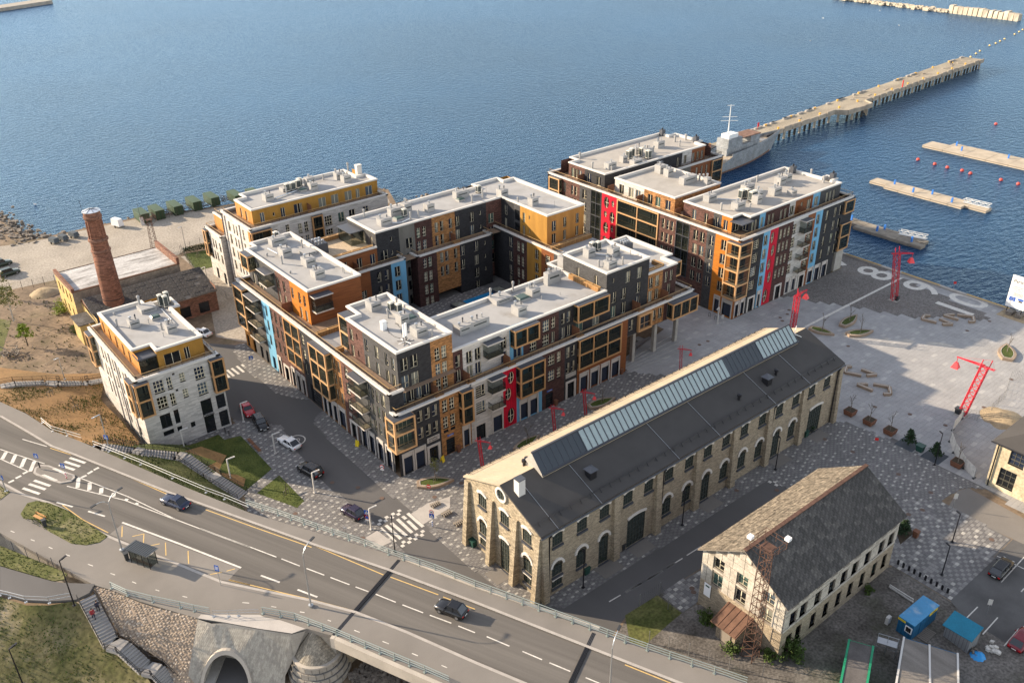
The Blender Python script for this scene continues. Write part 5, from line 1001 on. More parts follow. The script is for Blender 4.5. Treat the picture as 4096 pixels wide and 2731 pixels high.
for (x,y,w_,d_,hh,pp) in ((144.6,142.5,2.6,1.6,1.5,1),(150.3,143.8,1.5,1.3,1.6,1),(151.3,140.6,2.8,1.6,1.2,2),(158.0,146.7,2.6,1.6,1.5,2),(158.0,143.3,2.6,1.5,2.0,3),(165.6,146.4,2.4,1.6,1.7,3),
        (150.4,129.6,1.8,1.5,1.8,2),(151.0,132.6,2.0,1.8,1.9,2),(150.2,123.6,4.4,1.5,1.6,1),(152.7,120.3,1.5,1.4,1.5,1),(160.6,103.6,1.5,1.5,1.2,2),
        (144.6,112.7,2.6,1.6,1.5,2),(145.1,105.7,2.6,1.7,1.6,2),(150.9,105.4,1.6,1.5,1.7,1),(153.4,107.2,1.8,1.6,1.7,1),(155.4,111.3,3.0,1.5,1.6,5),(158.3,106.3,2.6,1.7,1.6,2),(164.7,109.6,2.2,1.7,1.7,2),(167.5,110.0,1.8,1.7,1.7,2)): ventbox(B,x,y,zz,w_,d_,hh,pp,'vent_grey')
for x,y in ((153.0,144.6),(154.8,145.4),(157.0,144.2),(156.6,141.6),(150.4,109.0),(151.6,108.6),(151.0,106.9),(152.0,106.9)): acunit(B,x,y,zz,2.1,1.1,1.0)
hatch(B,150.5,135.6,18.0,1.6,1.4)
for x,y,r_ in ((141.3,145.0,.2),(142.5,139.9,.16),(144.4,152.6,.24),(170,143.5,.2),(172.2,147,.25),(175.4,146.2,.25),(161.5,144.5,.2),(153.2,122.8,.2),(153.8,122.2,.2),(142.0,107.5,.2),(171.8,112.4,.2),(172.6,103.8,.22),(161.8,113.6,.2),(174.6,108.4,.2),(146.2,103.5,.14)): pipe(B,x,y,zz,1.5,r_)
for x,y in ((175.6,143.0),(174.0,153.0),(175.6,103.5),(173.3,112.4),(153.4,134.9)):
    o=part('chimney_cap',MB().box(x - .6,x + .6,y - .5,y + .5,zz,zz + 1.6),'slate_metal',B);part('vent_pipe',MB().lathe((x,y),[(.2,zz + 1.6),(.2,zz + 2.1)],8),'dark_metal',o)
duct(B,[(146.2,112.0),(149.4,107.4),(153,106.3),(158,109.5)],zz + .3);duct(B,[(150.5,139.9),(153,142.4),(157,142.6)],zz + .3)
# ---------------------------------------------------------------- white corner building near the road
w1=thing('apartment_building','white brick corner building with ochre rooftop storey beside the stairs','apartment building',(27.9,127.8,0))
B=w1;h=[bay(B,'S',127.8,27.4,29.7,7.4,13.4,.9,1,2,'interior_pale'),bay(B,'S',127.8,39.5,41.8,7.3,13.4,.9,1,2,'interior_pale')]
facade(B,'S',127.8,[(27.9,41.3,-.6,13.55,'white_brick')],[('g',1.6,2.1,[31.2,37.8],[11.6,8.65]),('g',.8,2.1,[32.9],[11.6,8.65]),('g',.85,1.5,[35.0],[11.9,8.95]),('P',.4,.4,[33.8],[12.9,9.9]),('P',1.7,2.6,[31.1],[5.2]),('P',.8,2.6,[32.9],[5.3]),('P',1.7,.9,[31.1],[2.95]),('P',.8,.9,[32.9],[2.95]),('P',.75,1.0,[35.1],[2.8]),('P',1.8,2.8,[37.85],[5.1]),('P',1.7,3.3,[37.85],[1.7]),('P',1.5,2.6,[40.3],[5.2]),('P',1.5,3.0,[40.3],[1.8])],h)
h=[bay(B,'W',27.9,128.2,130.6,7.2,13.4,.9,1,2,'interior_pale','copper_lit'),bay(B,'W',27.9,148.6,151.2,7.4,13.4,.9,1,2,'interior_pale','copper_lit')]
facade(B,'W',27.9,[(127.8,151.5,-.6,13.55,'white_brick')],[('g',.9,2.1,[145.0,139.3],[11.8,8.6]),('d',.8,2.1,[143.3,136.4,134.2],[11.5,8.5]),('s',.5,1.2,[147.0],[12,9]),('P',.9,3.2,[145.3,143.3,139.0,136.4,133.6],[5.2]),('P',.9,1.6,[138.9,136.4,133.6,131.9],[2.6])],h)
for a in (141.2,137.7,132.6):
    s_=MB();sbox(s_,'W',27.9,a - .28,a + .28,0,.18,0,13.3);part('pilaster',s_,'white_brick',B)
facade(B,'E',41.3,[(127.8,151.5,-.6,13.55,'white_brick')],[('g',1.2,2.0,[133,138,143,148],[5.5,8.6,11.6])]);facade(B,'N',151.5,[(27.9,41.3,-.6,13.55,'white_brick')])
strip_coping(B,[(27.9,151.5),(27.9,127.8),(41.3,127.8),(41.3,151.5),(27.9,151.5)],13.55,1);railing(B,[(28.2,151.2),(28.2,128.1),(41.0,128.1),(41.0,151.2)],13.87,.7)
part('terrace_deck',MB().poly([(28,127.9,12.9),(41.2,127.9,12.9),(41.2,151.4,12.9),(28,151.4,12.9)]),'deck_pale',B)
facade(B,'W',29.8,[(130.6,150.2,12.9,16.2,'ochre_lit')],[('f',1.1,2.2,[148.6,141.8,138.4,135.3],[14.2]),('n',.8,2.1,[145.4],[14.2])]);facade(B,'S',130.6,[(32.7,40.2,12.9,16.2,'ochre')],[('f',2.6,2.2,[35.0],[14.1]),('f',.9,2.2,[37.4],[14.2])])
facade(B,'S',133.2,[(29.8,32.7,12.9,16.2,'ochre')],[('f',1.4,2.2,[31.2],[14.1])]);facade(B,'W',32.7,[(130.6,133.2,12.9,16.2,'ochre')]);facade(B,'E',40.2,[(130.6,150.2,12.9,16.2,'ochre')]);facade(B,'N',150.2,[(29.8,40.2,12.9,16.2,'ochre')]);facade(B,'E',41.6,[(144,148.2,12.9,16.2,'ochre')]);facade(B,'S',144,[(40.2,41.6,12.9,16.2,'ochre')])
part('canopy',MB().box(29.7,32.68,130.5,133.1,15.5,15.75),'slate_metal',B);part('glass_screen',MB().box(29.85,32.6,130.65,130.68,12.9,15.5).box(29.85,29.88,130.7,133.1,12.9,15.5),'glass_clear',B)
roof(B,[(29.8,133.2),(32.7,133.2),(32.7,130.6),(40.2,130.6),(40.2,144.0),(41.6,144.0),(41.6,148.2),(37.2,148.2),(37.2,150.2),(29.8,150.2)],16.2)
for x,y,w_,d_,hh,pp in ((33.2,142.2,1.6,1.6,1.4,2),(37.3,136.4,1.6,1.6,1.4,4),(37.0,147.0,2.6,2.6,.8,0)): ventbox(B,x,y,15.92,w_,d_,hh,pp)
for x,y in ((39.4,146.6),(39.9,145.6),(40.6,147.0)): acunit(B,x,y,15.92,2.3,.8,.7)
hatch(B,36.9,142.6,15.92,1.5,1.3);pipe(B,31.0,144.0,15.92,1.3);pipe(B,36.3,137.9,15.92,1.2);pipe(B,36.3,148.3,16.7,1.6,.2);pipe(B,32.0,148.6,15.92,.4);pipe(B,35.4,141.5,15.92,.8,.06);pipe(B,35.6,135.2,15.92,.8,.06)
duct(B,[(38.9,145.3),(38.7,138.3),(37.9,137.6)],16.1,.1)
# ---------------------------------------------------------------- white block by the water
w2=thing('apartment_building','white brick block at the water with an ochre rooftop storey and rear containers','apartment building',(65.2,166.5,0))
B=w2;h=[bay(B,'S',166.5,65.0,69.6,10.9,17.0,.8,1,2,'ochre_lit'),bay(B,'S',166.5,79.0,81.6,8.0,17.0,.5,1,3,'interior')]
facade(B,'S',166.5,[(65.2,98.2,-.5,17.3,'white_brick')],[('g',1.7,2.1,[70.3,83.0],F4),('g',.85,2.0,[73.4],[15.6,12.3]),('g',.9,2.1,[76.2,77.7],F4),('d',1.5,2.2,[86.2,88.9],F4),('g',1.4,2.0,[92.4],F4)],h)
facade(B,'W',65.2,[(166.5,180.3,-.5,17.3,'white_brick')],[('d',1.1,2.2,[177.7],F4),('n',.7,2.1,[175.3,173.8],F4),('g',.9,2.1,[170.4],[15.3,12.2,9.1,6.0]),('K',1.3,2.7,[178.6,174.5],[1.4])])
facade(B,'N',181.6,[(65.2,98.2,-.5,17.3,'white_brick')]);facade(B,'E',98.2,[(166.5,181.6,-.5,17.3,'white_brick')])
for a in (166.9,172.3,179.8):
    s_=MB();sbox(s_,'W',65.2,a - .3,a + .3,0,.2,0,17);part('pilaster',s_,'white_brick',B)
strip_coping(B,[(65.2,181.6),(65.2,166.5),(98.2,166.5),(98.2,181.6),(65.2,181.6)],17.3,1);railing(B,[(65.5,180.5),(65.5,166.8),(97.9,166.8),(97.9,181)],17.62,.75)
part('terrace_deck',MB().poly([(65.3,166.6,16.8),(98.1,166.6,16.8),(98.1,181.5,16.8),(65.3,181.5,16.8)]),'deck',B)
facade(B,'S',170.2,[(67.6,98.0,16.8,20.0,'ochre')],[('f',1.0,2.2,[69.8,74.5,80.9 - 2.3,92.8],[18.0]),('f',1.8,2.2,[77.8 + .2,83.9,87.0,90.4,95.7],[18.0]),('s',.5,.8,[72.4],[18.1])]);facade(B,'W',67.6,[(170.2,178.6,16.8,20.0,'ochre_lit')],[('f',1.0,2.2,[175.9,173.3],[18.0])])
facade(B,'E',98.0,[(170.2,181.4,16.8,20,'ochre')]);screen(B,'S',170.2,80.2,16.8)
roof(B,[(67.6,170.2),(98.0,170.2),(98.0,175.4),(95.8,175.4),(95.8,181.4),(70.0,181.4),(70.0,178.6),(67.6,178.6)],20.0)
for x,y,w_,d_,hh,pp in ((73.6,174.8,1.9,1.9,1.5,2),(84.2,174.6,1.7,1.6,1.6,2),(85.0,177.5,2.0,1.6,2.0,1),(92.2,177.4,1.7,1.6,1.6,2),(92.6,174.7,1.9,1.7,1.5,2),(79.6,178.2,2.6,2.0,.8,0)): ventbox(B,x,y,19.72,w_,d_,hh,pp)
for x,y in ((79.2,176.9),(80.6,177.0),(82.2,177.6),(83.0,178.6)): acunit(B,x,y,19.72,1.9,1.1,.7)
hatch(B,82.0,175.3,19.72,1.6,1.4);pipe(B,96.5,180.5,19.9,2.0,.18);pipe(B,89.3,179.2,19.72,1.2,.2);pipe(B,78.3,175.6,19.72,1.6);duct(B,[(75,174.4),(79,175.4),(82,176)],19.95)
o=part('chimney',MB().box(96.4,97.6,176.0,177.0,19.7,22.0),'coping',B);part('chimney_cap',MB().box(96.3,97.7,175.9,177.1,22.15,22.3).box(96.5,96.7,176.1,176.3,22,22.15).box(97.3,97.5,176.7,176.9,22,22.15),'coping',o)
facade(B,'W',64.0,[(181.0,189.6,-.5,11.6,'white_brick')],[('n',.8,2.1,[187.6,185.9,184.5],[6.1,9.0]),('d',1.0,2.1,[182.2],[6.1,9.0]),('K',1.3,2.7,[186.5,182.4],[1.4])],[bay(B,'W',64.0,188.0,189.6,5.3,11.4,.8,1,2,'interior','copper_lit')])
facade(B,'S',181.0,[(64.0,65.2,-.5,11.6,'white_brick')]);facade(B,'N',189.6,[(64,80,-.5,11.6,'white_brick')]);strip_coping(B,[(80,189.6),(64.0,189.6),(64.0,181.0),(65.2,181.0)],11.6,1);railing(B,[(70,189.3),(64.3,189.3),(64.3,181.2)],11.92,.75)
part('terrace_deck',MB().poly([(64.1,181.1,11.2),(80,181.1,11.2),(80,189.5,11.2),(64.1,189.5,11.2)]),'deck',B)
facade(B,'W',66.2,[(181.6,189.0,11.2,14.6,'ochre_lit')]);facade(B,'N',189.0,[(66.2,80,11.2,14.6,'ochre')]);roof(B,[(66.2,181.7),(80,181.7),(80,189.0),(66.2,189.0)],14.6);railing(B,[(79,188.7),(66.5,188.7),(66.5,182)],14.92,.75)
# ================================================================== stone hall, warehouse, ruin, chimney
mat('limestone',(0.40,0.33,0.24),.9,.28,.9,kind='brick',brick=(.42,.14),mortar=(.30,.25,.18),bump=.6,fine=.3,fscale=6)
mat('limestone_lit',(0.42,0.35,0.25),.9,.3,.9,kind='brick',brick=(.5,.17),mortar=(.33,.27,.19),bump=.7,fine=.35,fscale=5)  # lighter limestone for the sunny gable, sun tone painted into the stone
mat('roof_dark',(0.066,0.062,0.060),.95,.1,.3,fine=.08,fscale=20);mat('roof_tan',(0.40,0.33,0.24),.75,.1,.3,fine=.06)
mat('clad_blue',(0.045,0.055,0.068),.55,.08,.4,fine=.04)
flat('arch_white',(.62,.58,.53),.8);flat('frame_green',(.045,.05,.04),.5);flat('pane_stone',(.035,.045,.042),.05,0,.7)
glassmat('glass_roof',(.58,.68,.69),.46,.05);flat('truss_white',(.75,.75,.73),.5);flat('hall_floor',(.75,.73,.68),.8)
hall=thing('stone_hall','long limestone hall with dark pitched roof, glazed roof lantern and white arched windows','industrial hall',(55,63.3,0))
B=hall;X0,X1,Y0,Y1,ZE,ZR,YM=54.9,119.5,63.3,78.7,11.0,14.1,71.0
def archmesh(w,h,rise,cols,rows,name):
    """window with a rounded head: opening outline, white stone arch, frame grid, pane"""
    key=(name,w,h)
    if key in WM: return WM[key]
    n=10;zs=h - rise;arc=[]
    r=(w*w/4 + rise*rise)/(2*rise);cz=h - r;a0=math.asin(min(1,(w/2)/r));a0=a0 if rise <= w/2 else math.pi/2
    for k in range(n + 1): a=a0 - 2*a0*k/n;arc.append((r*math.sin(a),cz + r*math.cos(a)))
    st=MB();t_=.34
    o=[(x*(1 + t_/r),cz + (z - cz)*(1 + t_/r)) for x,z in arc]
    for (p,q,p2,q2) in zip(arc,arc[1:],o,o[1:]):
        a,b_=(p[0],-.02,p[1]),(q[0],-.02,q[1]);c,d=(q2[0],-.02,q2[1]),(p2[0],-.02,p2[1])
        st.hexa([a,b_,c,d],[(x,y - .28,z) for x,y,z in (a,b_,c,d)])
    f=MB();b0=.08
    def top(x): return cz + math.sqrt(max(0,r*r - x*x)) - .02
    for i in range(cols + 1):
        x=-w/2 + w*i/cols;x=max(-w/2 + b0/2,min(w/2 - b0/2,x));f.box(x - b0/2,x + b0/2,-.06,.02,0,top(x))
    for j in range(rows + 1):
        z=h*j/rows;z=min(z,h - b0)
        ww=w/2 if z <= zs else math.sqrt(max(0,r*r - (z - cz) ** 2));f.box(-ww,ww,-.055,.02,z,z + b0*.8)
    f.box(-w/2 - .05,w/2 + .05,-.34,.0,-.3,-.02,1)
    p=MB();p.poly([(-w/2,0,0),(w/2,0,0)] + [(x,0,z) for x,z in arc])
    WM[key]=(mesh('window',f,['frame_green','slate_metal']),mesh('pane',p,'pane_stone'),mesh('stone_arch',st,'arch_white'));return WM[key]
def archwin(bld,side,plane,a,zb,w,h,rise,cols=3,rows=4,name='window',rec=-.12):
    fm,pm,sm=archmesh(w,h,rise,cols,rows,name);b0=BASE[bld.name];q=to3(side,plane,a,rec,zb)
    o=link(name,fm,bld,tuple(q[i] - b0[i] for i in range(3)),ROT[side]);link('pane',pm,o);s_=link('stone_arch',sm,o);s_.location=(0,rec + .12 if rec < 0 else 0,0)
def archhole(a,zb,w,h,rise):      # stepped opening that stays inside the stone arch
    return [(a - w/2,a + w/2,zb,zb + h - rise)] + [(a - w/2*f,a + w/2*f,zb + h - rise,zb + h - rise + rise*g) for f,g in ((.93,.36),(.78,.62),(.55,.84))]
SW=[57.6,61.8,65.8,70.15,74.15,78.2,82.4,86.4,90.5,94.7,99.0,103.2,107.4,111.6,115.8]
LOW=[61.8,65.9,78.2,82.4,86.6,90.7,94.9,99.0,103.4,107.4]
DOORS=[65.9,86.6,103.4]
h=[]
for a in SW: h += archhole(a,8.0,1.75,2.2,.3)
for a in LOW: h += archhole(a,.2 if a in DOORS else 2.0,1.75,5.2 if a in DOORS else 3.4,.86)
h += archhole(57.6,3.0,1.75,2.5,.86) + [(56.7,58.5,1.1,2.5)]
for a in (72.1,113.7): h += archhole(a,.1,3.5,5.2,.25)
facade(B,'S',Y0,[(X0,X1,0,ZE,'limestone')],[],h,rec=.2)
for a in SW: archwin(B,'S',Y0,a,8.0,1.75,2.2,.3,4,4)
for a in LOW: archwin(B,'S',Y0,a,.2 if a in DOORS else 2.0,1.75,5.2 if a in DOORS else 3.4,.86,3,7 if a in DOORS else 5,'arched_door' if a in DOORS else 'arched_window')
archwin(B,'S',Y0,57.6,3.0,1.75,2.5,.86,3,4,'arched_window');archwin(B,'S',Y0,57.6,1.1,1.75,1.4,.12,4,2,'low_window')
for a in (72.1,113.7): archwin(B,'S',Y0,a,.1,3.5,5.2,.25,6,7,'hall_door')
for a in (55.3,67.8,75.95,84.1,92.3,100.6,109.3,119.1):
    m_=MB();w_=.55 if a not in (55.3,119.1) else .45
    m_.hexa([(a - w_,Y0 - .8,0),(a + w_,Y0 - .8,0),(a + w_,Y0 + .02,0),(a - w_,Y0 + .02,0)],[(a - w_,Y0 - .35,ZE - .5),(a + w_,Y0 - .35,ZE - .5),(a + w_,Y0 + .02,ZE - .5),(a - w_,Y0 + .02,ZE - .5)]);part('buttress',m_,'limestone',B)
# gable to the street
def gable(x,m,holes,inward):
    mb=MB();hs=[(*q,'h') for q in holes]
    A=sorted({Y0,Y1,*[q[0] for q in hs],*[q[1] for q in hs]});Z=sorted({0,ZE,*[q[2] for q in hs if q[2] < ZE],*[q[3] for q in hs if q[3] < ZE]})
    for p,q in zip(A,A[1:]):
        for r,s in zip(Z,Z[1:]):
            cx,cy=(p + q)/2,(r + s)/2
            if not any(k[0] < cx < k[1] and k[2] < cy < k[3] for k in hs): mb.quad((x,p,r),(x,q,r),(x,q,s),(x,p,s))
    for p,q,r,s,_ in hs:
        for (u0,v0,u1,v1) in ((p,r,q,r),(q,r,q,s),(q,s,p,s),(p,s,p,r)): mb.quad((x,u0,v0),(x,u1,v1),(x + inward,u1,v1),(x + inward,u0,v0))
    mb.poly([(x,Y0,ZE),(x,Y1,ZE),(x,YM,ZR)]);part('gable_wall',mb,m,B)
GW=[(75.2,8.0),(70.5,8.0),(66.0,8.0)];h=[]
for a,z in GW: h += archhole(a,z,1.75,2.3,.3)
for a in (75.2,65.95): h += archhole(a,3.2,1.75,2.8,.86) + [(a - .85,a + .85,1.2,2.7)]
h += archhole(70.6,.1,1.9,5.4,.25)
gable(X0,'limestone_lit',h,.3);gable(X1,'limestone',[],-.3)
for a,z in GW: archwin(B,'W',X0,a,z,1.75,2.3,.3,4,4)
for a in (75.2,65.95): archwin(B,'W',X0,a,3.2,1.75,2.8,.86,3,4,'arched_window');archwin(B,'W',X0,a,1.2,1.7,1.5,.12,4,2,'low_window')
archwin(B,'W',X0,70.6,.1,1.9,5.4,.25,4,7,'hall_door')
for a in (78.35,73.1,68.1,63.65):
    w_=.42;m_=MB();m_.hexa([(X0 - 1.2,a - w_,0),(X0 + .02,a - w_,0),(X0 + .02,a + w_,0),(X0 - 1.2,a + w_,0)],[(X0 - .3,a - w_,ZE - .4),(X0 + .02,a - w_,ZE - .4),(X0 + .02,a + w_,ZE - .4),(X0 - .3,a + w_,ZE - .4)]);part('buttress',m_,'limestone_lit',B)
m_=MB();n=24
for k in range(n):
    a0,a1=2*math.pi*k/n,2*math.pi*(k + 1)/n;c=(71.0,12.7)
    pts=[(c[0] + r*math.cos(a),c[1] + r*math.sin(a)) for r,a in ((.8,a0),(1.1,a0),(1.1,a1),(.8,a1))]
    m_.hexa([(X0 - .02,y,z) for y,z in pts],[(X0 - .25,y,z) for y,z in pts])
o=part('round_window',m_,'arch_white',B);part('pane',MB().poly([(X0 - .06,71 + .8*math.cos(2*math.pi*k/n),12.7 + .8*math.sin(2*math.pi*k/n)) for k in range(n)]),'pane_stone',o)
m_=MB()
for k in range(-1,2): m_.box(X0 - .12,X0 - .07,71 + .4*k - .03,71 + .4*k + .03,12.0,13.4);m_.box(X0 - .121,X0 - .071,70.3,71.7,12.7 + .4*k - .03,12.7 + .4*k + .03)
part('glazing_bar',m_,'frame_green',o)
facade(B,'N',Y1,[(X0,X1,0,ZE,'limestone')])
# roof slopes with seams and snow guards
E_=.3;sl_=(ZR - ZE)/(YM - Y0)
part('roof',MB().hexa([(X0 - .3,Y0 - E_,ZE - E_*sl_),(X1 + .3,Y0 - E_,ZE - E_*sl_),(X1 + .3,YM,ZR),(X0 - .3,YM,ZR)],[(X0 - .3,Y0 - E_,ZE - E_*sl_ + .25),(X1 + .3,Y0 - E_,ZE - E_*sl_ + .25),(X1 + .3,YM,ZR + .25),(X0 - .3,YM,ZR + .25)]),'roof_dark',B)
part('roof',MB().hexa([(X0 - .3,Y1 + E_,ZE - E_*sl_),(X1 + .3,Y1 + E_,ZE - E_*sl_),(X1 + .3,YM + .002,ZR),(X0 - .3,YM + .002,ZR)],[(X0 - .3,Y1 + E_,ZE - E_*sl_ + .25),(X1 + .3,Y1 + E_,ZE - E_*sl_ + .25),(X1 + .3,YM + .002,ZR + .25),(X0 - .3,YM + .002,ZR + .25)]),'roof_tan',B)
zr=lambda y: ZR + .25 - abs(y - YM)*sl_
for y0,s_ in ((Y0 + 1.1,1),(Y1 - .4,-1)):
    m_=MB()
    for k in range(2): m_.tube((X0,y0,zr(y0) + .18 + .16*k),(X1,y0,zr(y0) + .18 + .16*k),.035,5)
    x=X0 + .5
    while x < X1: m_.bar((x,y0 - .35*s_,zr(y0) - .1),(x,y0 + .1,zr(y0) + .4),.07,.07);x += 1.75
    part('snow_guard',m_,'dark_metal',B)
sm=MB();x=X0 + .3
while x < X1: sm.bar((x,Y1 + .4,zr(Y1 + .4) + .02),(x,YM + 1.2,zr(YM + 1.2) + .02),.05,.05);x += 1.25
o=part('roof_seam',sm,'roof_tan',B);o['kind']='stuff'
part('gutter',MB().tube((X0 - .3,Y0 - E_ - .1,ZE - .25),(X1 + .3,Y0 - E_ - .1,ZE - .25),.13,8),'slate_metal',B)
for a in (56.1,76.9,101.5,118.4): part('downpipe',MB().tube((a,Y0 - .2,.1),(a,Y0 - .2,ZE - .9),.09,6).tube((a,Y0 - .2,ZE - .9),(a,Y0 - .6,ZE - .3),.09,6),'dark_metal',B)
for a in (57.3,64.8,79.6,88.2,101.2,110): part('lightning_wire',MB().tube((a,Y0 - .5,zr(Y0 - .5) + .08),(a,YM - 1.8,zr(YM - 1.8) + .08),.03,4),'zinc',B)
# lantern: leaning glazed band, its south slope up to a higher ridge
LX0,LX1=60.3,115.4;LB,LT=(69.3,13.95),(71.5,16.3);LN=(73.9,zr(73.9))
def lan(x0,x1,m,name,inner=False):
    o=part(name,MB().hexa([(x0,LB[0],LB[1]),(x1,LB[0],LB[1]),(x1,LT[0],LT[1]),(x0,LT[0],LT[1])],[(x0,LB[0],LB[1] + .07),(x1,LB[0],LB[1] + .07),(x1,LT[0],LT[1] + .07),(x0,LT[0],LT[1] + .07)]),m,lant);return o
lant=part('roof_lantern',MB().quad((LX0,LT[0],LT[1]),(LX1,LT[0],LT[1]),(LX1,LN[0],LN[1]),(LX0,LN[0],LN[1])).quad((LX0,LB[0],LB[1] - .6),(LX1,LB[0],LB[1] - .6),(LX1,LB[0],LB[1]),(LX0,LB[0],LB[1])),'roof_tan',B)
m_=MB()
for x in (LX0,LX1): m_.poly([(x,LB[0],LB[1] - .6),(x,LB[0],LB[1]),(x,LT[0],LT[1]),(x,LN[0],LN[1])])
part('gable_panel',m_,'concrete',lant)
W_=1.0;x=LX0;k=0;GL=[(68.4,98.5),(106.5,115.3)]
while x < LX1 - .2:
    x1=min(LX1,x + W_);c=(x + x1)/2;gl=any(a < c < b_ for a,b_ in GL)
    lan(x + .03,x1 - .03,'glass_roof' if gl else 'clad_blue','pane' if gl else 'roof_panel');k += 1;x=x1
m_=MB();x=LX0
while x <= LX1 + .01:
    gl=any(a - .6 < x < b_ + .6 for a,b_ in GL);m_.bar((x,LB[0],LB[1] + .1),(x,LT[0],LT[1] + .1),.1 if gl else .05,.14 if gl else .06);x += W_
for q in (LB,LT): m_.bar((LX0,q[0],q[1] + .06),(LX1,q[0],q[1] + .06),.28,.24)
part('lantern_frame',m_,'slate_metal',lant)
tr=MB()
for a,b_ in GL:
    part('lantern_lining',MB().quad((a,LB[0] + .25,LB[1] - .15),(b_,LB[0] + .25,LB[1] - .15),(b_,LN[0] - .1,LN[1] + .1),(a,LN[0] - .1,LN[1] + .1)),'hall_floor',lant)
    x=a
    while x < b_ - 1:
        z0=LB[1] + .05;tr.bar((x,LB[0] + .5,z0 + .15),(x + 2.6,LT[0] - .5,LT[1] - .6),.1,.1);tr.bar((x + 2.6,LB[0] + .5,z0 + .15),(x,LT[0] - .5,LT[1] - .6),.1,.1);tr.bar((x,LB[0] + .3,z0),(x,LT[0] - .2,LT[1] - .3),.14,.14);x += 2.6
    for f in (.35,.7): tr.bar((a,LB[0] + (LT[0] - LB[0])*f,LB[1] + (LT[1] - LB[1])*f - .25),(b_,LB[0] + (LT[0] - LB[0])*f,LB[1] + (LT[1] - LB[1])*f - .25),.08,.08)
part('roof_truss',tr,'truss_white',lant)
ch=part('chimney',MB().box(55.7,56.75,68.5,69.5,12.6,15.7),'coping',B);part('chimney_cap',MB().box(55.63,56.82,68.43,69.57,15.7,15.8),'slate_metal',ch)
for a,y,s_ in ((66.3,66.6,.55),(103.2,66.2,.55)):
    z=zr(y);v=part('roof_vent',MB().box(a - s_,a + s_,y - s_,y + s_,z - .4,z + 1.1),'dark_metal',B)
    part('vent_hood',MB().hexa([(a - s_ - .2,y - s_ - .2,z + 1.1),(a + s_ + .2,y - s_ - .2,z + 1.1),(a + s_ + .2,y + s_ + .2,z + 1.1),(a - s_ - .2,y + s_ + .2,z + 1.1)],[(a - .15,y - .15,z + 1.6),(a + .15,y - .15,z + 1.6),(a + .15,y + .15,z + 1.6),(a - .15,y + .15,z + 1.6)]),'slate_metal',v)
for a,y in ((96.2,66.0),(106.0,66.6),(60.9,73.2),(60.2,72.9),(66.0,73.2),(97.0,72.9)): part('roof_vent',MB().lathe((a,y),[(.2,zr(y) - .2),(.2,zr(y) + .6),(.34,zr(y) + .65),(.34,zr(y) + .95),(.1,zr(y) + 1.05)],10),'dark_metal',B)
sl_sheet=sheet
for a in (65.9,72.1,86.6,103.4,113.7): sheet('threshold',[(a - 1.8,60.9),(a + 1.8,60.9),(a + 1.8,63.2),(a - 1.8,63.2)],.055,'path_asphalt')
sheet('threshold',[(52.4,69.2),(54.6,69.2),(54.6,72),(52.4,72)],.055,'path_asphalt')
# ---------------------------------------------------------------- old warehouse with corrugated roof
mat('panel_conc',(0.46,0.42,0.36),.9,.22,.7,fine=.25,fscale=4,stain=.3,stainc=(.3,.25,.18));mat('panel_joint',(0.22,0.19,0.16),.95,.3,1)
for nm,c in (('sheet_dark',(.078,.074,.07)),('sheet_mid',(.098,.092,.087)),('sheet_worn',(.125,.117,.108))): mat(nm,c,.85,.3,.8,kind='corr',bump=.7,fine=.45,fscale=3,stain=.3,stainc=(.3,.29,.27))
mat('roof_flake',(0.20,0.168,0.128),.85,.5,1.5,fine=.6,fscale=2.2,bump=1.0,kind='corr',stain=.6,stainc=(.12,.095,.07));mat('rust_sheet',(0.15,0.082,0.055),.8,.25,.8,fine=.2);mat('rust_steel',(0.10,0.055,0.04),.85,.35,2)
flat('old_wood',(.22,.19,.16),.9)
wh=thing('old_warehouse','old two storey warehouse with corrugated roof, concrete panels and rubble stone base','warehouse',(70.2,38.3,0))
B=wh;X0,X1,Y0,Y1,ZE,ZR,YM=70.2,94.6,38.3,50.4,9.0,12.9,44.35
LOWW=[73.9,76.9,79.6,82.3,84.9,87.6,90.4,92.8];UPW=[72.0,74.0,76.9,79.8,82.4,84.8,87.6,90.8,93.1]
for (z0,z1,m) in ((0,4.3,'limestone'),(4.3,ZE,'panel_joint')):
    facade(B,'S',Y0,[(X0,X1,z0,z1,m)],[('q',1.1,2.1,LOWW,[2.2]),('q',1.25,1.9,UPW,[5.8]),('q',1.1,.8,UPW,[8.35]),('K',1.2,3.0,[72.0],[1.55])])
    facade(B,'W',X0,[(Y0,Y1,z0,z1,m)],[('d',1.5,1.9,[47.9,44.4,40.6],[5.6,8.35 - .3 + .3])] if z0 > 1 else []);facade(B,'N',Y1,[(X0,X1,z0,z1,m)]);facade(B,'E',X1,[(Y0,Y1,z0,z1,m)])
def panel(side,plane,a0,a1,z0,z1):
    q=MB();sbox(q,side,plane,a0 + .03,a1 - .03,.0,.09 + rnd.uniform(0,.03),z0 + .03,z1 - .03);part('wall_panel',q,'panel_conc',B)
ed=[X0] + [v for a in UPW for v in (a - .68,a + .68)] + [X1]
for p,q in zip(ed[::2],ed[1::2]):
    if q - p > .2: panel('S',Y0,p,q,4.9,6.8);panel('S',Y0,p,q,7.5,8.95)
xx=X0
while xx < X1 - .2: x2=min(X1,xx + 2.7);panel('S',Y0,xx,x2,6.82,7.48);panel('S',Y0,xx,x2,4.35,4.75);xx=x2
ed=[Y0,39.8,41.4,43.6,45.2,47.1,48.7,Y1]
for p,q in zip(ed[::2],ed[1::2]):
    for z0,z1 in ((4.4,5.6),(5.6,6.9),(7.2,9.0)): panel('W',X0,p,(p + q)/2,z0,z1);panel('W',X0,(p + q)/2,q,z0,z1)
for p,q in zip([Y0] + ed[1:-1:1],ed[1:]): panel('W',X0,p,q,6.6 if 0 else 6.92,7.18)
gm=MB()
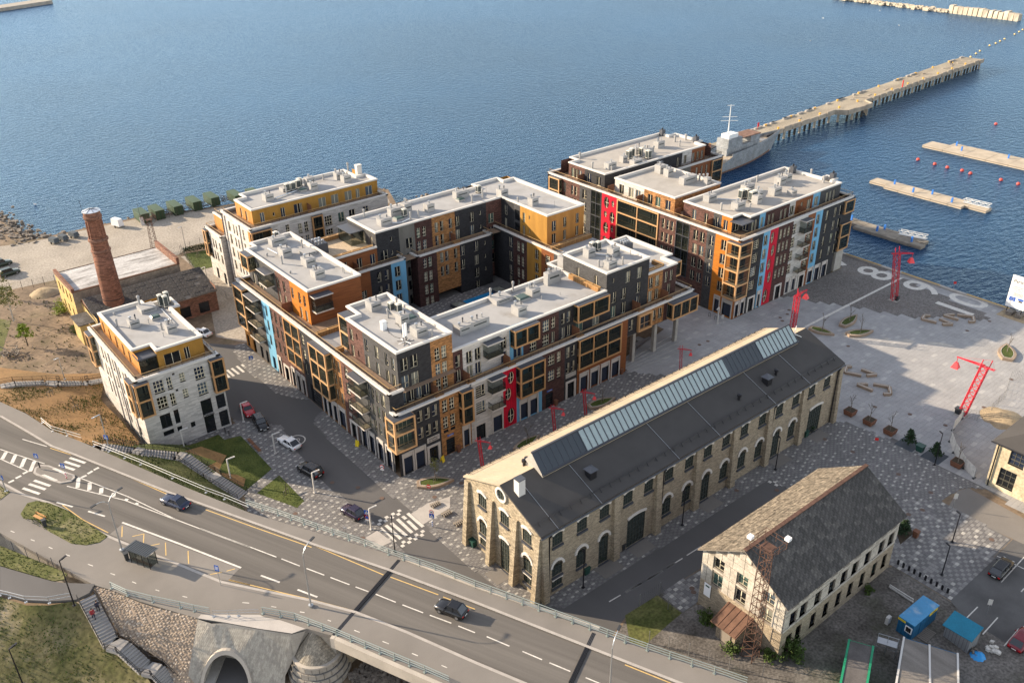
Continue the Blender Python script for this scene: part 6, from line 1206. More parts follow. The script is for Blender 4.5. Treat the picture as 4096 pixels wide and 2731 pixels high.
for x in (X0,X1): gm.poly([(x,Y0,ZE),(x,Y1,ZE),(x,YM,ZR)])
part('gable_wall',gm,'panel_joint',B)
for z0,w0 in ((9.03,5.5),(10.1,4.0),(11.2,2.4)):
    k=int(w0 // 1.6) + 1
    for i in range(-k,k):
        a0,a1=YM + i*1.6,YM + (i + 1)*1.6;lim=lambda z: (ZR - z)/(ZR - ZE)*(YM - Y0) - .15
        t1=lim(z0 + 1.05);a0c,a1c=max(a0,YM - t1),min(a1,YM + t1)
        if a1c - a0c > .4: panel('W',X0,a0c,a1c,z0,min(z0 + 1.05,ZR))
sl2=(ZR - ZE)/(YM - Y0);E2=.55
# corrugated sheets one by one on the slope that faces the camera
nx,nr=24,12;L2=YM - Y0 + E2;shs={}
for i in range(nx):
    for j in range(nr):
        w_=(X1 - X0 + 1.0)/nx;d_=L2/nr;x=X0 - .5 + w_*i;y0_=Y0 - E2 + d_*j;z0_=ZE - E2*sl2 + d_*j*sl2
        m=rnd.choices((0,1,2),(.5,.35,.15))[0]
        if m not in shs:
            q=MB();n=6
            for k in range(n):
                xa,xb=w_*k/n,w_*(k + 1)/n;za,zb=.03*(k % 2),.03*((k + 1) % 2)
                q.quad((xa,-.06,za - .03),(xb,-.06,zb - .03),(xb,d_ + .04,d_*sl2 + zb + .02),(xa,d_ + .04,d_*sl2 + za + .02));q.quad((xa,-.06,za - .08),(xb,-.06,zb - .08),(xb,-.06,zb - .03),(xa,-.06,za - .03))
            shs[m]=mesh('roof_sheet',q,['sheet_dark','sheet_mid','sheet_worn'][m])
        b0=BASE[B.name];link('roof_sheet',shs[m],B,(x - b0[0],y0_ - b0[1],z0_ - b0[2] + .2 + rnd.uniform(-.012,.012)))
q=MB()
for i in range(nx):
    for j in range(nr):
        w_=(X1 - X0 + 1.0)/nx;d_=L2/nr;x=X0 - .5 + w_*i;ya=Y1 + E2 - d_*j;yb=ya - d_ - .04;za=ZE - E2*sl2 + d_*j*sl2 + .17;zb=za + d_*sl2 + .05;n=6;o1=rnd.uniform(-.015,.02)
        for k in range(n):
            xa,xb=x + w_*k/n,x + w_*(k + 1)/n;a,c=.05*(k % 2) + o1,.05*((k + 1) % 2) + o1;q.quad((xb,ya,za + c),(xa,ya,za + a),(xa,yb,zb + a),(xb,yb,zb + c))
o=part('roof_sheets',q,'roof_flake',B);o['kind']='stuff'
part('roof',MB().hexa([(X0 - .5,Y0 - E2,ZE - E2*sl2),(X1 + .5,Y0 - E2,ZE - E2*sl2),(X1 + .5,YM,ZR),(X0 - .5,YM,ZR)],[(X0 - .5,Y0 - E2,ZE - E2*sl2 + .1),(X1 + .5,Y0 - E2,ZE - E2*sl2 + .1),(X1 + .5,YM,ZR + .1),(X0 - .5,YM,ZR + .1)]).hexa([(X0 - .5,Y1 + E2,ZE - E2*sl2),(X1 + .5,Y1 + E2,ZE - E2*sl2),(X1 + .5,YM + .003,ZR),(X0 - .5,YM + .003,ZR)],[(X0 - .5,Y1 + E2,ZE - E2*sl2 + .1),(X1 + .5,Y1 + E2,ZE - E2*sl2 + .1),(X1 + .5,YM + .003,ZR + .1),(X0 - .5,YM + .003,ZR + .1)]),'old_wood',B)
part('ridge_cap',MB().bar((X0 - .5,YM,ZR + .3),(X1 + .5,YM,ZR + .3),.5,.12),'rust_steel',B)
# rusty porch on the gable
pc=part('porch',MB().box(67.6,70.18,42.6,45.4,0,2.6),'limestone',B)
part('porch_roof',MB().hexa([(66.9,42.1,2.5),(70.25,42.1,3.6),(70.25,45.9,3.6),(66.9,45.9,2.5)],[(66.9,42.1,2.62),(70.25,42.1,3.72),(70.25,45.9,3.72),(66.9,45.9,2.62)]),'rust_sheet',pc)
part('porch_door',MB().box(67.5,67.59,43.2,44.8,.1,2.2),'old_wood',pc)
sm=MB()
for k in range(5): y=42.3 + k*.85;sm.bar((66.95,y,2.66),(70.2,y,3.74),.06,.06)
part('roof_seam',sm,'rust_sheet',pc)
# lattice floodlight mast next to the warehouse
def lattice(mb,c,z0,z1,w0,w1,n,r=.06,m=0):
    def P_(k,z): f=(z - z0)/(z1 - z0);w_=(w0 + (w1 - w0)*f)/2;sx,sy=((-1,-1),(1,-1),(1,1),(-1,1))[k];return (c[0] + sx*w_,c[1] + sy*w_,z)
    for k in range(4): mb.tube(P_(k,z0),P_(k,z1),r,5,m)
    for i in range(n):
        a,b_=z0 + (z1 - z0)*i/n,z0 + (z1 - z0)*(i + 1)/n
        for k in range(4): mb.tube(P_(k,a),P_((k + 1) % 4,b_),r*.65,4,m,cap=False);mb.tube(P_(k,b_),P_((k + 1) % 4,b_),r*.65,4,m,cap=False)
c=(68.23,40.66,0)
def mast(c,H_,w0,label,lamps=True,name='floodlight_mast'):
    t=thing(name,label,'lattice mast',(c[0],c[1],0));mb=MB();lattice(mb,c,0,H_,w0,w0*.62,int(H_/1.15),.05);part('lattice',mb,'rust_steel',t)
    p=MB();w_=w0*.95;p.box(c[0] - w_*.5,c[0] + w_*.5,c[1] - w_*.5,c[1] + w_*.5,H_,H_ + .07)
    part('platform',p,'rust_steel',t);p=MB();k_=[(c[0] - w_,c[1] - w_),(c[0] + w_,c[1] - w_),(c[0] + w_,c[1] + w_),(c[0] - w_,c[1] + w_)]
    for i in range(4):
        a,b_=k_[i],k_[(i + 1) % 4]
        for z in (.55,1.1): p.tube((*a,H_ + z),(*b_,H_ + z),.035,4)
        for f in (0,.5): p.tube((a[0] + (b_[0] - a[0])*f,a[1] + (b_[1] - a[1])*f,H_),(a[0] + (b_[0] - a[0])*f,a[1] + (b_[1] - a[1])*f,H_ + 1.1),.035,4)
        p.tube((c[0] + (a[0] - c[0])*.3,c[1] + (a[1] - c[1])*.3,H_ - 1.4),(*a,H_),.04,4)
    part('railing',p,'rust_steel',t)
    if lamps:
        for q in (k_[3],k_[1]): part('floodlight',MB().box(q[0] - .28,q[0] + .28,q[1] - .28,q[1] + .28,H_ + 1.15,H_ + 1.55),'white',t)
    else: part('antenna',MB().tube((k_[3][0],k_[3][1],H_),(k_[3][0],k_[3][1],H_ + 4.2),.05,4),'dark_metal',t)
    return t
mast(c,17.0,1.5,'rusty lattice floodlight mast standing against the old warehouse gable')
# ---------------------------------------------------------------- ruined brick factory, chimney
mat('yellow_plaster',(0.50,0.36,0.14),.9,.25,.4,fine=.2,fscale=3,stain=.6,stainc=(.3,.26,.2));mat('ruin_brick',(0.23,0.105,0.07),.9,.45,.7,kind='brick',brick=(.5,.17),mortar=(.3,.22,.17),bump=.5,fine=.3,stain=.3,stainc=(.1,.07,.06))
mat('old_roof',(0.46,0.45,0.44),.9,.3,.9,fine=.25,fscale=2.5,wide=(.22,.9,1),stain=1.0,stainc=(.10,.09,.08));mat('ruin_conc',(0.30,0.26,0.21),.9,.3,.5,fine=.25,fscale=3,stain=.5,stainc=(.14,.12,.1))
ru=thing('ruined_factory','derelict low factory with stained flat roof, yellow plaster wall and slate lean-to','ruined factory',(32.3,170,0));B=ru
facade(B,'W',32.3,[(181.6,194.4,0,8.6,'yellow_plaster')],[('P',1.1,2.0,[192.2,189.6,187.0,184.2],[6.0]),('P',1.1,1.8,[191,188,185],[2.4])]);facade(B,'S',181.6,[(32.3,54.3,0,8.1,'ruin_conc')]);facade(B,'E',54.3,[(181.6,194.4,0,9.2,'ruin_brick')]);facade(B,'N',194.4,[(32.3,54.3,0,8.1,'ruin_brick')])
part('roof',MB().poly([(32.5,181.7,8.0),(54.1,181.7,8.0),(54.1,194.2,8.0),(32.5,194.2,8.0)]),'old_roof',B)
part('parapet',MB().box(32.2,32.8,181.5,194.5,8.0,8.9).box(53.8,54.4,181.5,194.5,8.0,9.6),'ruin_brick',B);part('parapet',MB().box(32.85,53.75,181.5,181.85,8.05,8.25),'rust_sheet',B)
mat('slate_roof',(0.075,0.068,0.065),.8,.4,.6,kind='corr',bump=.6,fine=.5,fscale=2.5,stain=.5,stainc=(.2,.19,.18))
yr0,yr1,yb=171.0,179.2,183;zr0=4.6;zr1=7.2
n_,m_n=22,8;q={}
for i in range(n_):
    for j in range(m_n):
        w_=24.3/n_;d_=(yr1 - yr0)/m_n;s_=(zr1 - zr0)/(yr1 - yr0)
        if 't' not in q: r_=MB();r_.hexa([(0.02,-.05,0),(w_ - .02,-.05,0),(w_ - .02,d_,d_*s_),(.02,d_,d_*s_)],[(0.02,-.05,.06),(w_ - .02,-.05,.06),(w_ - .02,d_,d_*s_ + .06),(.02,d_,d_*s_ + .06)]);q['t']=mesh('roof_sheet',r_,'slate_roof')
        if rnd.random() > .03: b0=BASE[B.name];link('roof_sheet',q['t'],B,(33.4 + w_*i - b0[0],yr0 + d_*j - b0[1],zr0 + d_*j*s_ + rnd.uniform(0,.05) + .02))
part('roof',MB().hexa([(33.4,yr0,zr0 - .15),(57.7,yr0,zr0 - .15),(57.7,yr1,zr1 - .15),(33.4,yr1,zr1 - .15)],[(33.4,yr0,zr0),(57.7,yr0,zr0),(57.7,yr1,zr1),(33.4,yr1,zr1)]),'old_wood',B)
part('roof',MB().hexa([(33.4,yr1,zr1 - .05),(57.5,yr1,zr1 - .05),(57.5,181.55,5.8),(33.4,181.55,5.8)],[(33.4,yr1,zr1 + .05),(57.5,yr1,zr1 + .05),(57.5,181.55,6.0),(33.4,181.55,6.0)]),'rust_sheet',B)
facade(B,'S',171.2,[(33.5,57.5,0,4.5,'ruin_brick')],[('P',2.2,2.4,[50.5,54.5],[1.6])]);facade(B,'E',57.5,[(171.2,181.5,0,5.8,'ruin_brick')],[('P',1.4,2.4,[174.5],[1.4])]);facade(B,'W',33.5,[(171.2,181.5,0,5.8,'yellow_plaster')]);part('gable_wall',MB().poly([(57.5,171.2,4.5),(57.5,181.5,5.6),(57.5,yr1,zr1)]).poly([(33.5,171.2,4.5),(33.5,181.5,5.6),(33.5,yr1,zr1)]),'ruin_brick',B)
o=part('lean_to',MB().box(30.6,33.4,173.5,178.8,0,4.3),'yellow_plaster',B);part('lean_to_roof',MB().box(30.3,33.8,173.2,179.1,4.3,4.5),'slate_roof',o);part('door',MB().box(31.4,32.8,173.42,173.48,.1,2.5),'old_wood',o)
ck=thing('brick_chimney','tall tapering red brick factory chimney with a flat metal cap','factory chimney',(38.2,176.6,0))
mat('chimney_brick',(0.25,0.11,0.07),.9,.4,1.2,kind='brick',brick=(.5,.17),mortar=(.2,.11,.08),bump=.5,fine=.3)
CX,CY_=38.5,176.3
part('shaft',MB().lathe((CX,CY_),[(2.20,0.00),(2.08,3.58),(1.96,8.05),(1.84,12.53),(1.70,17.18)],24),'chimney_brick',ck,True)
part('moulding',MB().lathe((CX,CY_),[(1.68,17.18),(1.86,17.32),(1.86,17.54),(1.68,17.68)],24),'ruin_brick',ck);part('shaft',MB().lathe((CX,CY_),[(1.66,17.68),(1.60,19.33)],24),'chimney_brick',ck)
part('moulding',MB().lathe((CX,CY_),[(1.60,19.33),(1.88,19.51),(1.88,19.87),(1.62,20.05)],24),'ruin_brick',ck)
rb=MB();rb.lathe((CX,CY_),[(1.49,20.05),(1.39,23.81)],24)
for k in range(12): a=2*math.pi*k/12;rb.tube((CX + 1.5*math.cos(a),CY_ + 1.5*math.sin(a),20.05),(CX + 1.42*math.cos(a),CY_ + 1.42*math.sin(a),23.6),.16,6)
part('ribbed_shaft',rb,'chimney_brick',ck);part('moulding',MB().lathe((CX,CY_),[(1.44,23.81),(1.64,23.99),(1.72,24.52),(1.56,24.61),(1.52,25.42),(1.60,25.46)],24),'ruin_brick',ck)
flat('cap_metal',(.62,.66,.72),.4,.4);cp_=part('chimney_cap',MB().lathe((CX,CY_),[(1.70,25.46),(1.70,25.53),(.1,25.9)],24),'cap_metal',ck)
s_=MB()
for k in range(8): a=2*math.pi*k/8;s_.bar((CX + .1*math.cos(a),CY_ + .1*math.sin(a),25.94),(CX + 1.68*math.cos(a),CY_ + 1.68*math.sin(a),25.56),.06,.06)
part('cap_seam',s_,'slate_metal',cp_);part('lightning_rod',MB().tube((CX - 1.5,CY_ + .5,24.5),(CX - 1.5,CY_ + .5,28.0),.04,5),'dark_metal',ck);part('iron_band',MB().lathe((CX,CY_),[(2.02,7.16),(2.02,7.29)],24),'dark_metal',ck)
mast((58.6,212.5),8.2,1.5,'rusty lattice mast with railed platform in the gravel yard',False)
# ---------------------------------------------------------------- stone house at the right edge
mat('peeling',(0.50,0.43,0.30),.9,.3,.6,fine=.3,fscale=2.5,stain=.8,stainc=(.62,.58,.5))
rs=thing('stone_house','pale weathered stone building with black metal roof at the right edge','stone building',(122.0,18,0));B=rs
facade(B,'W',122.0,[(18,38.6,0,8.0,'peeling')],[('q',2.2,2.2,[35.4,31.5],[6.2]),('q',2.4,3.0,[36.0,31.8],[2.4])]);facade(B,'N',38.6,[(122,138,0,8.0,'limestone')],[('g',1.6,2.4,[126,131],[2.6])]);facade(B,'E',138,[(18,38.6,0,8,'limestone')]);facade(B,'S',18,[(122,138,0,8,'limestone')])
part('roof',MB().hexa([(121.4,17.5,7.8),(138.5,17.5,7.8),(138.5,39.2,7.8),(121.4,39.2,7.8)],[(129.5,24,11.2),(130.5,24,11.2),(130.5,32,11.2),(129.5,32,11.2)]),'roof_dark',B)
part('downpipe',MB().tube((121.8,38.2,.1),(121.8,38.2,7.6),.1,6),'dark_metal',B);part('gutter',MB().tube((121.35,17.5,7.8),(121.35,39.2,7.8),.12,6),'dark_metal',B)
# ================================================================== stairs, rails, street furniture
mat('stair_grey',(0.33,0.315,0.30),.9,.12,.6,fine=.1);flat('rail_green',(.30,.34,.32),.4,.5);flat('steel',(.42,.43,.44),.35,.7);flat('pole_black',(.012,.012,.016),.45,.2);flat('crane_red',(.50,.012,.03),.5);flat('crane_red_head',(.75,.05,.06),.45)
flat('sign_blue',(.02,.10,.42),.5);flat('sign_red',(.6,.02,.02),.5);flat('sign_yellow',(.75,.55,.02),.5);flat('bin_green',(.015,.06,.045),.5);flat('bin_dark',(.03,.032,.035),.5);flat('lamp_glass',(.55,.53,.5),.3)
def stairs(name,label,pts,width,nsteps,cat='staircase',rail=True):
    t=thing(name,label,cat,pts[0]);side0=[];side1=[]
    for k,(p,q) in enumerate(zip(pts,pts[1:])):
        p=Vector(p);q=Vector(q);d=Vector((q.x - p.x,q.y - p.y,0));L_=d.length;d.normalize();n=Vector((-d.y,d.x,0))*width/2;dz=q.z - p.z;m=nsteps[k]
        side0 += [p + n,q + n];side1 += [p - n,q - n]
        if m == 0:
            part('landing',MB().prism([(*(p + n)[:2],),(*(q + n)[:2],),(*(q - n)[:2],),(*(p - n)[:2],)],p.z - .4,p.z),'stair_grey',t);continue
        for i in range(m):
            a=p + d*(L_*i/m);b_=p + d*(L_*(i + 1)/m - .02);z=p.z + dz*(i + (1 if dz < 0 else 1))/m
            part('step',MB().prism([(*(a + n)[:2],),(*(b_ + n)[:2],),(*(b_ - n)[:2],),(*(a - n)[:2],)],z - .35,z),'stair_grey',t)
    if rail:
        for sd in (side0,side1):
            r_=MB()
            for p,q in zip(sd,sd[1:]):
                if (q - p).length < .05: continue
                for h in (.5,1.0): r_.tube(p + Vector((0,0,h)),q + Vector((0,0,h)),.03,5)
                k=max(1,int((q - p).length/1.3))
                for i in range(k + 1): x=p.lerp(q,i/k);r_.tube(x - Vector((0,0,.1)),x + Vector((0,0,1.0)),.03,5)
                k=max(1,int((q - p).length/.15))
                for i in range(k): x=p.lerp(q,(i + .5)/k);r_.tube(x + Vector((0,0,.08)),x + Vector((0,0,1)),.01,3,cap=False)
            part('handrail',r_,'pole_black',t)
    return t
stairs('concrete_stairs','grey concrete stairs zigzagging from the road down to the paved street',[(20.52,125.41,6.3),(24.25,123.38,5),(25.05,122.14,5),(29.49,120.17,3.4),(30.31,119.09,3.4),(32.18,114.43,1.7),(32.51,112.88,1.7),(34.59,108.5,0.1)],2.1,[10,0,12,0,11,0,12])
stairs('concrete_stairs','pale wooden looking steps climbing the straw slope behind the white corner building',[(29.06,155.86,0.8),(26.16,154.89,1.8),(25.3,155.27,1.8),(21.53,155.56,3.2),(19.75,157.33,3.2),(15.2,157.06,4.9),(12.98,157.1,5.2)],1.6,[6,0,9,0,11,3])
stairs('concrete_stairs','concrete stairs with black rails beside the cobbled bank where two people walk',[(9.26,94.42,6.3),(9.56,87.94,3.7),(10.48,86.44,3.7),(11.65,83.25,2.2),(12.56,81.99,2.2),(13.29,80.1,0.7)],1.9,[16,0,9,0,8])
def rail(name,label,line,z,hs,gap,m,group=None,cat='guard rail',post=.09,r=.05,h=None):
    t=thing(name,label,cat,(*line[0][:2],z),group=group);rl=MB();h=h or max(hs);first=True
    for p,q in zip(line,line[1:]):
        p=Vector((*p[:2],z));q=Vector((*q[:2],z));k=max(1,int((q - p).length/gap));d=(q - p).normalized()
        for hh in hs: rl.tube(p + Vector((0,0,hh)),q + Vector((0,0,hh)),r,6,cap=False)
        for i in range(k if q != line[-1] else k + 1):
            x=p.lerp(q,i/k);pm=MB().box(x.x - post/2,x.x + post/2,x.y - post/2,x.y + post/2,z,z + h).box(x.x - .16,x.x + .16,x.y - .16,x.y + .16,z,z + .05);part('post',pm,m,t)
    part('rail',rl,m,t);return t
rail('guard_rail','grey green three bar guard rail along the north edge of the bridge',[(31.47,97.85),(33.83,93.16),(36.52,87.21),(39.76,80.4),(41.18,77.04),(44.06,70.92),(46.2,65.49),(53.89,47.74),(56.07,43.04),(58.22,38.58),(59.7,35.43)],6.42,(.35,.7,1.05),2.0,'rail_green')
rail('guard_rail','grey guard rail curving above the cobbled bank and stairs',[(12.06,93.76),(13.15,91.24),(15.15,88.2),(17.35,85.14),(18.41,83.58),(19.67,81.88)],6.42,(.35,.7,1.05),1.9,'rail_green')
rail('guard_rail','grey guard rail along the near edge of the bridge above the cone',[(24.48,78.03),(25.85,76.2),(26.96,74.71),(27.79,73.01),(29.49,69.52),(31.1,65.84),(32.68,62.31),(34.28,58.75),(35.48,55.86)],6.42,(.35,.7,1.05),1.9,'rail_green')
rail('pedestrian_rail','slim dark two bar pedestrian railing above the grassy stairs slope',[(19.65,126.12),(20.92,123.17),(23.49,116.81),(25.87,110.52),(28.28,104.26),(29.66,101.17),(31.35,96.77)],6.42,(.5,1.0),3.4,'steel',r=.035,post=.06)
rail('pedestrian_rail','pale railing beside the bent path along the brown hillside',[(15.34,138.09),(15.91,134.55),(18.74,129)],6.42,(.5,1.0),2.5,'lamp_glass',r=.035,post=.06)
rail('pedestrian_rail','pale railing along the service path above the grass bank',[(1.22,101.23),(2.03,100.09),(3.39,98.05),(5.52,96.05),(7.93,94.92)],6.42,(.5,1.0),2.5,'steel',r=.04,post=.06)
rail('pedestrian_rail','thin pipe railing on the block parapet above the tunnel',[(19.82,81.32),(21.16,80.2),(22.1,79.56),(24.06,78.04)],6.42,(.5,.95),2.0,'steel',r=.03,post=.05)
def fence(label,line,z,h,gap=2.5,m='pole_black',name='mesh_fence',zz=None,dens=.35):
    t=thing(name,label,'fence',(*line[0][:2],z));w_=MB()
    for p,q in zip(line,line[1:]):
        p=Vector((*p[:2],z));q=Vector((*q[:2],z));k=max(1,round((q - p).length/gap))
        for i in range(k): x=p.lerp(q,i/k);part('post',MB().tube(x,x + Vector((0,0,h + .15)),.045,5),m,t)
        n=int(h/.3)
        for j in range(n + 1): a=Vector((0,0,.1 + (h - .1)*j/n));w_.tube(p + a,q + a,.008,3,cap=False)
        n=int((q - p).length/dens)
        for j in range(n): x=p.lerp(q,j/max(1,n));w_.tube(x + Vector((0,0,.1)),x + Vector((0,0,h)),.007,3,cap=False)
    part('mesh',w_,'bin_dark',t);return t
fence('dark mesh fence with posts along the gravel yard behind the ruined factory',[(-30,214),(23.3,211.0),(34.4,208.8),(59.0,207.4)],0,2.0)
fence('green mesh gate and fence beside the lawn by the water',[(59.4,207.5),(62.6,206.2),(68.3,208.1),(76,210)],0,2.2)
fence('temporary wire fence across the path behind the white corner building',[(63.36,207.69),(60.94,193.14),(60.79,185.58),(60.69,179.11),(60.88,171.25)],0,1.9,3.2,'steel')
fence('low black wire fence along the top of the straw slope stairs',[(18.83,130.03),(20.76,129.77),(22.97,127.1),(24.43,124.31),(25.99,123.38)],5.0,1.0,1.8)
fence('mesh fence on posts along the grass strip at the left edge',[(3.36,111.08),(4.53,108.59),(5.57,106.23),(6.53,104.22),(7.62,102.01),(8.58,99.91)],6.45,1.6,2.4,'slate_metal')
fence('temporary wire fence in front of the old warehouse',[(60.52,49.77),(61.69,47.67),(62.76,45.44),(63.7,43.24),(64.72,41),(66.92,37.9),(68.82,35.12)],0,1.9,3.0,'steel')
fence('wire fence on leaning posts around the corner lawn of the work yard',[(64.03,54.69),(67.58,54.51),(65.21,49.55)],0,1.9,3.0,'steel')
fence('temporary fence around the sand heap at the plaza edge',[(136.91,49.77),(137.9,47.6),(141.94,47.29),(147.88,47.8),(154.59,49.93),(157.33,48.62)],0,1.9,3.2,'steel')
bf=thing('banner_fence','fence with white banners curving past the tree boxes at the plaza edge','fence',(136.4,49.32,0))
for p,q in zip([(136.25,49.44),(131.95,48.76),(128.56,47.47),(126.1,45.55),(123.33,42.53),(122.04,40.31)],[(131.95,48.76),(128.56,47.47),(126.1,45.55),(123.33,42.53),(122.04,40.31),(122.03,40.14)]):
    part('post',MB().tube((*p,0),(*p,2.0),.04,5),'steel',bf);part('base_block',MB().box(p[0] - .35,p[0] + .35,p[1] - .15,p[1] + .15,0,.16),'bin_dark',bf)
    if Vector(p).lerp(Vector(q),.5) and (Vector(q) - Vector(p)).length > .6:
        a,b_=Vector(p),Vector(q);part('banner',MB().bar((*a,1.0),(*b_,1.0),.03,1.8),'paint_white' if 1 else '',bf)
def lampost(name,label,x,y,z,h,m,arm,group,head=(.5,.16),kind='L'):
    t=thing(name,label,'street lamp',(x,y,z),group=group);a=Vector((math.cos(R(arm)),math.sin(R(arm)),0))
    part('pole',MB().box(x - .09,x + .09,y - .09,y + .09,z,z + h) if kind == 'L' else MB().tube((x,y,z),(x,y,z + h),.09,8,r2=.06),m,t)
    p=Vector((x,y,z + h));q=p + a*head[0]
    part('arm',MB().bar(p,q,.16,.1),m,t);part('lamp_head',MB().bar(p + a*(head[0]*.35) - Vector((0,0,.03)),q + a*.35 - Vector((0,0,.03)),.24,.09),'lamp_glass' if kind == 'L' else m,t)
    part('base_plate',MB().box(x - .2,x + .2,y - .2,y + .2,z,z + .06),m,t);return t
GL_='pale square lamp posts along the street and stairs'
for (x,y,z,lb) in ((43.23,115.3,.05,'pale square lamp post beside the white parked coupe'),(43.3,102.2,.05,'pale square lamp post by the black off roader near the triangular lawn'),(45.5,89.5,.05,'pale square lamp post beside the zebra crossing of the street'),(43.2,127.3,.05,'pale square lamp post by the red sports car'),(32.0,124.4,1.1,'pale square lamp post above the upper stair flight at the white building'),(34.6,112.6,.8,'pale square lamp post on the straw lawn beside the lowest stair flight'),
        (132.5,98.3,.05,'pale square lamp post in front of the orange wood corner of the harbour block'),(61.2,186.6,.05,'pale square lamp post on the path by the lawn near the water')):
    lampost('street_lamp',lb,x,y,z,3.7,'lamp_glass',0 if x < 60 else 200,GL_,(.9,.16))
for (x,y,h,lb) in ((60.8,61.7,5.9,'black lamp pole nearest the stone hall corner'),(80.0,61.6,5.6,'black lamp pole in front of the middle of the stone hall'),(100.9,61.0,5.9,'black lamp pole near the far third of the stone hall'),(120.6,45.8,5.9,'black lamp pole beside the second small pine'),(105.8,35.3,4.9,'upper black lamp pole on the checkered paving'),(98.6,33.0,4.9,'lower black lamp pole on the checkered paving by the bike racks'),(45.6,83.4,5.6,'black lamp pole at the zebra crossing with white painted foot')):
    lampost('street_lamp',lb,x,y,.05,h,'pole_black',60,'black lamp poles round the stone hall',(.45,.16),'B')
def roadlamp(label,b,h,arms):
    x,y,z=b;t=thing('road_lamp',label,'street lamp',b);part('pole',MB().tube(b,(x,y,z + h - 1),.11,8,r2=.07).lathe((x,y),[(.3,z),(.3,z + .25),(.12,z + .3)],10),'steel',t)
    for a in arms:
        mb=MB();p=Vector((x,y,z + h - 1));d=Vector((math.cos(R(a)),math.sin(R(a)),0))
        for k in range(5): f0,f1=k/5,(k + 1)/5;mb.tube(p + d*(1.6*f0 ** 1.6) + Vector((0,0,1.0*math.sin(f0*1.57))),p + d*(1.6*f1 ** 1.6) + Vector((0,0,1.0*math.sin(f1*1.57))),.05,6,cap=False)
        o=part('arm',mb,'steel',t);e=p + d*1.55 + Vector((0,0,1.02));part('lamp_head',MB().bar(e,e + d*.75,.28,.12),'bin_dark',t)
roadlamp('tall double arm road lamp beside the bus shelter',(15.3,99.8,6.42),8.6,(20,200))
roadlamp('tall single arm road lamp at the kerb in the middle of the elevated road',(29.4,75.45,6.42),8.8,(25,))
roadlamp('single arm road lamp at the bottom edge of the bridge',(47.38,43.62,6.42),8.2,(25,))
for b,h,lb in (((7.74,93.89,6.3),7.0,'tall black lamp pole at the top of the stairs with two people'),((0.03,89.02,3),5.5,'black lamp pole standing in the grass bank at the lower left')): lampost('street_lamp',lb,*b,h,'pole_black',30,None,(.7,.2),'B')
lampost('street_lamp','thin lamp pole carrying a crossing sign at the top of the stairs',*(21.14,123.35,6.42),6.5,'steel',190,None,(.9,.2),'B');lampost('street_lamp','thin lamp pole in the gravel yard by the water',64.9,209.1,0,5.8,'steel',190,None,(.6,.2),'B');lampost('street_lamp','lone lamp pole above the straw slope steps',*(22.95,156.98,2.8),4.4,'steel',190,None,(.5,.2),'B');lampost('street_lamp','lamp pole with crossing sign at the left picture edge',*(6.71,122.94,6.42),6.0,'steel',190,None,(.5,.2),'B')
def crane(label,x,y,h,lean,jdir,jl,s_=1.0):
    t=thing('crane_lamp',label,'crane lamp',(x,y,0),group='red crane shaped lamps on the plaza');L_=Vector((.78*lean,-.63*lean,0));j=Vector((math.cos(R(jdir)),math.sin(R(jdir)),0));sd=Vector((-j.y,j.x,0))
    w0=(.3 if s_ < 1 else .42)*s_;tw=MB();hj=h*.88
    def P_(k,z): f=z/h;sx,sy=((-1,-1),(1,-1),(1,1),(-1,1))[k];q=Vector((x,y,z)) + L_*f + j*sx*w0 + sd*sy*w0*.7;return q
    for k in range(4): tw.tube(P_(k,0),P_(k,h if k in (0,2) else hj),.06*s_,6)
    n=9 if s_ > 1 else 6
    for i in range(n):
        for k in range(4): tw.tube(P_(k,hj*i/n),P_((k + 1) % 4,hj*(i + 1)/n),.035*s_,4,cap=False);tw.tube(P_(k,hj*(i + 1)/n),P_((k + 1) % 4,hj*(i + 1)/n),.03*s_,4,cap=False)
    part('tower',tw,'crane_red',t);part('base_plate',MB().box(x - .7*s_,x + .7*s_,y - .7*s_,y + .7*s_,.01,.1),'concrete',t)
    o=Vector((x,y,hj)) + L_*.88;jb=MB();a=o - j*jl*.35;e=o + j*jl
    for q in (-.16,.16): jb.tube(a + sd*q*s_,e + sd*q*.5*s_,.055*s_,6)
    up=Vector((0,0,.45*s_));jb.tube(o + up*.6,e,.05*s_,6)
    for i in range(8): f=i/8;jb.tube(a.lerp(e,f) + sd*.16*s_*(1 if i % 2 else -1),a.lerp(e,f + .125) + sd*.16*s_*(-1 if i % 2 else 1),.03*s_,4,cap=False)
    part('jib',jb,'crane_red',t);c=e - j*.15;part('hanger',MB().tube(c,c - Vector((0,0,.8*s_)),.04*s_,5),'crane_red',t)
    r=.46*s_;z0=c.z - 1.5*s_;z1=c.z - .75*s_
    sq=lambda rr,z: [(c.x + rr*math.cos(a_ + R(jdir)),c.y + rr*math.sin(a_ + R(jdir)),z) for a_ in (math.pi/4,3*math.pi/4,5*math.pi/4,7*math.pi/4)]
    part('lamp_head',MB().hexa(sq(r*1.35,z0),sq(r*.5,z1)),'crane_red_head',t);part('stay_cable',MB().tube(a,P_(0,h),.015,3).tube(e,P_(0,h),.015,3),'crane_red',t)
for a in (('small red crane lamp in front of the ochre brick gateway',66.3,90.4,6.1,-.5,-55,1.9),('small red crane lamp in front of the dark brick doorway, left of a planter',81.3,90.3,5.8,-.5,-55,1.9),('small red crane lamp standing beside the grassy boat planter at the facade',88.4,90.4,5.9,-.5,-55,1.9),('small red crane lamp near the terrace steps behind the hall roof',111.4,89.6,6.2,-.3,-55,1.9)): crane(*a,.68)
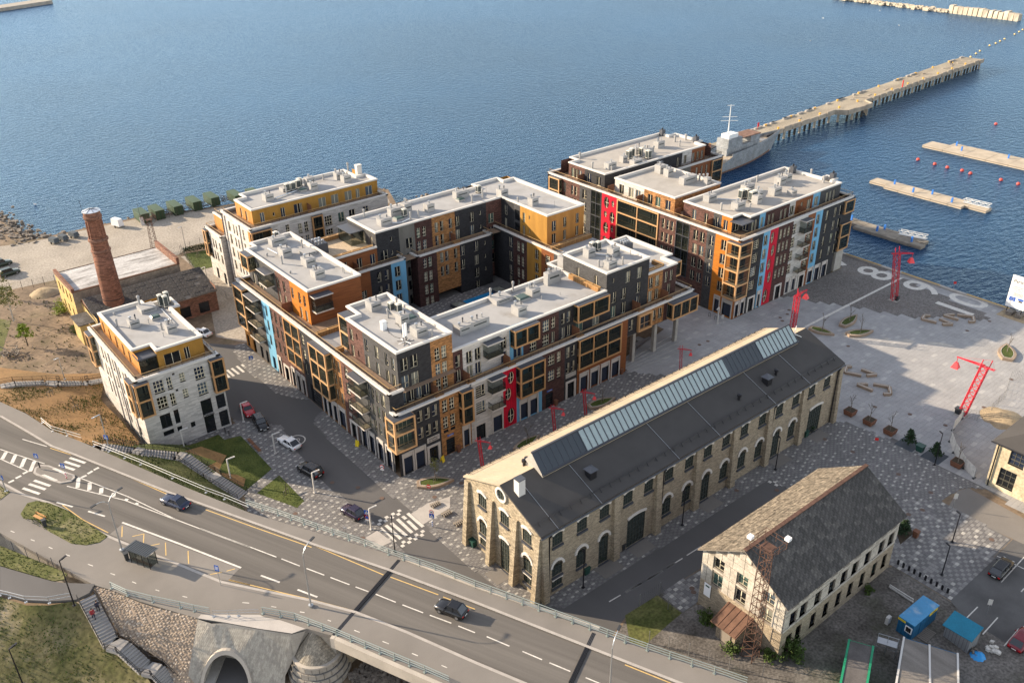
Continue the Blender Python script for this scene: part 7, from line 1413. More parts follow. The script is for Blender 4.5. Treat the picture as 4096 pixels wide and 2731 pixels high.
crane('tall red crane lamp with raised jib beyond the far end of the stone hall',140.3,86.0,9.6,0,5,3.6,1.25);crane('tallest red crane lamp on the quay between the eight and the nine',169.3,80.9,12.2,-1.6,-38,3.4,1.35);crane('big leaning red crane lamp at the right with its jib towards the water',137.6,50.1,10.6,1.9,92,4.6,1.35)
# boat shaped planters, seats, tree boxes
mat('boat_wood',(.30,.225,.165),.8,.25,2.5,wide=(.4,.4,8));mat('box_wood',(.19,.085,.05),.75,.25,2,kind='plank');mat('soil_dark',(.06,.045,.03),.95,.3,3)
mat('bark',(.12,.095,.07),.9,.3,4);mat('bark_pale',(.5,.48,.44),.9,.4,4);mat('leaf_bright',(.20,.26,.02),.7,.3,3);mat('leaf_olive',(.14,.14,.035),.8,.3,3);mat('leaf_dark',(.022,.045,.018),.8,.4,3);mat('leaf_bush',(.06,.095,.02),.8,.4,3)
def branchy(mb,p,d,L_,r,depth,tips):
    q=p + d*L_;mb.tube(p,q,r,5,r2=r*.6,cap=False)
    if depth == 0: tips.append(q);return
    for k in range(rnd.choice((2,3))):
        v=(d + Vector((rnd.uniform(-.7,.7),rnd.uniform(-.7,.7),rnd.uniform(-.1,.5)))).normalized();branchy(mb,p.lerp(q,rnd.uniform(.55,1)),v,L_*rnd.uniform(.5,.75),r*.55,depth - 1,tips)
def leaves(mb,tips,n,spread,s):
    for _ in range(n):
        c=rnd.choice(tips) + Vector((rnd.gauss(0,spread),rnd.gauss(0,spread),rnd.gauss(0,spread*.8)));u=Vector((rnd.uniform(-1,1),rnd.uniform(-1,1),rnd.uniform(-1,1))).normalized();v=u.orthogonal().normalized();k=s*rnd.uniform(.6,1.3)
        mb.quad(c - u*k,c + v*k*.7,c + u*k,c - v*k*.7)
def sapling(t,x,y,z,h,n=0,leaf='leaf_bright',stakes=True,bark='bark',depth=3,s=.09):
    mb=MB();tips=[];mb.tube((x,y,z),(x,y,z + h*.45),.05*h/3,6,cap=False)
    for k in range(4): branchy(mb,Vector((x,y,z + h*(.3 + .1*k))),Vector((rnd.uniform(-.5,.5),rnd.uniform(-.5,.5),1)).normalized(),h*.28,.03*h/3,depth - 1,tips)
    part('trunk',mb,bark,t)
    if n: l_=MB();leaves(l_,tips,n,h*.07,s);part('crown',l_,leaf,t)
    if stakes:
        s_=MB()
        for a in (-.45,.45): s_.tube((x + a,y + a*.4,z),(x + a,y + a*.4,z + 1.1),.04,5)
        s_.tube((x - .45,y - .18,z + 1.05),(x + .45,y + .18,z + 1.05),.04,5);part('stake',s_,'old_wood',t)
def boat(label,p,q,wd,tree,seed,leafn=0):
    p,q=Vector(p),Vector(q);c=(p + q)/2;d=(q - p);L_=d.length;d.normalize();n=Vector((-d.y,d.x));t=thing('boat_planter',label,'planter',(c.x,c.y,.03),group='boat shaped planters with grass')
    def lens(L2,w2): return [tuple(c + d*(-L2/2 + L2*f) + n*s_*w2/2*math.sin(math.pi*min(1,.18 + f*.82))) for s_,fs in ((-1,[k/8 for k in range(9)]),(1,[k/8 for k in range(7,-1,-1)])) for f in fs]
    o_,i_=lens(L_,wd),lens(L_*.82,wd*.66);mb=MB();m=len(o_)
    for k in range(m): j=(k + 1) % m;mb.quad((*o_[k],.02),(*o_[j],.02),(*o_[j],.5),(*o_[k],.5));mb.quad((*o_[k],.5),(*o_[j],.5),(*i_[j],.52),(*i_[k],.52));mb.quad((*i_[k],.52),(*i_[j],.52),(*i_[j],.1),(*i_[k],.1))
    part('timber_hull',mb,'boat_wood',t);e_=lens(L_*.84,wd*.7);r_=MB()
    for k in range(m): j=(k + 1) % m;r_.quad((*e_[k],.53),(*e_[j],.53),(*i_[j],.535),(*i_[k],.535))
    part('steel_edge',r_,'paint_white',t);part('grass',MB().poly([(*v,.46) for v in i_]),'grass',t)
    if tree:
        tt=thing('young_tree','tree in ' + label.replace('boat planter','the boat planter'),'tree',(c.x,c.y,.46));sapling(tt,c.x,c.y,.46,3.6,leafn,'leaf_olive')
boat('boat planter with leafy young tree at the black street corner',(56.06,93.54,0)[:2],(61.04,90.78,0)[:2],2.6,1,1,260);boat('boat planter half hidden behind the hall roof by the grey stone front',(73.18,90.66,0)[:2],(78.85,91.39,0)[:2],2.2,1,2);boat('boat planter beside the third small crane lamp',(90.76,92.3,0)[:2],(96.49,91.43,0)[:2],2.4,1,3)
boat('boat planter touching the far end of the hall roof',(144.68,84.89,0)[:2],(145.71,79.91,0)[:2],2.4,1,4);boat('boat planter nearest the drain strip on the plaza',(150.01,81.07,0)[:2],(156.83,81.84,0)[:2],2.4,1,5);boat('boat planter pointing right on the sunny plaza edge',(147.73,78.36,0)[:2],(153.01,75.87,0)[:2],2.6,1,6);boat('boat planter in full sun near the billboard',(161.4,53.52,0)[:2],(167.46,56.49,0)[:2],3.2,1,7)
def bench(label,pts,group):
    t=thing('timber_seat',label,'bench',(*pts[0],.03),group=group)
    for p,q in zip(pts,pts[1:]):
        part('base',MB().bar((*p,.22),(*q,.22),.55,.38),'boat_wood',t);part('seat',MB().bar((*p,.46),(*q,.46),.62,.07),'boat_wood',t)
    m_=MB()
    for p,q in zip(pts,pts[1:]): m_.bar((*p,.502),(*q,.502),.1,.02)
    part('light_strip',m_,'paint_white',t)
for lb,s_ in (('hook shaped timber seat nearest the hall corner',[(137.34,70.92),(136.43,71.38),(134.52,70.41),(135.81,67.9)]),('bow shaped timber seat right of the hook shaped one',[(137.76,69.07),(138.12,66.29),(136.54,67.23)]),('bow shaped timber seat pointing left, lower pair',[(133.95,65.51),(132.48,66.61),(132.65,63.75)]),('hook shaped timber seat opening left, lower pair',[(134.72,64.86),(136.01,62.51),(134.02,61.13),(133.06,61.85)]),('hook shaped timber seat left of the painted ten',[(167.67,72.05),(166.81,72.79),(165.07,72.32),(165.75,69.67)]),('bow shaped timber seat below the one digit',[(167.74,70.02),(167.43,67.2),(165.94,68.48)]),('bow shaped timber seat pointing left under the painted ten',[(171.83,69.14),(169.85,70.24),(170.32,67.48)]),('hook shaped timber seat right under the painted ten',[(172.19,68.63),(173.76,66.16),(171.74,64.97),(170.96,65.63)])): bench(lb,s_,'timber seats shaped like opened boats')
def treebox(label,b):
    x,y=b[:2];t=thing('tree_box',label,'planter',(x,y,.03),group='wooden tree boxes')
    mb=MB().hexa([(x - .72,y - .72,.12),(x + .72,y - .72,.12),(x + .72,y + .72,.12),(x - .72,y + .72,.12)],[(x - .85,y - .85,1.0),(x + .85,y - .85,1.0),(x + .85,y + .85,1.0),(x - .85,y + .85,1.0)]);part('box',mb,'box_wood',t);part('soil',MB().box(x - .74,x + .74,y - .74,y + .74,1.0,1.02),'soil_dark',t);part('plinth',MB().box(x - .62,x + .62,y - .62,y + .62,.03,.12),'bin_dark',t)
    t2=thing('young_tree','bare sapling in ' + label.replace('dark wood tree box','the tree box'),'tree',(x,y,1.02));sapling(t2,x,y,1.02,3.3)
for lb,b in (('dark wood tree box nearest the hall corner',(123.26,62.26,0)),('dark wood tree box in the middle of the row of three',(123.15,58.6,0)),('dark wood tree box next to the small pine',(123.16,54.87,0)),('dark wood tree box by the white banner fence',(123.07,43.49,0))): treebox(lb,b)
def pine(label,x,y,h,mat_=True):
    if mat_: struct('dark_grating',MB().box(x - 1.7,x + 1.7,y - 1.5,y + 1.5,.05,.058),'clad_blue')
    t=thing('small_pine',label,'pine tree',(x,y,.05));mb=MB().tube((x,y,.05),(x,y,h),.07,6);part('trunk',mb,'bark',t);l_=MB()
    for i in range(9):
        z=.5 + (h - .6)*i/9;r=(h - z)*.42
        for k in range(7):
            a=rnd.uniform(0,6.28);e=Vector((x + r*math.cos(a),y + r*math.sin(a),z + .2));leaves(l_,[Vector((x,y,z)).lerp(e,f) for f in (.4,.7,1)],14,.12,.14)
    part('crown',l_,'leaf_dark',t)
pine('small dark pine on a grating right of the third tree box',*(122.79,51.34,0)[:2],2.9);pine('small dark pine on a grating beside the black lamp pole',*(122.8,46.97,0)[:2],2.7);pine('small pine in a brown bed behind the old warehouse corner',*(101.96,40.49,0)[:2],2.6,False);sheet('mulch_bed',[(101.85,41.35),(104.75,41.23),(103.36,39.61),(99.82,39.59)],.056,'soil_dark')
def bush(label,x,y,z,r,n,leaf='leaf_bush',cat='bush'):
    t=thing('bush',label,cat,(x,y,z));s_=MB()
    for k in range(6): a=rnd.uniform(0,6.28);s_.tube((x,y,z),(x + r*.6*math.cos(a),y + r*.6*math.sin(a),z + r*rnd.uniform(.5,1.1)),.03,4)
    part('stem',s_,'bark',t);l_=MB();tips=[Vector((x + rnd.gauss(0,r*.45),y + rnd.gauss(0,r*.45),z + abs(rnd.gauss(r*.5,r*.35)))) for _ in range(40)];leaves(l_,tips,n,r*.14,.13);part('foliage',l_,leaf,t)
def pot(label,b): x,y=b[:2];t=thing('potted_shrub',label,'potted plant',(x,y,.05),group='potted shrubs at the hall doors');part('pot',MB().lathe((x,y),[(.28,.05),(.36,.55)],10),'bin_dark',t);l_=MB();leaves(l_,[Vector((x + rnd.gauss(0,.2),y + rnd.gauss(0,.2),.8 + rnd.uniform(-.15,.35))) for _ in range(20)],120,.1,.1);part('foliage',l_,'leaf_dark',t)
for lb,b in (('potted shrub at the big grid door near the street end of the hall',(72.74,63.9,0)),('potted shrub at the first arched door',(65.9,63.66,0)),('potted shrub at the middle arched door of the hall',(87.08,63.94,0)),('spreading potted shrub at the far big door',(113.92,63.42,0))): pot(lb,b)
def bin_(label,b,m='bin_green',h=1.1,w_=.5,name='wheelie_bin',cat='bin',group=None):
    x,y,z=b;z += .05;t=thing(name,label,cat,(x,y,z),group=group);part('body',MB().hexa([(x - w_*.42,y - w_*.42,z),(x + w_*.42,y - w_*.42,z),(x + w_*.42,y + w_*.42,z),(x - w_*.42,y + w_*.42,z)],[(x - w_/2,y - w_/2,z + h*.88),(x + w_/2,y - w_/2,z + h*.88),(x + w_/2,y + w_/2,z + h*.88),(x - w_/2,y + w_/2,z + h*.88)]),m,t)
    part('lid',MB().box(x - w_*.55,x + w_*.55,y - w_*.55,y + w_*.6,z + h*.88,z + h),m,t)
bin_('green wheelie bin at the sunny gable of the stone hall',(54.62,77.33,0),w_=.9);bin_('green wheelie bin below the arched hall window',(62.87,63.41,0),w_=.9);bin_('dark bin beside the hall buttress near the first big door',(69.88,63.47,0),'bin_dark',name='litter_bin',w_=.6);bin_('dark bin at the hall wall in the far half',(100.73,63.64,0),'bin_dark',name='litter_bin',w_=.6);bin_('dark green bin near the far hall door',(112.03,63.34,0),w_=.8);bin_('green wheelie bin between the two pines',(122.44,49.24,0),w_=1.1);bin_('dark litter bin by the ochre brick gateway',(66.18,96.59,0),'box_wood',name='litter_bin',w_=.6);bin_('dark litter bin by the dark brick doorway',(87.18,96.75,0),'box_wood',name='litter_bin',w_=.6);bin_('dark litter bin at the foot of the terrace steps',(103.44,96.88,0),'box_wood',name='litter_bin',w_=.6);bin_('black litter bin at the foot of the tall quay crane lamp',(169.49,80.43,0),'bin_dark',name='litter_bin',w_=.7);bin_('black litter bin at the foot of the leaning crane lamp',(137.4,50.7,0),'bin_dark',name='litter_bin',w_=.9);bin_('dark litter bin hung beside the bus shelter',(15.22,97.64,6.42),'bin_dark',name='litter_bin',w_=.5);bin_('dark litter bin beside the wooden bench on the verge',(8.92,111.26,6.45),'bin_dark',name='litter_bin',w_=.5);bin_('bin by the mulch bed at the warehouse',(102.89,39.1,0),'box_wood',name='litter_bin',w_=.7)
tb_=thing('wooden_bench','light wood park bench on the grass verge','bench',(8.63,113.14,6.45));bp_,bq_=Vector((8.19,113.95,6.45)),Vector((8.98,112.01,6.45));bd_=(bq_ - bp_).normalized();bn_=Vector((-bd_.y,bd_.x,0));flat('bench_wood',(.5,.27,.10),.6)
for k in range(3): part('seat_slat',MB().bar(bp_ + bn_*(.15*k) + Vector((0,0,.48)),bq_ + bn_*(.15*k) + Vector((0,0,.48)),.12,.05),'bench_wood',tb_)
for k in range(2): part('back_slat',MB().bar(bp_ + bn_*.5 + Vector((0,0,.65 + .17*k)),bq_ + bn_*.5 + Vector((0,0,.65 + .17*k)),.05,.13),'bench_wood',tb_)
for f in (.08,.92): c=bp_.lerp(bq_,f);part('leg',MB().bar(c - bn_*.05,c - bn_*.05 + Vector((0,0,.46)),.06,.06).bar(c + bn_*.45,c + bn_*.5 + Vector((0,0,.9)),.06,.06),'pole_black',tb_)
def slab_bench(label,b): x,y=b[:2];t=thing('plank_bench',label,'bench',(x,y,.05),group='plank benches by the lawn');[part('seat_slat',MB().box(x - .25 + .18*k,x - .1 + .18*k,y - 1.1,y + 1.1,.42,.48),'brown_wood',t) for k in range(3)];part('leg',MB().box(x - .22,x + .25,y - 1.0,y - .8,.05,.42),'concrete',t);part('leg',MB().box(x - .22,x + .25,y + .8,y + 1.0,.05,.42),'concrete',t)
slab_bench('plank bench at the lawn edge, nearer the white building',(41.46,120.49,0));slab_bench('plank bench at the lawn edge, nearer the black off roader',(41.42,118.07,0))
# bus shelter
c0,c1,c2,c3=(15.5,96.79,6.42),(16.9,93.95,6.42),(17.98,94.39,6.42),(16.73,96.9,6.42)
sh=thing('bus_shelter','open glass bus shelter with dark corrugated roof','bus shelter',c0);P4=[Vector(c0),Vector(c1),Vector(c2),Vector(c2) + Vector(c0) - Vector(c1)];rf=MB();o4=offset([tuple(v[:2]) for v in P4],.35);mat('shelter_roof',(.075,.085,.095),.5,.08,1)
a_,b2,c2_,d2=[Vector((*v,6.42 + 2.35)) for v in o4];n=24
for k in range(n):
    f0,f1=k/n,(k + 1)/n;zz=.05 if k % 2 else 0;rf.hexa([tuple(a_.lerp(b2,f0) + Vector((0,0,zz))),tuple(a_.lerp(b2,f1) + Vector((0,0,zz))),tuple(d2.lerp(c2_,f1) + Vector((0,0,zz))),tuple(d2.lerp(c2_,f0) + Vector((0,0,zz)))],[tuple(a_.lerp(b2,f0) + Vector((0,0,zz + .05))),tuple(a_.lerp(b2,f1) + Vector((0,0,zz + .05))),tuple(d2.lerp(c2_,f1) + Vector((0,0,zz + .05))),tuple(d2.lerp(c2_,f0) + Vector((0,0,zz + .05)))])
part('roof',rf,'shelter_roof',sh)
for v in P4 + [P4[0].lerp(P4[1],.33),P4[0].lerp(P4[1],.66)]: part('post',MB().tube(v,v + Vector((0,0,2.35)),.045,6),'pole_black',sh)
for p,q in ((P4[0],P4[1]),(P4[1],P4[2]),(P4[3],P4[0])): part('glass_panel',MB().bar(p + Vector((0,0,1.1)),q + Vector((0,0,1.1)),.02,1.7),'glass_clear',sh)
part('seat',MB().bar(P4[0].lerp(P4[3],.25) + Vector((0,0,.45)),P4[1].lerp(P4[2],.25) + Vector((0,0,.45)),.35,.05),'brown_wood',sh)
# road signs
def sign(label,b,h,plates,m='steel',face=214,band=None):
    x,y,z=b;t=thing('road_sign',label,'road sign',b);part('pole',MB().tube(b,(x,y,z + h),.035,6),m,t);f=Vector((math.cos(R(face)),math.sin(R(face)),0));s_=Vector((-f.y,f.x,0))
    for kind,zc in plates:
        c=Vector((x,y,z + zc)) + f*.05;u=Vector((0,0,1))
        def pl_(w_,hh,mm,off,nm='plate'): q=c + f*off;return part(nm,MB().hexa([tuple(q - s_*w_ - u*hh),tuple(q + s_*w_ - u*hh),tuple(q + s_*w_ + u*hh),tuple(q - s_*w_ + u*hh)],[tuple(v + f*.02) for v in (q - s_*w_ - u*hh,q + s_*w_ - u*hh,q + s_*w_ + u*hh,q - s_*w_ + u*hh)]),mm,t)
        def disc(r,mm,off,n=16): q=c + f*off;return part('plate',MB().hexa([tuple(q + s_*r*math.cos(6.283*k/n) + u*r*math.sin(6.283*k/n)) for k in range(n)],[tuple(q + f*.015 + s_*r*math.cos(6.283*k/n) + u*r*math.sin(6.283*k/n)) for k in range(n)]),mm,t)
        if kind == 'cross':
            pl_(.38,.38,'sign_blue',0);q=c + f*.025;part('symbol',MB().hexa([tuple(q - s_*.27 - u*.26),tuple(q + s_*.27 - u*.26),tuple(q + u*.27)],[tuple(v + f*.01) for v in (q - s_*.27 - u*.26,q + s_*.27 - u*.26,q + u*.27)]),'white',t)
            q=c + f*.04;part('symbol',MB().bar(q - u*.16 - s_*.07,q + u*.02,.05,.02).bar(q - u*.16 + s_*.07,q + u*.02,.05,.02).bar(q,q + u*.12,.07,.02),'pole_black',t)
        elif kind == 'no': disc(.36,'sign_red',0);disc(.27,'white',.02);q=c + f*.04;part('symbol',MB().bar(q - s_*.16,q + s_*.16,.02,.12),'pole_black',t)
        elif kind == 'stop': disc(.34,'sign_red',0);q=c + f*.02;part('symbol',MB().bar(q - s_*.24,q + s_*.24,.02,.12),'white',t)
        elif kind == 'park': disc(.34,'sign_red',0);disc(.27,'sign_blue',.02)
        elif kind == 'bus': pl_(.3,.45,'sign_blue',0);q=c + f*.025;[part('symbol',MB().bar(q - s_*.2 + u*zz,q + s_*.2 + u*zz,.02,.07),'white',t) for zz in (-.2,0,.2)]
        elif kind == 'red': pl_(.28,.25,'sign_red',0)
        elif kind == 'small': pl_(.3,.12,'white',0)
        elif kind == 'tall': pl_(.25,.45,'lamp_glass',0)
    if band:
        for k in range(6): part('band',MB().tube((x,y,z + .25 + .16*k),(x,y,z + .41 + .16*k),.1,8),band[k % 2],t)
sign('pedestrian crossing sign with dark lower post at the left tip of the traffic island',(11.84,125.31,6.44),2.8,[('cross',2.4)],band=('bin_dark','bin_dark'));sign('pedestrian crossing sign with red and white post at the right end of the traffic island',(14.15,120.24,6.44),2.8,[('cross',2.4)],band=('sign_red','white'))
sign('pedestrian crossing sign on the lamp pole above the stairs',(21.15,123.42,6.42),2.8,[('cross',2.5)]);sign('pedestrian crossing sign at the left picture edge',(6.7,123.02,6.42),2.8,[('cross',2.4)]);sign('blue bus stop sign right of the bus shelter',(22.55,85.68,6.42),3.2,[('bus',2.8)])
sign('round prohibition sign over a crossing sign on a striped post beside the hall',(52.51,84.24,0),3.0,[('no',2.8),('cross',2.1)],band=('sign_blue','white'));sign('round prohibition sign with white plate at the black street corner',(53.08,98.41,0),2.5,[('no',2.3),('small',1.8)]);sign('red no entry sign standing beside the leafy boat planter',(55.78,89.75,0),2.6,[('stop',2.4)]);sign('crossing and no parking signs beside the purple car',(45.52,90.34,0),2.9,[('cross',2.6),('park',1.7),('small',1.2)]);sign('crossing sign on the pavement near the orange end of the street wing',(52.23,143.33,0),2.6,[('cross',2.3)],face=250)
sign('small red notice on a thin pole in the middle of the paving behind the hall',(117.71,54.23,0),2.0,[('red',1.8)]);sign('grey info board on a round foot at the asphalt corner',(112.76,38.84,0),2.9,[('tall',2.3)]);sign('parking sign seen from behind on a concrete foot in the parking lot',(96.16,25.94,0),2.6,[('tall',2.2)]);sign('small grey post sign near the bridge rail',(42.01,90.5,0),1.8,[('small',1.6)]);sign('small warning sign on a float at the quay edge',(183.21,75.14,0),2.0,[('red',1.9)]);sign('thin signpost beside the pale lamp at the harbour block',(132.59,97.24,0),2.4,[('tall',2.0)])
for s_ in range(2): pass
def aframe(label,b,rz): t=thing('sandwich_board',label,'sandwich board',(*b[:2],.06),rz,local=True,group='yellow sandwich boards');[part('panel',MB().hexa([(-.32,s_*.3,0),(.32,s_*.3,0),(.32,s_*.27,0),(-.32,s_*.27,0)],[(-.32,s_*.04,1.05),(.32,s_*.04,1.05),(.32,s_*.01,1.05),(-.32,s_*.01,1.05)]),'sign_yellow',t) for s_ in (-1,1)]
aframe('yellow sandwich board on the pavement below the street balconies',(54.52,108.56,0),R(-60));aframe('yellow sandwich board at the gallery entrance',(62.6,96.08,0),R(20))
for k,q in enumerate([(55.35,87.91),(55.44,85.19),(55.59,82.34)]):
    t=thing('bike_stand',('upper','middle','lower')[k] + ' rib shaped timber bike stand left of the hall gable','bike stand',(*q,.05),group='rib shaped bike stands')
    for j in range(5): f=j*.32 - .64;part('rib',MB().box(q[0] + f - .05 + .2,q[0] + f + .05 + .2,q[1] - .45,q[1] + .45,.06,.42),'old_wood',t)
    part('tube',MB().tube((q[0] - .6,q[1],.25),(q[0] + 1.0,q[1],.25),.12,8),'bin_dark',t)
for k,q in enumerate([(95.96,37.73),(95.97,36.98),(96,36.21),(95.99,35.46),(96,34.68),(95.98,33.9),(96,33.14),(96.02,32.39),(95.98,31.62),(95.99,30.88)]):
    link('bike_bollard',mesh('bike_bollard',MB().box(q[0] - .03,q[0] + .03,q[1] - .14,q[1] + .14,.05,.85),'pole_black',(*q,.05)),None,(*q,.05),label='slim black cycle hoop on the checkered paving beside the work yard',category='cycle stand',group='row of black cycle hoops')
for lb,q in (('tilted black hoop stand left of the pale lamp at the harbour block',(133.58,101.3,0)),('tilted black hoop stand next to the pale lamp at the harbour block',(133.42,99.59,0)),('dark hoop stand near the glazed shop of the white building',(39.62,124.98,0)),('dark hoop stand left of the other one at the white building',(39.46,126.19,0))):
    x,y=q[:2];link('hoop_stand',mesh('hoop_stand',MB().tube((x,y - .2,.05),(x,y - .2,1),.04,6).tube((x,y + .2,.05),(x,y + .2,1),.04,6).tube((x,y - .2,1),(x,y + .2,1),.04,6),'pole_black',(x,y,.05)),None,(x,y,.05),label=lb,category='cycle stand')
# courtyard canopy
x0=thing('play_court','flat blue play court on the courtyard paving with pale roof light boxes','play court',(100,137,2.4));mat('court_blue',(.02,.24,.50),.7,.1,.5)
part('surface',MB().prism([(93.72,136.37),(95.97,136.5),(104.89,136.33),(105.56,133.92),(98.39,133.72),(92.55,133.97)],2.43,2.47),'court_blue',x0)
for q in ((94.25,134.74,2.5),(104.87,134.96,2.5)): bx_=part('skylight',MB().box(q[0] - 1.3,q[0] + 1.3,q[1] - 1.3,q[1] + 1.3,2.43,3.2),'slate_metal',x0);part('skylight_glass',MB().hexa([(q[0] - 1.2,q[1] - 1.2,3.21),(q[0] + 1.2,q[1] - 1.2,3.21),(q[0] + 1.2,q[1] + 1.2,3.21),(q[0] - 1.2,q[1] + 1.2,3.21)],[(q[0] - .3,q[1] - .3,3.6),(q[0] + .3,q[1] - .3,3.6),(q[0] + .3,q[1] + .3,3.6),(q[0] - .3,q[1] + .3,3.6)]),'glass_curtain',bx_)
# lettering on facades
def wtext(s,size,side,plane,a,z,m,bld,ext=.01,off=0): q=to3(side,plane,a,.1,z);b0=BASE[bld.name];return text('lettering',s,size,tuple(q[i] - b0[i] for i in range(3)),{'S': 0,'W': -math.pi/2}[side],m,math.pi/2,ext,bld,off)
q=MB();sbox(q,'S',97,60.6,62.9,.02,.08,3.95,4.85);part('sign_panel',q,'pale_frame',cw);wtext('STAAPLI 3',.42,'S',97,61.75,4.55,'dark_metal',cw,off=.01);wtext('ART GALLERY',.28,'S',97,61.7,4.17,'dark_metal',cw,off=.006)
wtext('Cytrico',.62,'S',127.8,37.85,3.6,'dark_metal',w1,off=.015)
for bl,a,z in ((cw,65.0,3.5),(cs,85.9,3.3)): q=MB();sbox(q,'S',97,a - .6,a + .6,.02,.06,z,z + .3);part('street_plate',q,'sign_blue',bl);wtext('STAAPLI',.22,'S',97,a,z + .15,'white',bl)
# ================================================================== vehicles
flat('tyre',(.015,.015,.015),.85);flat('rim',(.4,.4,.42),.3,.8);flat('car_glass',(.012,.016,.022),.04,0,.8);flat('tail_red',(.5,.01,.01),.3);flat('head_lamp',(.6,.6,.6),.15,0,.8);flat('plate_white',(.7,.7,.68),.5)
for nm,c in (('car_black',(.008,.008,.01)),('car_blue',(.012,.02,.05)),('car_white',(.72,.72,.72)),('car_red',(.42,.006,.018)),('car_maroon',(.16,.008,.018)),('car_purple',(.02,.012,.035)),('car_green',(.03,.045,.03)),('car_grey',(.07,.085,.1))): flat(nm,c,.22,.1,.7)
CARS={}
def car(label,x,y,z,rz,L_,W_,H_,m,style='hatch',name='parked_car',group='cars parked along the street'):
    """x forward in local space; body lofted from cross sections, glass house on top"""
    t=thing(name,label,'car',(x,y,z),rz,group,local=True);h0=.22;hb=H_*.60;l=L_/2;w_=W_/2
    S_={'hatch': (.30,.08,-.62,-.90),'sedan': (.26,.04,-.45,-.72),'coupe': (.30,.04,-.46,-.84),'suv': (.36,.18,-.74,-.94)}[style]
    sec=[(-1.0,.78,.5,.80),(-.96,.92,.3,.95),(-.7,1.0,.22,1.0),(0,1.0,.2,1.0),(.5,1.0,.22,.97),(.86,.93,.26,.86),(.97,.8,.34,.74),(1.0,.66,.42,.66)];mb=MB();rings=[]
    for f,ww,zl,zt in sec:
        zlo=zl*.8;zhi=hb*zt;yy=w_*ww;rings.append(mb.V((f*l,-yy*.94,zlo),(f*l,-yy,zlo + (zhi - zlo)*.45),(f*l,-yy*.93,zhi*.97),(f*l,-yy*.6,zhi),(f*l,yy*.6,zhi),(f*l,yy*.93,zhi*.97),(f*l,yy,zlo + (zhi - zlo)*.45),(f*l,yy*.94,zlo)))
    for a,b_ in zip(rings,rings[1:]):
        for k in range(8): mb.F((a + k,a + (k + 1) % 8,b_ + (k + 1) % 8,b_ + k))
    mb.F([rings[0] + k for k in reversed(range(8))]);mb.F([rings[-1] + k for k in range(8)]);body=part('body',mb,m,t,True)
    g=MB();a,b_,c,d=[v*l for v in S_];zb=hb*.95;zt=H_;ww=w_*.9;wt=w_*.72
    g.hexa([(a,-ww*.92,zb),(a,ww*.92,zb),(d,ww*.9,zb),(d,-ww*.9,zb)],[(b_,-wt,zt - .04),(b_,wt,zt - .04),(c,wt,zt - .04),(c,-wt,zt - .04)]);part('windows',g,'car_glass',t)
    r=MB();r.hexa([(b_ + .03,-wt - .01,zt - .045),(b_ + .03,wt + .01,zt - .045),(c - .03,wt + .01,zt - .045),(c - .03,-wt - .01,zt - .045)],[(b_ - .1,-wt*.85,zt + .02),(b_ - .1,wt*.85,zt + .02),(c + .12,wt*.85,zt + .02),(c + .12,-wt*.85,zt + .02)])
    for s_ in (-1,1):
        for p,q in (((a,s_*ww*.92,zb),(b_,s_*wt,zt - .02)),((c,s_*wt,zt - .02),(d,s_*ww*.9,zb)),(((a + d)/2,s_*ww*.915,zb),((b_ + c)/2,s_*(wt + .01),zt - .02))): r.bar(p,q,.08,.08)
    part('roof',r,m,t)
    for fx in (.60,-.60):
        for s_ in (-1,1):
            o=part('wheel',MB().tube((fx*l,s_*(w_ - .2),.32),(fx*l,s_*(w_ + .012),.32),.32,14),'tyre',t);part('rim',MB().tube((fx*l,s_*(w_ + .013),.32),(fx*l,s_*(w_ + .02),.32),.2,10),'rim',o)
    for s_ in (-1,1):
        part('headlight',MB().box(.955*l,.992*l,s_*w_*.48,s_*w_*.78,hb*.58,hb*.76),'head_lamp',t);part('taillight',MB().box(-1.004*l,-.965*l,s_*w_*.55,s_*w_*.83,hb*.62,hb*.82),'tail_red',t);part('mirror',MB().box(S_[0]*l - .25,S_[0]*l - .08,s_*w_*.99,s_*(w_ + .16),hb*.98,hb*1.12),m,t)
    part('number_plate',MB().box(-1.012*l,-1.0*l,-.26,.26,hb*.5,hb*.62),'plate_white',t);part('number_plate',MB().box(1.0*l,1.012*l,-.26,.26,.36,.48),'plate_white',t);return t
sx=R(97)
car('red sports car with pale soft top parked at the white building',*(45.07,129.71,0.3)[:2],.05,-sx,4.4,1.85,1.3,'car_red','coupe');car('black estate parked behind the red sports car',*(44.98,124.36,0.3)[:2],.05,-sx,4.7,1.9,1.62,'car_black','suv');car('white coupe parked beside the round speed mark',*(46.08,116.02,0.3)[:2],.05,R(100),4.8,1.87,1.38,'car_white','coupe');car('large black off roader parked at the asphalt edge',*(45.13,107.01,0.3)[:2],.05,R(103),4.7,2.0,1.75,'car_black','suv');car('dark purple small car with lit red tail light parked near the zebra crossing',*(45.09,93.93,0.3)[:2],.05,R(103),4.0,1.8,1.55,'car_purple','hatch');car('white saloon parked behind the white corner building',*(50.24,162.54,0.3)[:2],.05,R(110),4.5,1.8,1.42,'car_white','sedan')
ra=math.atan2(.919,-.395)
car('dark blue saloon driving up the elevated road',*(24.1,104.61,6.7)[:2],RZ + .01,ra,4.55,1.78,1.4,'car_blue','sedan','driving_car',None);car('black hatchback with red tail light driving over the bridge',*(41.67,64.07,6.8)[:2],RZ + .01,ra,3.95,1.72,1.55,'car_black','hatch','driving_car',None)
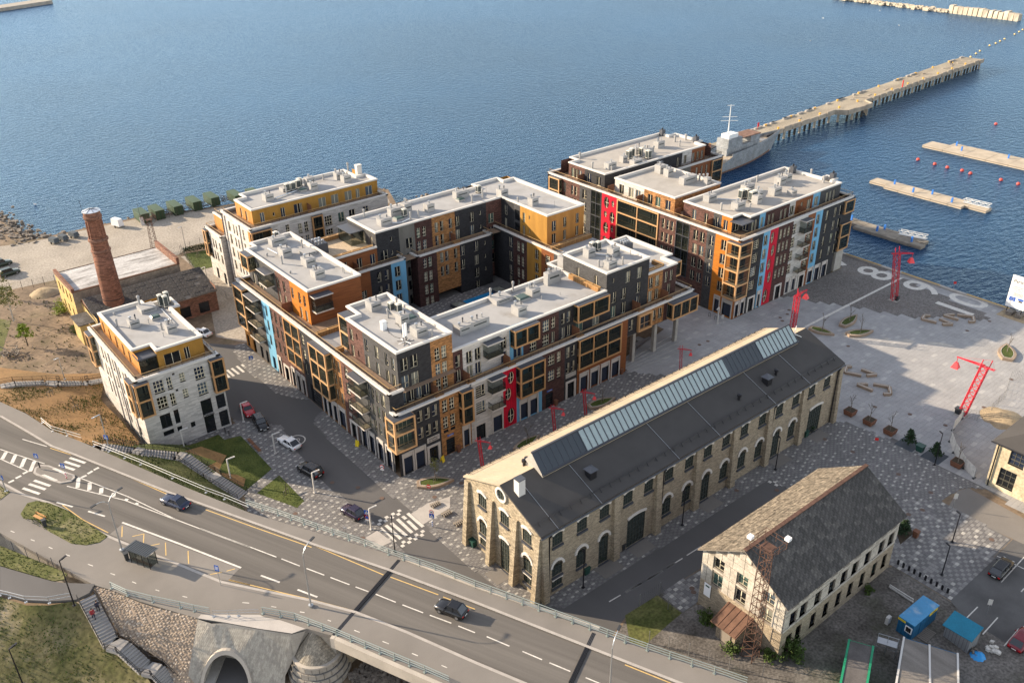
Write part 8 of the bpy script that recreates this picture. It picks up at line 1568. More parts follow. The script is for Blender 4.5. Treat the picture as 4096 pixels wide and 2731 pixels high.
car('dark green estate parked on the parking lot at the right',*(105.19,28.4,0.4)[:2],.03,R(2),4.7,1.8,1.5,'car_black','suv','parked_car',None);car('dark red car cut off by the right picture edge',*(94.85,21.17,0.4)[:2],.03,R(2),4.4,1.8,1.5,'car_maroon','hatch','parked_car',None);car('dark green off roader at the left edge of the gravel yard, front one',*(27.53,220.91,0.4)[:2],.01,R(10),4.6,1.9,1.8,'car_green','suv','parked_car',None);car('dark green off roader at the left edge of the gravel yard, rear one',*(27.37,227.85,0.4)[:2],.01,R(10),4.6,1.9,1.8,'car_green','suv','parked_car',None)
# trailers and containers in the yard
mat('container_green',(.035,.062,.03),.6,.2,.5,kind='seam',bump=.4,fine=.2,stain=.3,stainc=(.07,.05,.03));mat('tarp_grey',(.07,.085,.10),.6,.15,1)
def trailer(label,b,m,L_,H_):
    x,y=b[:2];t=thing('car_trailer',label,'trailer',(x,y,0),R(-70),local=True,group='covered trailers in the gravel yard' if m == 'tarp_grey' else None);part('cover',MB().hexa([(-L_/2,-.8,.5),(L_/2,-.8,.5),(L_/2,.8,.5),(-L_/2,.8,.5)],[(-L_/2 + .15,-.65,H_),(L_/2 - .3,-.65,H_),(L_/2 - .3,.65,H_),(-L_/2 + .15,.65,H_)]),m,t);part('drawbar',MB().bar((L_/2,0,.45),(L_/2 + 1.2,0,.4),.1,.1),'bin_dark',t)
    for s_ in (-1,1): part('wheel',MB().tube((0,s_*.82,.3),(0,s_*.98,.3),.3,12),'tyre',t)
trailer('grey covered trailer at the yard edge, leftmost of three',(41.0,234.6),'tarp_grey',2.6,1.5);trailer('grey covered trailer in the middle of three',(43.3,235.0),'tarp_grey',2.6,1.5);trailer('grey covered trailer behind the chimney top, rightmost of three',(46.0,235.5),'tarp_grey',2.6,1.5);trailer('white covered trailer right of the chimney top',(57.0,235.6),'car_white',3.2,2.3)
mat('container_top',(.06,.095,.055),.6,.2,.6,fine=.1)
def container(label,x,y,rz=0.0):
    t=thing('shipping_container',label,'container',(x,y,0),rz,local=True,group='dark green containers along the shore');part('shell',MB().box(-1.2,1.2,0,6.0,.12,2.55),'container_green',t);part('roof',MB().box(-1.22,1.22,-.02,6.02,2.55,2.6),'container_top',t)
    for s_ in (-1,1): part('door',MB().box(s_*.04,s_*1.16,-.06,-.005,.2,2.45),'container_green',t);part('lock_bar',MB().tube((s_*.5,-.1,.25),(s_*.5,-.1,2.4),.03,5),'rust_steel',t)
for k,(x,lb) in enumerate(((63.6,'green container with a pale board leaning on it, first of the shore row'),(67.6,'green container second in the shore row'),(72.6,'green container third in the shore row, beside scrap heaps'),(77.9,'green container fourth in the shore row'),(83.0,'green container fifth in the shore row'),(88.8,'green container sixth in the shore row, half behind the white block'),(93.4,'green container seventh and last in the shore row'))):
    container(lb,x,233.2 if k < 5 else (234.5 if k == 5 else 232.5) - 4)
link('leaning_board',mesh('leaning_board',MB().hexa([(62.0,232.3,0),(62.9,232.2,0),(62.9,232.3,0),(62.0,232.4,0)],[(62.0,233,2.0),(62.9,233,2.0),(62.9,233.1,2),(62.0,233.1,2)]),'pale_frame'),None,label='pale board leaning against the first green container',category='board')
sc_=MB();flat('scrap',(.12,.10,.09),.7,.3)
for x in (70.3,75.2,80.4,85.9):
    for _ in range(60): a=Vector((x + rnd.gauss(0,.9),236 + rnd.gauss(0,1.4),rnd.uniform(0,1.1)));sc_.bar(a,a + Vector((rnd.uniform(-1,1),rnd.uniform(-1,1),rnd.uniform(-.4,.6))),.1,.08)
struct('scrap_heaps',sc_,'scrap',kind='stuff')
bt=thing('boat_shed_frame','rusty open steel frame like a boat wreck on the shore','wreck',(102,222,0));mb=MB()
for k in range(6): x=99 + k*1.2;mb.bar((x,219,.2),(x,220.5,2.6),.15,.15);mb.bar((x,223,.2),(x,221.6,2.6),.15,.15);mb.bar((x,220.5,2.6),(x,221.6,2.6),.15,.15)
mb.bar((99,219,1.2),(105,219,1.2),.15,1.6);part('frame',mb,'rust_steel',bt)
# work yard: site cabins
mat('cabin_blue',(.012,.10,.21),.5,.12,.6,kind='seam',fine=.05);mat('cabin_roof',(.07,.26,.47),.6,.12,.8,fine=.1,stain=.7,stainc=(.42,.46,.5));mat('shed_grey',(.22,.225,.23),.6,.1,.6,kind='seam');mat('shed_roof',(.012,.17,.27),.5,.1,1);mat('cabin_green',(.02,.26,.13),.5,.1,1);mat('roof_felt',(.12,.11,.105),.9,.25,.5,fine=.2,stain=.5,stainc=(.07,.065,.06));mat('roof_felt_warm',(.20,.18,.16),.9,.2,.5,fine=.15,wide=(3,.3,1))
def quadbox(t,name,pts,z0,z1,m): return part(name,MB().prism(pts,z0,z1),m,t)
c=thing('site_cabin','blue site container with worn pale blue roof and yellow labels','site cabin',(84.9,31.68,0));pr=[(85.04,31.72),(84.93,29.73),(90.32,29.56),(90.38,31.59)];quadbox(c,'shell',pr,.15,2.5,'cabin_blue');quadbox(c,'roof',offset(pr,.06),2.5,2.62,'cabin_roof')
a,b_,d=Vector(pr[0]),Vector(pr[1]),Vector(pr[2]);u=(b_ - a).normalized();nrm=Vector((u.y,-u.x));nrm=nrm if nrm.dot(a - d) > 0 else -nrm;p=a.lerp(b_,.72)
o=part('window',MB().bar((*(p - u*.45 + nrm*.03),1.5),(*(p + u*.45 + nrm*.03),1.5),.06,.95),'white',c);part('pane',MB().bar((*(p - u*.32 + nrm*.06),1.5),(*(p + u*.32 + nrm*.06),1.5),.03,.7),'glass_dark',o);p2=a.lerp(b_,.2);part('label_plate',MB().bar((*(p2 - u*.5 + nrm*.02),2.25),(*(p2 + u*.5 + nrm*.02),2.25),.04,.28),'sign_yellow',c)
v=(d - b_).normalized();n2=Vector((v.y,-v.x));n2=n2 if n2.dot(b_ - a) > 0 else -n2;q=b_ + v*((d - b_).length*.8);part('label_plate',MB().bar((*(q - v*.9 + n2*.02),2.2),(*(q + v*.9 + n2*.02),2.2),.04,.4),'sign_yellow',c)
part('door',MB().bar((*(b_ + v*1.6 + n2*.02),1.15),(*(b_ + v*2.5 + n2*.02),1.15),.04,2.0),'cabin_blue',c)
for (pp,aa,w_) in ((p2,math.atan2(u.y,u.x),.5),(q,math.atan2(v.y,v.x),.9)):
    nn_=nrm if pp is p2 else n2;b0=BASE[c.name];text('lettering','Ramirent',.2 if pp is p2 else .3,(pp.x + nn_.x*.045 - b0[0],pp.y + nn_.y*.045 - b0[1],(2.25 if pp is p2 else 2.2) - b0[2]),aa if pp is not p2 else math.atan2(u.y,u.x),'pole_black',math.pi/2,.002,c)
c=thing('tool_shed','grey corrugated shed with a turquoise lean roof','shed',(89.22,28.07,0));ps=[(88.7,27.86),(88.18,24.36),(90.74,24.22),(91.25,27.36)];quadbox(c,'wall',offset(ps,-.15),0,2.0,'shed_grey');rp=[(88.15,27.87),(88.24,24.3),(91.1,24.37),(91.13,27.96)];part('roof',MB().hexa([(*rp[0],2.05),(*rp[1],2.05),(*rp[2],2.4),(*rp[3],2.4)],[(*rp[0],2.13),(*rp[1],2.13),(*rp[2],2.48),(*rp[3],2.48)]),'shed_roof',c)
c=thing('site_office','dark felt roofed site office with bright green edges','site cabin',(77.45,33.61,0));pg=[(77.14,33.54),(78.38,31.19),(72.58,28.49),(70.31,30.38)];quadbox(c,'wall',pg,0,2.55,'cabin_green');quadbox(c,'roof',offset(pg,-.14),2.55,2.6,'roof_felt');[part('roof_edge',MB().bar((*pg[i],2.6),(*pg[j],2.6),.25,.16),'cabin_green',c) for i,j in ((0,3),(1,2))]
c=thing('site_office','warm grey felt roofed twin site office with blue wall and pale edges','site cabin',(84.91,30.52,0));pg=[(82.36,29.62),(84.83,24.4),(80.32,22.03),(75.04,26.44)];quadbox(c,'wall',pg,0,2.55,'cabin_blue');quadbox(c,'roof',offset(pg,-.14),2.55,2.6,'roof_felt_warm');m0,m1=Vector(pg[0]).lerp(Vector(pg[1]),.48),Vector(pg[3]).lerp(Vector(pg[2]),.55)
for p,q in ((pg[0],pg[3]),(pg[1],pg[2]),(tuple(m0),tuple(m1))): part('roof_edge',MB().bar((*p,2.62),(*q,2.62),.22,.14),'lamp_glass',c)
t=thing('scaffold_stairs','light metal scaffold stair between the two site offices','scaffold',(81,30.64,0));mb=MB();p,q=Vector((80.05,31.58,2.4)),Vector((81,29.57,2.4))
for z in (1.2,2.2,3.2): mb.tube((p.x,p.y,z),(q.x,q.y,z),.04,5)
for f in (0,.5,1): x=p.lerp(q,f);mb.tube((x.x,x.y,0),(x.x,x.y,3.2),.04,5)
mb.bar((p.x,p.y,2.2),(q.x,q.y,2.2),1.0,.05);part('frame',mb,'steel',t)
def pile(name,label,cat,b,n,r,m,s_=.35):
    mb=MB()
    for _ in range(n): rock(mb,b[0] + rnd.gauss(0,r*.5),b[1] + rnd.gauss(0,r*.5),rnd.uniform(.05,r*.6),s_)
    solo(name,mb,m,label,cat,loc=(b[0],b[1],0))
mat('sand',(.36,.28,.18),.95,.2,1,fine=.3,bump=.4);flat('tarp_blue',(.02,.28,.65),.5)
def heap(name,label,b,r,h,m,cat='heap',n=24):
    mb=MB();rings=[]
    for j in range(5):
        f=j/5;rings.append(mb.V(*[(b[0] + r*(1 - f)*math.cos(6.283*k/n)*rnd.uniform(.85,1.1),b[1] + r*(1 - f)*math.sin(6.283*k/n)*rnd.uniform(.85,1.1),h*(1 - (1 - f) ** 2)*rnd.uniform(.85,1.05) if j else .01) for k in range(n)]))
    for a,b2_ in zip(rings,rings[1:]):
        for k in range(n): mb.F((a + k,a + (k + 1) % n,b2_ + (k + 1) % n,b2_ + k))
    mb.F([rings[-1] + k for k in range(n)]);solo(name,mb,m,label,cat,loc=(b[0],b[1],0),smooth=True)
heap('sand_heap','low sand heap behind the temporary fence at the right',(141.62,44.89,0),3.6,.9,'sand');heap('tarp_heap','rubbish pile under a bright blue tarp by the tool shed',(88.95,23.46,0),.9,.6,'tarp_blue');heap('sand_heap','sandy soil heap beside the yellow plaster wall',(31.01,204.73,0),3.2,1.1,'sand');pile('rubble_pile','small heap of rubble and white bags near the parking edge','rubble',(91.28,22.72,0),14,.7,'paint_white');pile('rubble_pile','small pile of dark debris at the end of the blue cabin rails','rubble',(89.17,24.04,0),16,.8,'rubble',.25)
p,q=Vector((91.25,36.23,0)),Vector((91.06,32.81,0));solo('pipe_bundle',MB().tube((*p[:2],.15),(*q[:2],.15),.12,8).tube((p.x + .3,p.y + .1,.15),(q.x + .4,q.y + .2,.15),.12,8).tube((p.x + .1,p.y,.36),(q.x + .2,q.y + .1,.36),.1,8),'lamp_glass','bundle of long white pipes lying behind the blue cabin','pipes')
p=(85.49,33.07,0);t=thing('meter_box','small pale electric cabinet on the dark gravel','cabinet',p);part('body',MB().box(p[0] - .35,p[0] + .35,p[1] - .2,p[1] + .2,0,1.1),'lamp_glass',t);part('door',MB().box(p[0] - .3,p[0] + .3,p[1] - .22,p[1] - .2,.15,1.0),'white',t)
pal=(87.34,29.06,0);t=thing('pallet_walk','slatted wooden pallet walkway beside the blue cabin','pallet',(*pal[:2],.05));[part('slat',MB().box(pal[0] - 1.2 + .3*k,pal[0] - 1.0 + .3*k,pal[1] - .7,pal[1] + .7,.05,.14),'old_wood',t) for k in range(8)]
# billboard
p=(180.88,61.35,0);bb=thing('billboard','tall white project billboard on black frame at the quay','billboard',(p[0],p[1],0));bx0,by0=p[0],p[1];part('panel',MB().box(bx0 - .05,bx0 + .05,by0 - 1.7,by0 + 2.0,1.7,8.6),'white',bb);fr_=MB()
for y_ in (by0 - 1.3,by0 + 1.5): fr_.bar((bx0 + .1,y_,0),(bx0 + .1,y_,8),.14,.14);fr_.bar((bx0 + 2.2,y_,0),(bx0 + .1,y_,5),.12,.12)
part('frame',fr_,'pole_black',bb);part('ballast',MB().box(bx0 - .6,bx0 + 1.6,by0 - 1.6,by0 - .5,.0,.8).box(bx0 - .6,bx0 + 1.6,by0 + .2,by0 + 1.4,.0,.8),'rubble',bb);sheet('sand_pad',[(bx0 - 2,by0 - 3),(bx0 + 3,by0 - 3),(bx0 + 3,by0 + 2.5),(bx0 - 2,by0 + 2.5)],.05,'sand')
for s_,z,sz,mm in (('Partner',7.4,.95,'pole_black'),('PROJEKTEERIMINE',6.2,.3,'bin_dark'),('NOBLESSNERI SADAM',5.8,.3,'bin_dark'),('2014-2020',5.4,.3,'bin_dark')): text('lettering',s_,sz,(-.07,.15,z),-math.pi/2,mm,math.pi/2,.004,bb,.01 if sz > .5 else 0)
lm=MB()
for k in range(5): lm.box(bx0 - .065,bx0 - .052,by0 - .9,by0 + 1.3 - .2*(k % 3),4.95 - .17*k,5.02 - .17*k)
part('text_line',lm,'bin_dark',bb);part('flag_panel',MB().box(bx0 - .065,bx0 - .052,by0 + .35,by0 + 1.6,3.1,4.0),'sign_blue',bb);st_r=MB()
for k in range(12): a=6.283*k/12;st_r.box(bx0 - .07,bx0 - .066,by0 + .97 + .28*math.cos(a) - .035,by0 + .97 + .28*math.cos(a) + .035,3.55 + .28*math.sin(a) - .035,3.55 + .28*math.sin(a) + .035)
part('flag_star',st_r,'sign_yellow',bb);part('logo',MB().box(bx0 - .065,bx0 - .052,by0 - 1.2,by0 - .1,3.55,4.0),'sign_blue',bb);part('logo',MB().box(bx0 - .065,bx0 - .052,by0 - 1.0,by0 - .3,3.2,3.5),'pole_black',bb)
fn=(70.2,38.3);t_=MB();wp=MB();sbox(wp,'W',70.2,48.6,49.6,.08,.14,2.2,4.2);o=part('notice_board',wp,'white',wh);wp=MB();sbox(wp,'W',70.2,48.8,49.4,.145,.15,3.7,3.95);part('notice_logo',wp,'bin_green',o)
# ================================================================== people
flat('skin',(.48,.30,.22),.7);flat('cloth_red',(.25,.025,.03),.9);flat('cloth_navy',(.02,.022,.04),.9);flat('cloth_black',(.012,.012,.014),.9);flat('hair',(.03,.02,.015),.9);flat('cloth_yellow',(.7,.4,.02),.9)
def person(label,x,y,z,rz,top,legs,group=None):
    V_=[((0,0,.95),.14),((0,0,1.15),.15),((0,0,1.38),.16),((0,0,1.5),.065),((0,.01,1.57),.06),((.02,0,1.66),.105),((.01,0,1.75),.08),((0,.19,1.42),.07),((-.04,.25,1.15),.055),((.08,.24,.93),.042),((.12,.24,.84),.04),((0,-.19,1.42),.07),((.05,-.25,1.15),.055),((.14,-.2,.98),.042),((.2,-.17,.94),.04),((.02,.1,.88),.1),((.16,.1,.5),.07),((.06,.1,.1),.05),((.2,.1,.04),.045),((-.02,-.1,.88),.1),((-.05,-.1,.5),.07),((-.22,-.1,.14),.05),((-.1,-.1,.05),.045)]
    E_=[(0,1),(1,2),(2,3),(3,4),(4,5),(5,6),(2,7),(7,8),(8,9),(9,10),(2,11),(11,12),(12,13),(13,14),(0,15),(15,16),(16,17),(17,18),(0,19),(19,20),(20,21),(21,22)]
    me=D.meshes.new('person');me.from_pydata([v for v,_ in V_],E_,[]);o=D.objects.new('person',me);COL.objects.link(o);sk=o.modifiers.new('skin','SKIN');o.modifiers.new('sub','SUBSURF').levels=2
    for k,(_,r) in enumerate(V_): me.skin_vertices[0].data[k].radius=(r,r)
    me.skin_vertices[0].data[0].use_root=True;bpy.context.view_layer.update();m2=D.meshes.new_from_object(o.evaluated_get(bpy.context.evaluated_depsgraph_get()));D.objects.remove(o)
    m2.materials.clear()
    for n_ in (top,legs,'skin','cloth_black'): m2.materials.append(MATS[n_])
    for p_ in m2.polygons:
        c=p_.center;p_.material_index=3 if c.z < .1 else 1 if c.z < .9 and abs(c.y) < .19 else 2 if c.z > 1.5 or (abs(c.y) > .15 and c.z < .95) else 0;p_.use_smooth=True
    o=D.objects.new('person',m2);COL.objects.link(o);o.location=(x,y,z);o.rotation_euler=(0,0,rz);o['label']=label;o['category']='person';BASE[o.name]=(0,0,0)
    if group: o['group']=group
    hm=MB().lathe((.0,0),[(.1,1.66),(.115,1.72),(.1,1.78),(.04,1.82)],10);part('hair',hm,'hair',o,True);f_=MB()
    for s_ in (-1,1): f_.box(.105,.125,s_*.03 - .012,s_*.03 + .012,1.67,1.685)
    part('eyes',f_,'cloth_black',o);part('nose',MB().hexa([(.11,-.012,1.63),(.145,-.012,1.63),(.145,.012,1.63),(.11,.012,1.63)],[(.11,-.008,1.67),(.12,-.008,1.67),(.12,.008,1.67),(.11,.008,1.67)]),'skin',o)
    for s_ in (-1,1):
        h_=MB();b_=Vector((.12,.24,.84)) if s_ > 0 else Vector((.2,-.17,.94))
        for k in range(4): h_.tube(b_ + Vector((-.02 + .015*k,.02*s_,-.02)),b_ + Vector((.0 + .02*k,.02*s_,-.1 + .008*abs(k - 1.5))),.009,5)
        h_.tube(b_ + Vector((.03,0,0)),b_ + Vector((.07,0,-.05)),.01,5);part('hand',h_,'skin',o)
    return o
q0,q1=Vector((9.26,94.42,6.3)),Vector((9.56,87.94,3.7));dd=Vector((q1.x - q0.x,q1.y - q0.y,0));hd=math.atan2(dd.y,dd.x)
for f,off,lb,a,b_ in ((.44,-.35,'person in a red jacket walking down the stairs','cloth_red','cloth_navy'),(.36,.45,'person in a dark jacket walking down the stairs','cloth_navy','cloth_black')):
    c=q0.lerp(q1,f);n_=Vector((-dd.y,dd.x,0)).normalized()*off;k=int(f*16);zz=6.3 + (3.7 - 6.3)*(k + 1)/16;person(lb,c.x + n_.x,c.y + n_.y,zz,hd,a,b_)
pp=(395.1,186.17,2);person('person in dark clothes standing on the far end of the pier',pp[0],pp[1],2.05,1.0,'cloth_black','cloth_black');pp=(395.18,185.47,2);person('person in a yellow jacket standing on the far end of the pier',pp[0],pp[1],2.05,2.0,'cloth_yellow','cloth_navy')
# ================================================================== trees and shrubs on the left
def tree(label,b,h,n,leaf,bark='bark_pale',s=.16,name='birch_tree'):
    t=thing(name,label,'tree',b);x,y,z=b;mb=MB();tips=[];p=Vector(b);lean=Vector((rnd.uniform(-.04,.04),rnd.uniform(-.04,.04),1)).normalized();mb.tube(p,p + lean*h*.9,.14,7,r2=.03,cap=False)
    for k in range(16):
        f=.25 + .65*k/16;a=k*2.4;d=Vector((math.cos(a),math.sin(a),rnd.uniform(.5,1.1))).normalized();branchy(mb,p + lean*h*f,d,h*.22*(1.15 - f),.05*(1.1 - f),2,tips)
    part('trunk',mb,bark,t);l_=MB();leaves(l_,tips,n,h*.035,s);part('crown',l_,leaf,t)
tree('slender spring birch with sparse leaves at the left edge by the fence',(22.28,193.92,0.2),8.5,900,'leaf_olive');tree('thin birch at the very left edge',(22.94,208.62,0.3),7.0,700,'leaf_olive');tree('small bright lime green shrub tree on the rough ground',(21.74,180.22,0.3),5.0,1500,'leaf_bright','bark',.14,'lime_tree')
bush('yellow green bush climbing at the foot of the yellow plaster wall',*(31.36,192.08,0)[:2],0,2.0,900,'leaf_bright');bush('low green bush beside the lean-to of the ruin',*(30.88,179.89,0)[:2],0,1.5,500);bush('bright green bush at the foot of the rusty mast',*(67.12,42.68,0)[:2],0,1.1,500,'leaf_bush');bush('dark green thicket at the warehouse corner',*(72.45,38.01,0)[:2],0,2.0,1600,'leaf_bush');bush('low green undergrowth along the warehouse gable',*(68.75,47.55,0)[:2],0,1.2,700,'leaf_bush');bush('small weed clump by the corner of the warehouse wall',*(69.81,39.11,0)[:2],0,1.0,500,'leaf_bush');bush('lone weed clump on the dark gravel',*(88.54,37.46,0)[:2],0,.7,250,'leaf_bush')
hg=thing('hedge','row of young dark conifers behind the lawn by the water','hedge',(63.51,206.64,0));hp,hq=Vector((63.62,206.55,0)),Vector((70,205.18,0))
for k in range(16): c=hp.lerp(hq,k/15);l_=MB();leaves(l_,[Vector((c.x,c.y,.3 + .18*j)) for j in range(7)],70,.16,.14);part('conifer',l_,'leaf_dark',hg)
for lb,b,n in (('staked sapling on the triangular lawn',(39.7,104.35,0),0),('staked sapling low on the straw slope',(23.71,137.23,2.9),0),('staked sapling in the middle of the straw slope',(21.1,142.12,4.2),0),('staked sapling near the top of the straw slope',(19.02,149.38,4.4),0),('staked sapling on the lawn by the water',(65.04,201.68,0),0)): t=thing('young_tree',lb,'tree',b);sapling(t,*b,3.4,n)
# grass tufts over banks and verges, dry branches on the rough ground
gt=MB()
def tufts(obname,n,s,k=0):
    for ob in [o for o in D.objects if o.name.split('.')[0] == obname]:
        tr_=tris(ob);ar=[abs((b_[0] - a[0])*(c[1] - a[1]) - (c[0] - a[0])*(b_[1] - a[1]))/2 for a,b_,c in tr_]
        nz=[i for i in range(len(tr_)) if ar[i] > .01];tot=sum(ar[i] for i in nz)
        for i in rnd.choices(nz,[ar[i] for i in nz],k=int(min(n,tot*14))):
            a,b_,c=map(Vector,tr_[i]);u,v=rnd.random(),rnd.random()
            if u + v > 1: u,v=1 - u,1 - v
            p=a + (b_ - a)*u + (c - a)*v
            nzv=(b_ - a).cross(c - a)
            if abs(nzv.normalized().z) < .4: continue
            if math.sin(p.x*.55 + 1.3*math.sin(p.y*.4)) + math.sin(p.y*.7 - p.x*.3) + rnd.gauss(0,.9) < k: continue
            d=Vector((rnd.uniform(-.4,.4),rnd.uniform(-.4,.4),1))*s*rnd.uniform(.5,1.3);w_=Vector((rnd.uniform(-1,1),rnd.uniform(-1,1),0)).normalized()*s*.5;gt.poly([p - w_,p + w_,p + d],rnd.choice((0,0,1)))
tufts('grass_bank',6000,.22,.2);tufts('verge',2500,.16,-1.5);tufts('lawn',3000,.1,-2)
o=struct('grass_tufts',gt,['leaf_bush','leaf_olive'],kind='stuff');o['label']='loose grass tufts over the banks and verges';o['category']='grass'
wd=MB()
for _ in range(150): a=Vector((rnd.uniform(2,32),rnd.uniform(158,200),.1));wd.bar(a,a + Vector((rnd.uniform(-1.5,1.5),rnd.uniform(-1.5,1.5),rnd.uniform(0,.4))),.06,.05)
lp=(18.12,178.84,0.1)
for _ in range(40): a=Vector((lp[0] + rnd.gauss(0,1.0),lp[1] + rnd.gauss(0,1.0),rnd.uniform(.1,1.0)));wd.bar(a,a + Vector((rnd.uniform(-1.3,1.3),rnd.uniform(-1.3,1.3),rnd.uniform(-.1,.6))),.14,.14)
o=struct('dead_wood',wd,'old_wood',kind='stuff');rg_=MB()
for _ in range(420): a=rnd.uniform(2,31);rg_.poly([(a,(yy := rnd.uniform(156,206)),.02),(a + .3,yy + .1,.02),(a + .1,yy,rnd.uniform(.2,.5))])
struct('grass_tufts',rg_,'leaf_bush',kind='stuff');sheet('rough_lawn',[(-40,150),(2,172),(16,178),(22,195),(14,207),(-40,210)],.008,'rough_grass')
# ================================================================== tunnel and cone under the road
tn=thing('road_tunnel','corrugated arch tunnel mouth with pale concrete ring in the paved slope','tunnel',(*mc,0));mb=MB()
for k in range(AN): mb.hexa([tuple(arch(rr_*.97,-.32,k)),tuple(arch(rr_*1.1,-.32,k)),tuple(arch(rr_*1.1,-.32,k + 1)),tuple(arch(rr_*.97,-.32,k + 1))],[tuple(arch(rr_*.97,.5,k)),tuple(arch(rr_*1.1,.5,k)),tuple(arch(rr_*1.1,.5,k + 1)),tuple(arch(rr_*.97,.5,k + 1))])
part('arch_ring',mb,'bridge_conc',tn);mb=MB()
for i in range(44):
    d0,d1=.1 + .28*i,.1 + .28*(i + 1);f0=1 - .025*(i % 2);f1=1 - .025*((i + 1) % 2)
    for k in range(AN): mb.quad(arch(rr_*.975*f0,d0,k),arch(rr_*.975*f0,d0,k + 1),arch(rr_*.975*f1,d1,k + 1),arch(rr_*.975*f1,d1,k))
part('corrugated_lining',mb,'retain',tn);part('roadway',MB().poly([(*(mc - ad_*rr_*.6 - an*2.5),.14),(*(mc + ad_*rr_*.9 - an*2.5),.14),(*(mc + ad_*rr_*.9 + an*12),.14),(*(mc - ad_*rr_*.6 + an*12),.14)]),'asphalt',tn)
part('kerb',MB().hexa([(*(mc - ad_*rr_*.95 - an*.5),.1),(*(mc - ad_*rr_*.55 - an*.5),.1),(*(mc - ad_*rr_*.55 + an*12),.1),(*(mc - ad_*rr_*.95 + an*12),.1)],[(*(mc - ad_*rr_*.95 - an*.5),.5),(*(mc - ad_*rr_*.55 - an*.5),.5),(*(mc - ad_*rr_*.55 + an*12),.5),(*(mc - ad_*rr_*.95 + an*12),.5)]),'concrete',tn)
cn_=thing('stone_cone','paved cone with stepped stone walls at the bridge abutment','retaining wall',(27.5,71.6,0));CC=Vector((28.0,72.2));nb=40
part('cone',MB().lathe(CC,[(2.75,3.0),(.1,6.25)],nb),'block_slope',cn_);ring_m=MB()
ring_m.lathe(CC,[(2.7,2.9),(3.0,2.9),(3.0,3.1),(2.7,3.14)],nb);part('cap_ring',ring_m,'bridge_conc',cn_)
bl={}
for j,(r,z0,z1) in enumerate(((2.95,2.2,2.88),(3.2,1.45,2.2),(3.45,.7,1.45),(3.7,0,.7))):
    part('tier',MB().lathe(CC,[(r - .1,z0),(r - .1,z1)],nb),'joint',cn_)
    for k in range(22):
        a0,a1=6.283*(k + .5*(j % 2))/22 + .01,6.283*(k + 1 + .5*(j % 2))/22 - .01;q=lambda rr,a,z: (CC.x + rr*math.cos(a),CC.y + rr*math.sin(a),z);part('stone_block',MB().hexa([q(r - .12,a0,z0),q(r + .02,a0,z0),q(r + .02,a1,z0),q(r - .12,a1,z0)],[q(r - .12,a0,z1 - .04),q(r + .0,a0,z1 - .04),q(r + .0,a1,z1 - .04),q(r - .12,a1,z1 - .04)]),'retain',cn_)
ab=MB();p,q=Vector((30.5,70.6)),Vector((42.5,74.8));ab.bar((*p,2.6),(*q,2.6),1.2,5.0);struct('abutment_wall',ab,'limestone');gb=MB()
for _ in range(900): f=rnd.random();rock(gb,29.6 + 4.5*rnd.random() + f,68.8 - 7*f + rnd.uniform(-.6,.6),.25,rnd.uniform(.15,.32))
struct('gabion_stones',gb,'rubble',kind='stuff')
# ================================================================== harbour
mat('pier_conc',(.34,.295,.225),.95,.25,.15,fine=.3,fscale=2.0,wide=(.25,.9,1),stain=.5,stainc=(.17,.15,.11),bump=.3);mat('pier_side',(.36,.31,.25),.95,.25,.4,fine=.25,stain=.4,stainc=(.15,.13,.1));mat('pile_dark',(.055,.05,.045),.9,.3,1);mat('pontoon',(.46,.39,.30),.95,.18,.3,fine=.2,stain=.4,stainc=(.3,.25,.2));mat('pontoon_old',(.25,.22,.18),.95,.35,.4,fine=.3,stain=.4,stainc=(.1,.09,.08))
mat('ship_grey',(.27,.285,.30),.7,.25,.5,fine=.3,fscale=2.5,stain=.6,stainc=(.22,.19,.17));mat('ship_deck',(.34,.29,.23),.9,.3,.5,fine=.2);mat('ship_rust',(.20,.12,.09),.9,.4,.8);mat('ship_dark',(.05,.05,.055),.8,.2,1)
pr_=thing('concrete_pier','long crumbling concrete pier on piles reaching far into the bay','pier',(156,168,2));PNt=[(153,174.5),(224,177.6),(416,191.5)];PSt=[(417,182.2),(312,175.9),(309.5,171.4),(293.5,171.3),(290.5,174.8),(252,172.6),(158,167.0)]
part('deck',MB().prism(PNt + PSt,1.2,2.0),'pier_conc',pr_)
for p,q in zip(PSt,PSt[1:]):
    a,b_=Vector(p),Vector(q);L_=(b_ - a).length;k=max(1,int(L_/5.2))
    for i in range(k):
        u,v=a.lerp(b_,i/k + .004),a.lerp(b_,(i + 1)/k - .004);h=rnd.uniform(.0,.35);part('edge_beam',MB().bar((*u,1.55 + h/2),(*v,1.55 + h/2),.5,1.5 + h),'pier_side',pr_)
    k=max(1,int(L_/3.0))
    for i in range(k): u=a.lerp(b_,(i + .5)/k);c=u + Vector((0,.9));part('pile',MB().tube((c.x,c.y,-4),(c.x,c.y,1.25),.42,8),'pile_dark' if i % 3 else 'pier_side',pr_)
for i in range(46):
    f=rnd.random();c=Vector(PNt[1]).lerp(Vector(PNt[2]),f);l_=rnd.uniform(1.2,5.0)
    if i < 30: part('edge_block',MB().bar((c.x - l_/2,c.y - .6 - l_*.036,2.25),(c.x + l_/2,c.y - .6 + l_*.036,2.25),.7,.5),'kerb_stone',pr_)
    else: part('broken_slab',MB().bar((c.x - l_/2,c.y - rnd.uniform(2,7),2.06),(c.x + l_/2,c.y - rnd.uniform(2,7),2.06),1.2,.14),'pier_side',pr_)
flat('bollard_yellow',(.62,.36,.06),.6)
